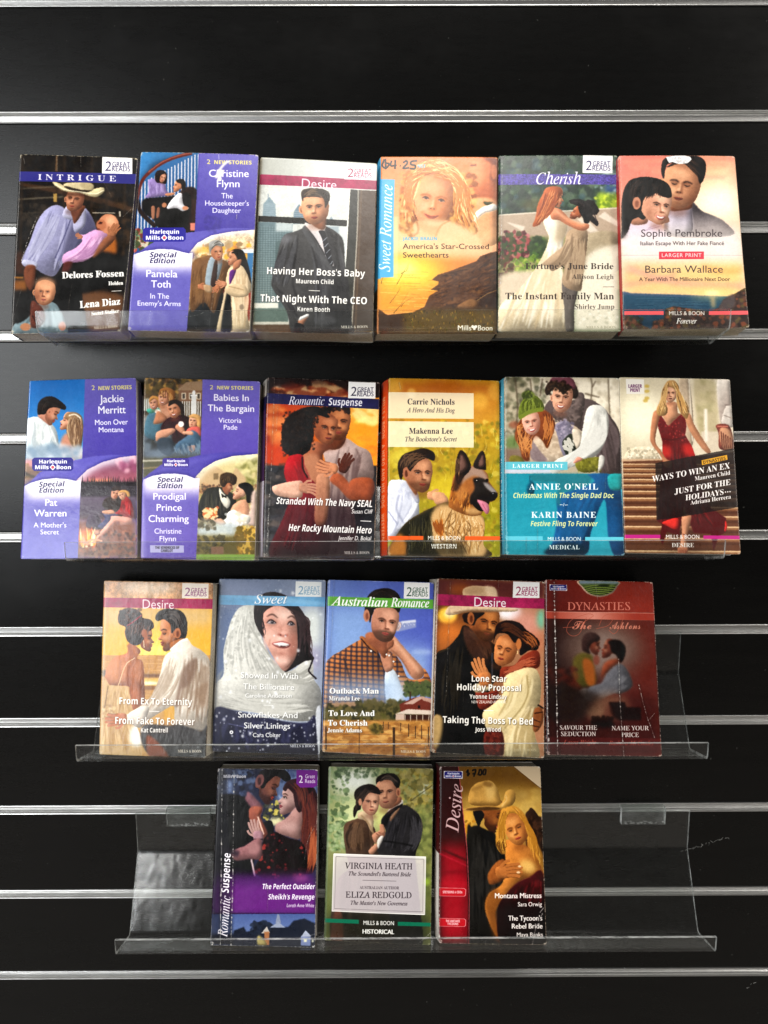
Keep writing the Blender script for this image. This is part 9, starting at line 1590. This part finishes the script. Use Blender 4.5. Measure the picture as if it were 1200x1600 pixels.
def art_stetson():
    c = Paint([112, 38, 925, 38, 975, 1478, 105, 1465])
    c.r(0, 0, 1150, 1600, '7c5a24', g=(500, 50, 600, 500, 'b8944a')); c.r(250, 40, 960, 260, '77541f', f=40); c.e(640, 330, 340, 120, 'c8a252', f=60, a=.8); c.e(700, 250, 220, 50, 'a8813c', f=30, a=.6); c.dabs([720, 240, 940, 420], 20, 30, ['d8b868', 'a8884a'], f=16, a=.5, asp=2)
    c.p([800, 440, 830, 380, 850, 360, 880, 385, 920, 440, 950, 460, 960, 760, 820, 700], '38241a', f=3); c.dabs([830, 440, 950, 640], 50, 16, ['5a3c28', '241610'], f=4, a=.6); c.r(300, 380, 380, 560, 'd8a848', f=14); c.dabs([310, 460, 390, 560], 30, 13, ['f0b838', '8a6420', 'c88a28'], f=3, a=.8)
    # man
    ct = [330, 580, 370, 510, 430, 510, 560, 580, 620, 660, 650, 800, 620, 980, 660, 1060, 640, 1480, 340, 1480]
    c.p(ct, '1c1a17', f=4); c.clip(ct); c.st([380, 540, 360, 900, 360, 1400], [560, 600, 600, 900, 600, 1400], 50, 20, ['2e2c28', '0d0c0b', '3a3733'], a=.5, f=6); c.un()
    c.prof(535, 422, 138, rot=22, d=1, skin='8a5228', dark='3a1e10', lite='b87c3c', beard=.4, beardc='1c100a', ear=0); c.p([380, 380, 440, 380, 470, 420, 440, 480, 430, 520, 400, 460], '17100a', f=3); c.p([410, 500, 470, 530, 560, 570, 580, 620, 460, 600], '17150f', f=5)
    ht = [352, 330, 350, 240, 390, 180, 450, 155, 520, 150, 570, 200, 600, 290, 605, 350, 480, 350]
    c.p(ht, 'c89a50', f=2); c.clip(ht); c.e(410, 205, 60, 16, '9a7238', f=12, a=.7, rot=-20); c.e(520, 230, 40, 80, 'e2bc74', f=20, a=.8); c.p([480, 150, 540, 170, 520, 200, 460, 180], '8a6430', f=8, a=.8); c.l([350, 340, 600, 345], 30, '7a5828', f=10, a=.8); c.un()
    c.p([290, 380, 340, 360, 480, 345, 580, 345, 625, 300, 640, 240, 680, 216, 716, 236, 722, 290, 700, 335, 640, 368, 560, 378, 480, 376, 360, 388], 'c89a50', f=2); c.l([640, 260, 650, 300, 610, 350], 10, 'e6c484', f=4, a=.7); c.p([320, 372, 480, 352, 600, 362, 560, 378, 420, 382], '4a3014', f=4, a=.9); 
    # woman
    c.p([600, 400, 640, 360, 720, 350, 780, 420, 850, 520, 900, 640, 950, 760, 950, 900, 850, 800, 820, 680, 800, 520, 700, 420, 620, 460, 600, 560, 640, 640, 650, 720, 600, 720, 560, 620], 'c8903c', f=4)
    c.p([640, 620, 740, 640, 860, 700, 950, 880, 950, 920, 820, 920, 700, 1000, 560, 1200, 600, 1400, 560, 1400, 480, 1200, 500, 1060, 620, 960, 640, 780], 'c8823c', f=5); c.e(820, 830, 70, 50, 'e8c070', f=20, a=.8, rot=30); c.p([480, 1100, 560, 1000, 600, 1100, 570, 1200, 640, 1440, 560, 1440, 500, 1240], '7a4a20', f=14, a=.7)
    c.face(728, 525, 136, rot=-22, yaw=-.35, skin='d08a48', dark='7a4420', lite='f2bc78', side=1, eyes='shut', mouth='shut', brow='6a3c1c', jaw=.46, lip='b8503c'); c.e(742, 655, 26, 10, '6a1c14', f=3, a=.0)
    c.p([606, 500, 610, 420, 645, 372, 720, 350, 790, 405, 835, 500, 850, 600, 815, 560, 785, 460, 730, 410, 680, 405, 645, 440, 628, 500], 'c8903c', f=3)
    c.st([640, 370, 600, 500, 600, 720], [680, 370, 640, 470, 650, 700], 50, 8, ['f0c060', '7a4c1c', 'e0a848', 'a87428'], a=.6, j=.1); c.st([700, 355, 830, 520, 860, 780], [740, 365, 880, 600, 950, 860], 80, 8, ['f4c868', '7a4c1c', 'dca044', 'a87428'], a=.6, j=.08); c.st([600, 590, 570, 660, 620, 740], [650, 620, 640, 680, 660, 740], 24, 7, ['e8b450', '5a3814'], a=.6, j=.14)
    c.p([740, 960, 840, 915, 950, 900, 975, 1480, 620, 1480, 580, 1180, 660, 1040], '4a1418', f=4, g=(800, 920, 760, 1200, '240c10')); c.st([760, 960, 700, 1100], [940, 920, 920, 1200], 24, 16, ['7a2024', '2c0c10'], a=.5, f=6)
    c.p([500, 890, 560, 800, 620, 770, 640, 800, 640, 920, 560, 970, 510, 970], '9a5c2c', f=4); c.hand(640, 870, 120, -8, skin='b8743c', dark='5a3014'); c.e(745, 878, 16, 9, 'e8c8a0', f=2); c.e(755, 830, 14, 8, 'e8c8a0', f=2)
    c.r(640, 1150, 1000, 1500, '1c0c0e', f=40, a=.5)
    # red side band
    c.p([105, 30, 262, 30, 300, 400, 330, 700, 350, 1100, 345, 1490, 100, 1490], '3a0c12', s=0); c.clip([105, 30, 255, 30, 295, 400, 322, 700, 340, 1100, 335, 1490, 100, 1490], s=0); c.r(90, 660, 350, 1490, '9a1426', f=60, g=(200, 700, 200, 1450, 'a81a2c')); c.l([100, 680, 330, 780], 20, '5a0c18', f=6); c.l([100, 720, 340, 830], 10, 'c83048', f=5, a=.6); c.e(220, 980, 130, 60, 'b81c30', f=30, a=.8); c.l([100, 880, 340, 870], 30, '7a1020', f=12, a=.6); c.un()
    c.l([262, 30, 300, 400, 333, 700, 350, 1100, 346, 1480], 5, 'b0555c', s=0)
    c.fin()
    c.p([705, 38, 925, 38, 935, 215], 'cdb89a', s=0); c.l([705, 38, 935, 215], 4, '6a4a2c', s=0)
    c.p([146, 74, 298, 76, 296, 134, 146, 130], 'e4dede', s=0); roundel(c, 151, 78, 292, 128, '2c2a80')
    c.t('Desire', 262, 552, 150, 'is', 'c8a8a8', w=370, rot=84, sl=.05, bold=1)
    for q in ([345, 70, 328, 80, 350, 95, 330, 108], [338, 62, 340, 115], [372, 70, 402, 66, 385, 118], [375, 95, 400, 92], [412, 100, 416, 100], [432, 62, 426, 100, 446, 100, 448, 68, 432, 62], [468, 62, 460, 95, 478, 98, 482, 65, 466, 62]): c.l(q, 13, '0f0c0a', f=1)
    for y0, s1, s2 in ((1003, 'STETSONS & CEOs', ''), (1254, 'THE ANETAKIS', 'TYCOONS')):
        c.p([110, y0, 310, y0+4, 324, y0+16, 322, y0+62, 310, y0+72, 110, y0+70], 'e8a0a0', s=0); c.p([110, y0+3, 308, y0+7, 320, y0+18, 318, y0+60, 308, y0+69, 110, y0+67], 'c0202e', s=0)
        if s2: c.t(s1, 218, y0+34, 28, 'sb', 'f2dede', al='c', w=112, bold=1); c.t(s2, 218, y0+58, 28, 'sb', 'f2dede', al='c', w=86, bold=1)
        else: c.t(s1, 215, y0+46, 28, 'sb', 'f2dede', al='c', w=156, bold=1)
    W = 'f6f0ea'
    c.t('Montana Mistress', 932, 1088, 60, '__', W, al='r', w=380, bold=3); c.t('Sara Orwig', 936, 1156, 50, '__', W, al='r', w=196, bold=1.6); c.t("The Tycoon's", 938, 1274, 60, '__', W, al='r', w=276, bold=3); c.t('Rebel Bride', 940, 1340, 60, '__', W, al='r', w=252, bold=3); c.t('Maya Banks', 944, 1408, 50, '__', W, al='r', w=214, bold=1.6)
    c.crease([950, 1200, 890, 1330, 860, 1470], 9, .9); c.crease([920, 1210, 950, 1170], 6, .7); c.crease([100, 740, 110, 1460], 13, 1, 'f0ece6'); c.crease([112, 60, 105, 700], 5, .6); c.edgewear('ddd2c4', .8)
    return c

SH = {1: (2, -.300, .304, TOP-.2-.1040), 2: (4, -.289, .313, TOP-.4-.1082), 3: (6, -.292, .310, TOP-.6-.1046), 4: (8, -.2668, .3312, TOP-.8-.1100)}
shelf(*SH[1], 'clear acrylic shelf on the wall under the topmost row of six books')
shelf(*SH[2], 'clear acrylic shelf holding the second row of six books')
shelf(*SH[3], 'clear acrylic shelf holding five books, with an empty stretch at its right end')
shelf(*SH[4], 'lowest clear acrylic shelf with three books and empty space either side')

# ---------------------------------------------------------------- the books
LEAN = math.radians(15)
def spine_print(name, cols, text='', tcol='ffffff', style='sb'):
    c = Paint([0, 0, 60, 0, 60, 1400, 0, 1400], 40, 712)
    y = 0
    for frac, col in cols: c.r(-5, y*1400, 70, (y+frac)*1400+2, col); y += frac
    if text:
        c.t(text, 20, 130, 34, style, tcol, w=1150, rot=-90, sp=.05)
    g = np.random.RandomState(len(name)).rand(712, 40, 1); c.img = np.clip(c.img*(.93+.12*g), 0, 1)
    return c.image(name)

def book(name, row, x, y, z, uv, art, label, spine, t=.020, skew=0.0, curl=0.0, rough=.28, bump=.05, bow=.0006, gain=1.0, spinetext=('', 'ffffff')):
    e = empty('book', (x, -z, TOP+y), (-LEAN, 0, 0)); tagit(e, label, 'book', 'paperback books standing face out on the shelves')
    q = np.array(uv, float).reshape(4, 2)/1000; TL, TR, BR, BL = q[0], q[1], q[2], np.array([-q[2][0], -q[2][1]]) if len(q) < 4 else q[3]
    pc = art(); pc.img = pc.img*gain; im = pc.image(name+'_print'); mp = mat_print(name+'_cover', im, rough, bump)
    us = np.array([0, .005, .012, .022, .05, .1, .17, .25, .35, .45, .55, .65, .75, .83, .9, .94, .965, .98, .992, 1])
    vs = np.array([0, .004, .009, .018, .04, .08, .14, .2, .3, .4, .5, .6, .7, .8, .88, .94, .97, .986, .995, 1])
    W = np.linalg.norm(TR-TL); H = np.linalg.norm(TL-BL); rc = .0022
    rng = np.random.RandomState(len(name)*7+row)
    amp = rng.rand(4)-.5
    def pos(u, v, lift=0.0, inset=0.0):
        a, b = u*W, v*H
        for cx, cy, sx, sy in ((rc, rc, -1, -1), (W-rc, rc, 1, -1), (rc, H-rc, -1, 1), (W-rc, H-rc, 1, 1)):
            dx, dy = (a-cx)*sx, (b-cy)*sy
            if dx > 0 and dy > 0:
                d = math.hypot(dx, dy)
                if d > rc: a = cx+sx*dx/d*rc; b = cy+sy*dy/d*rc
        uu = inset/W+(a/W)*(1-2*inset/W); vv = inset/H+(b/H)*(1-2*inset/H)
        p = (BL*(1-uu)+BR*uu)*(1-vv)+(TL*(1-uu)+TR*uu)*vv
        return p
    def out(u, v):
        """how far the front cover stands off the page block"""
        o = bow*math.sin(math.pi*u)*(.6+.4*v)+curl*max(0, (u-.45)/.55)**2.2*max(0, 1-v/.5)**2
        o += .0005*amp[0]*math.sin(3*u+2*v)+.0004*amp[1]*math.sin(7*v+2*u)+.0010*max(0, amp[2])*max(0, u-.6)*max(0, v-.7)*8
        return o-.0016*max(0, 1-u*W/.0016)**2
    n, m = len(us), len(vs); V = []; UV = []
    for lay, th in ((0, 0), (1, .00035)):
        for v in vs:
            for u in us:
                p = pos(u, v); V.append((p[0], -out(u, v)+th, p[1])); UV.append((u, v))
    F = []; fm = []
    idx = lambda l, j, i: l*n*m+j*n+i
    for j in range(m-1):
        for i in range(n-1):
            F.append((idx(0, j, i), idx(0, j, i+1), idx(0, j+1, i+1), idx(0, j+1, i))); fm.append(0)
            F.append((idx(1, j, i), idx(1, j+1, i), idx(1, j+1, i+1), idx(1, j, i+1))); fm.append(1)
    for i in range(n-1):
        F.append((idx(0, 0, i), idx(1, 0, i), idx(1, 0, i+1), idx(0, 0, i+1))); fm.append(1)
        F.append((idx(0, m-1, i), idx(0, m-1, i+1), idx(1, m-1, i+1), idx(1, m-1, i))); fm.append(1)
    for j in range(m-1):
        F.append((idx(0, j, n-1), idx(1, j, n-1), idx(1, j+1, n-1), idx(0, j+1, n-1))); fm.append(1)
        F.append((idx(0, j, 0), idx(0, j+1, 0), idx(1, j+1, 0), idx(1, j, 0))); fm.append(1)
    mesh_obj('front_cover', V, F, [mp, CARD], e, fm, UV, True)
    # page block: many leaves, sheared a little like a read paperback
    sh = lambda yy: skew*(yy/t)
    cols = 9; V = []; F = []
    outline = [(0.008, 0.004), (.25, .002), (.5, .003), (.75, .002), (.992, .004), (.994, .25), (.993, .5), (.994, .75), (.992, .996), (.75, .998), (.5, .997), (.25, .998), (.008, .996), (.006, .5)]
    ys = np.linspace(.0004, t-.0005, cols)
    for k, yy in enumerate(ys):
        for (u, v) in outline:
            p = pos(u, v, inset=.0002+.0004*rng.rand()); V.append((p[0]+sh(yy)+.0002*rng.randn(), yy, p[1]+.0001*rng.randn()))
    no = len(outline)
    for k in range(cols-1):
        for i in range(no): F.append((k*no+i, (k+1)*no+i, (k+1)*no+(i+1) % no, k*no+(i+1) % no))
    F.append(tuple(range(no))); F.append(tuple((cols-1)*no+i for i in range(no-1, -1, -1)))
    mesh_obj('pages', V, F, PAPER, e)
    # back cover
    V = []
    for yy in (t-.0004, t):
        for (u, v) in ((0, 0), (.98, 0), (1, .01), (1, .99), (.98, 1), (0, 1)):
            p = pos(u, v); V.append((p[0]+sh(yy), yy, p[1]))
    F = [tuple(range(5, -1, -1)), tuple(range(6, 12))]+[(i, (i+1) % 6, 6+(i+1) % 6, 6+i) for i in range(6)]
    mesh_obj('back_cover', V, F, BACKM, e)
    # spine
    sm = mat_print(name+'_spine', spine_print(name+'_spine_print', spine, *spinetext), .36, .08)
    V = []; UV = []; F = []; ns = 9; nv = 7
    for l in (0, 1):
        for j in range(nv):
            v = j/(nv-1)
            for i in range(ns):
                s = i/(ns-1); yy = .0014+(t-.0014)*s; p = pos(0, v); bul = .0009*math.sin(math.pi*s)
                V.append((p[0]+sh(yy)-bul+l*.0004-.0001, yy if s else .0010, p[1])); UV.append((1-s, v))
    ii = lambda l, j, i: l*ns*nv+j*ns+i
    for j in range(nv-1):
        for i in range(ns-1):
            F.append((ii(0, j, i), ii(0, j+1, i), ii(0, j+1, i+1), ii(0, j, i+1))); F.append((ii(1, j, i), ii(1, j, i+1), ii(1, j+1, i+1), ii(1, j+1, i)))
    for i in range(ns-1):
        F.append((ii(0, 0, i), ii(0, 0, i+1), ii(1, 0, i+1), ii(1, 0, i))); F.append((ii(0, nv-1, i), ii(1, nv-1, i), ii(1, nv-1, i+1), ii(0, nv-1, i+1)))
    mesh_obj('spine', V, F, sm, e, None, UV, True)
    return e

BOOKS = [
    ('ranch', 1, -0.2806, -0.3031, 0.0675, (-49.8, 169.1, 58.7, 165.0, 49.5, 0.5, -49.5, -0.5), dict(label='dark paperback of a cowboy hatted man with a baby in pink, leftmost in top row', spine=[(1, '15100e')], t=.021, skew=.001, curl=.0035, bump=.08)),
    ('staircase', 1, -0.1710, -0.3023, 0.0705, (-48.0, 169.3, 59.7, 166.2, 54.3, -1.3, -54.3, 1.3), dict(label='purple two-story paperback with a torn sticker on the name and a couple on stairs', spine=[(1, '4a4090')], t=.019, skew=.0, curl=.0015)),
    ('suit', 1, -0.0616, -0.3036, 0.0660, (-49.2, 166.8, 58.2, 160.8, 53.9, -1.4, -53.9, 1.4), dict(label='pale paperback of a man in grey suit and striped tie by a window', spine=[(1, '8a8478')], t=.022, skew=.001, curl=.003)),
    ('curls', 1, 0.0499, -0.3044, 0.0630, (-51.1, 169.0, 57.9, 168.2, 54.5, -0.2, -54.5, 0.2), dict(label='orange paperback of a curly blonde woman, handwritten price in its corner', spine=[(.75, '4ba3cc'), (.25, '3a2a1a')], t=.019, skew=-.003)),
    ('bride', 1, 0.1583, -0.3031, 0.0675, (-50.8, 166.9, 58.2, 166.7, 54.6, -0.4, -54.6, 0.4), dict(label='paperback of a red-haired bride lifted by a man in a black hat', spine=[(1, '2a3a38')], t=.019, skew=-.001, curl=.0012)),
    ('sunset', 1, 0.2687, -0.3014, 0.0740, (-53.8, 162.5, 51.8, 161.6, 55.1, 0.3, -55.1, -0.3), dict(label='pink sunset paperback of a couple above a sea, torn white patch on his hair', spine=[(1, 'b02c34')], t=.020, skew=.001, curl=.002)),
    ('moon', 2, -0.2861, -0.5098, 0.0600, (-55.3, 172.3, 48.5, 175.2, 55.4, -0.2, -55.4, 0.2), dict(label='glossy purple paperback with a blue sky couple and a campfire, leftmost in second row', spine=[(1, '4a4498')], t=.019, skew=.001, rough=.2, bump=.1)),
    ('family', 2, -0.1743, -0.5109, 0.0600, (-56.1, 176.4, 56.8, 172.3, 54.0, -1.2, -54.0, 1.2), dict(label='purple paperback with a family eating ice cream and a wedding couple', spine=[(1, '5a50a0')], t=.019, skew=.001, rough=.27)),
    ('fire_sky', 2, -0.0605, -0.5105, 0.0600, (-50.8, 175.8, 58.8, 170.8, 52.8, -1.8, -52.8, 1.8), dict(label='paperback of a woman in red held by a man under a fiery orange sky', spine=[(.1, 'd8d0c8'), (.08, '2a2858'), (.4, '5a3a68'), (.42, 'd0c8d4')], t=.022, skew=-.008, bump=.08, curl=.002)),
    ('shepherd', 2, 0.0572, -0.5068, 0.0685, (-50.9, 170.8, 55.3, 167.7, 52.6, -0.8, -52.6, 0.8), dict(label='yellow green paperback of a man behind a German shepherd dog, orange spine', spine=[(1, 'e2581e')], t=.020, skew=-.007, spinetext=('MILLS & BOON   A HERO AND HIS DOG   WESTERN', 'f0a880'), curl=.0012)),
    ('winter_couple', 2, 0.1685, -0.5048, 0.0740, (-52.5, 169.3, 56.7, 167.8, 55.0, -0.7, -55.0, 0.7), dict(label='teal based paperback of a laughing couple, she in a green bobble hat', spine=[(1, '62b4cc')], t=.019, skew=-.003, spinetext=('Christmas With The Single Dad Doc   MEDICAL', 'e8f4f8'), curl=.001)),
    ('red_gown', 2, 0.2774, -0.5037, 0.0740, (-52.6, 167.5, 52.9, 165.0, 53.8, -0.9, -53.8, 0.9), dict(label='paperback of a woman in a red gown on stairs behind a dark tilted panel', spine=[(1, '6a5244')], t=.019, skew=.001)),
    ('beach_kiss', 3, -0.2231, -0.7028, 0.0705, (-53.8, 169.6, 55.5, 166.8, 52.2, -2.0, -52.2, 2.0), dict(label='golden beach paperback of a couple about to kiss, crimson band, leftmost of its row', spine=[(.14, 'd8b090'), (.06, 'a83260'), (.8, 'c09a70')], t=.021, skew=.003, curl=.002, rough=.22, bump=.12)),
    ('snow_hood', 3, -0.1151, -0.7053, 0.0600, (-49.9, 170.8, 58.3, 169.2, 53.3, -1.9, -53.3, 1.9), dict(label='paperback of a laughing woman in a white knitted hood in snow', spine=[(1, '5a6478')], t=.020, skew=.001)),
    ('checked_shirt', 3, -0.0069, -0.7035, 0.0680, (-47.5, 169.7, 58.5, 166.5, 52.7, -2.8, -52.7, 2.9), dict(label='blue sky paperback of a bearded man in an orange checked shirt, green band', spine=[(1, '7c8cc0')], t=.020, skew=-.001, curl=.0018)),
    ('scarf_couple', 3, 0.1011, -0.7024, 0.0720, (-47.2, 170.5, 60.1, 166.8, 54.3, -2.7, -54.3, 2.7), dict(label='paperback of a pale hatted man hugging a woman in cream coat and red scarf', spine=[(1, 'cfc6ba')], t=.022, skew=-.006, bump=.08, curl=.0018)),
    ('red_dynasty', 3, 0.2130, -0.7023, 0.0740, (-52.2, 169.3, 54.5, 166.5, 55.6, -1.0, -55.6, 1.0), dict(label='dark red creased paperback with a blurred embracing couple, rightmost of the five', spine=[(1, '5a1c18')], t=.018, skew=-.001, bump=.18, curl=.0012)),
    ('night_embrace', 4, -0.1225, -0.9086, 0.0695, (-49.2, 174.5, 55.2, 173.2, 53.1, -1.0, -53.1, 1.0), dict(label='purple and black creased paperback with sideways lettering, leftmost on the lowest shelf', spine=[(1, '24202c')], t=.022, skew=.0, curl=.002, bump=.1)),
    ('victorian', 4, -0.0065, -0.9102, 0.0635, (-50.6, 174.7, 59.1, 172.1, 54.6, -2.6, -54.6, 2.6), dict(label='green paperback of a couple in Victorian dress above a pale framed panel', spine=[(1, '3a5044')], t=.019, skew=.001)),
    ('stetson', 4, 0.1107, -0.9091, 0.0675, (-51.8, 175.2, 53.2, 174.7, 54.8, -1.0, -54.8, 1.0), dict(label='paperback of a tan hatted man and blonde woman with a dark red side strip', spine=[(.5, '5a1018'), (.5, 'd8d2cc')], t=.021, skew=-.003)),
]
for i, (nm, row, x, y, z, uv, kw) in enumerate(BOOKS):
    uv = list(uv)
    book(nm, row, x, y, z, uv, globals()['art_'+nm], kw.pop('label'), gain={1: .98, 2: .98, 3: .95, 4: .98}[row], **kw)
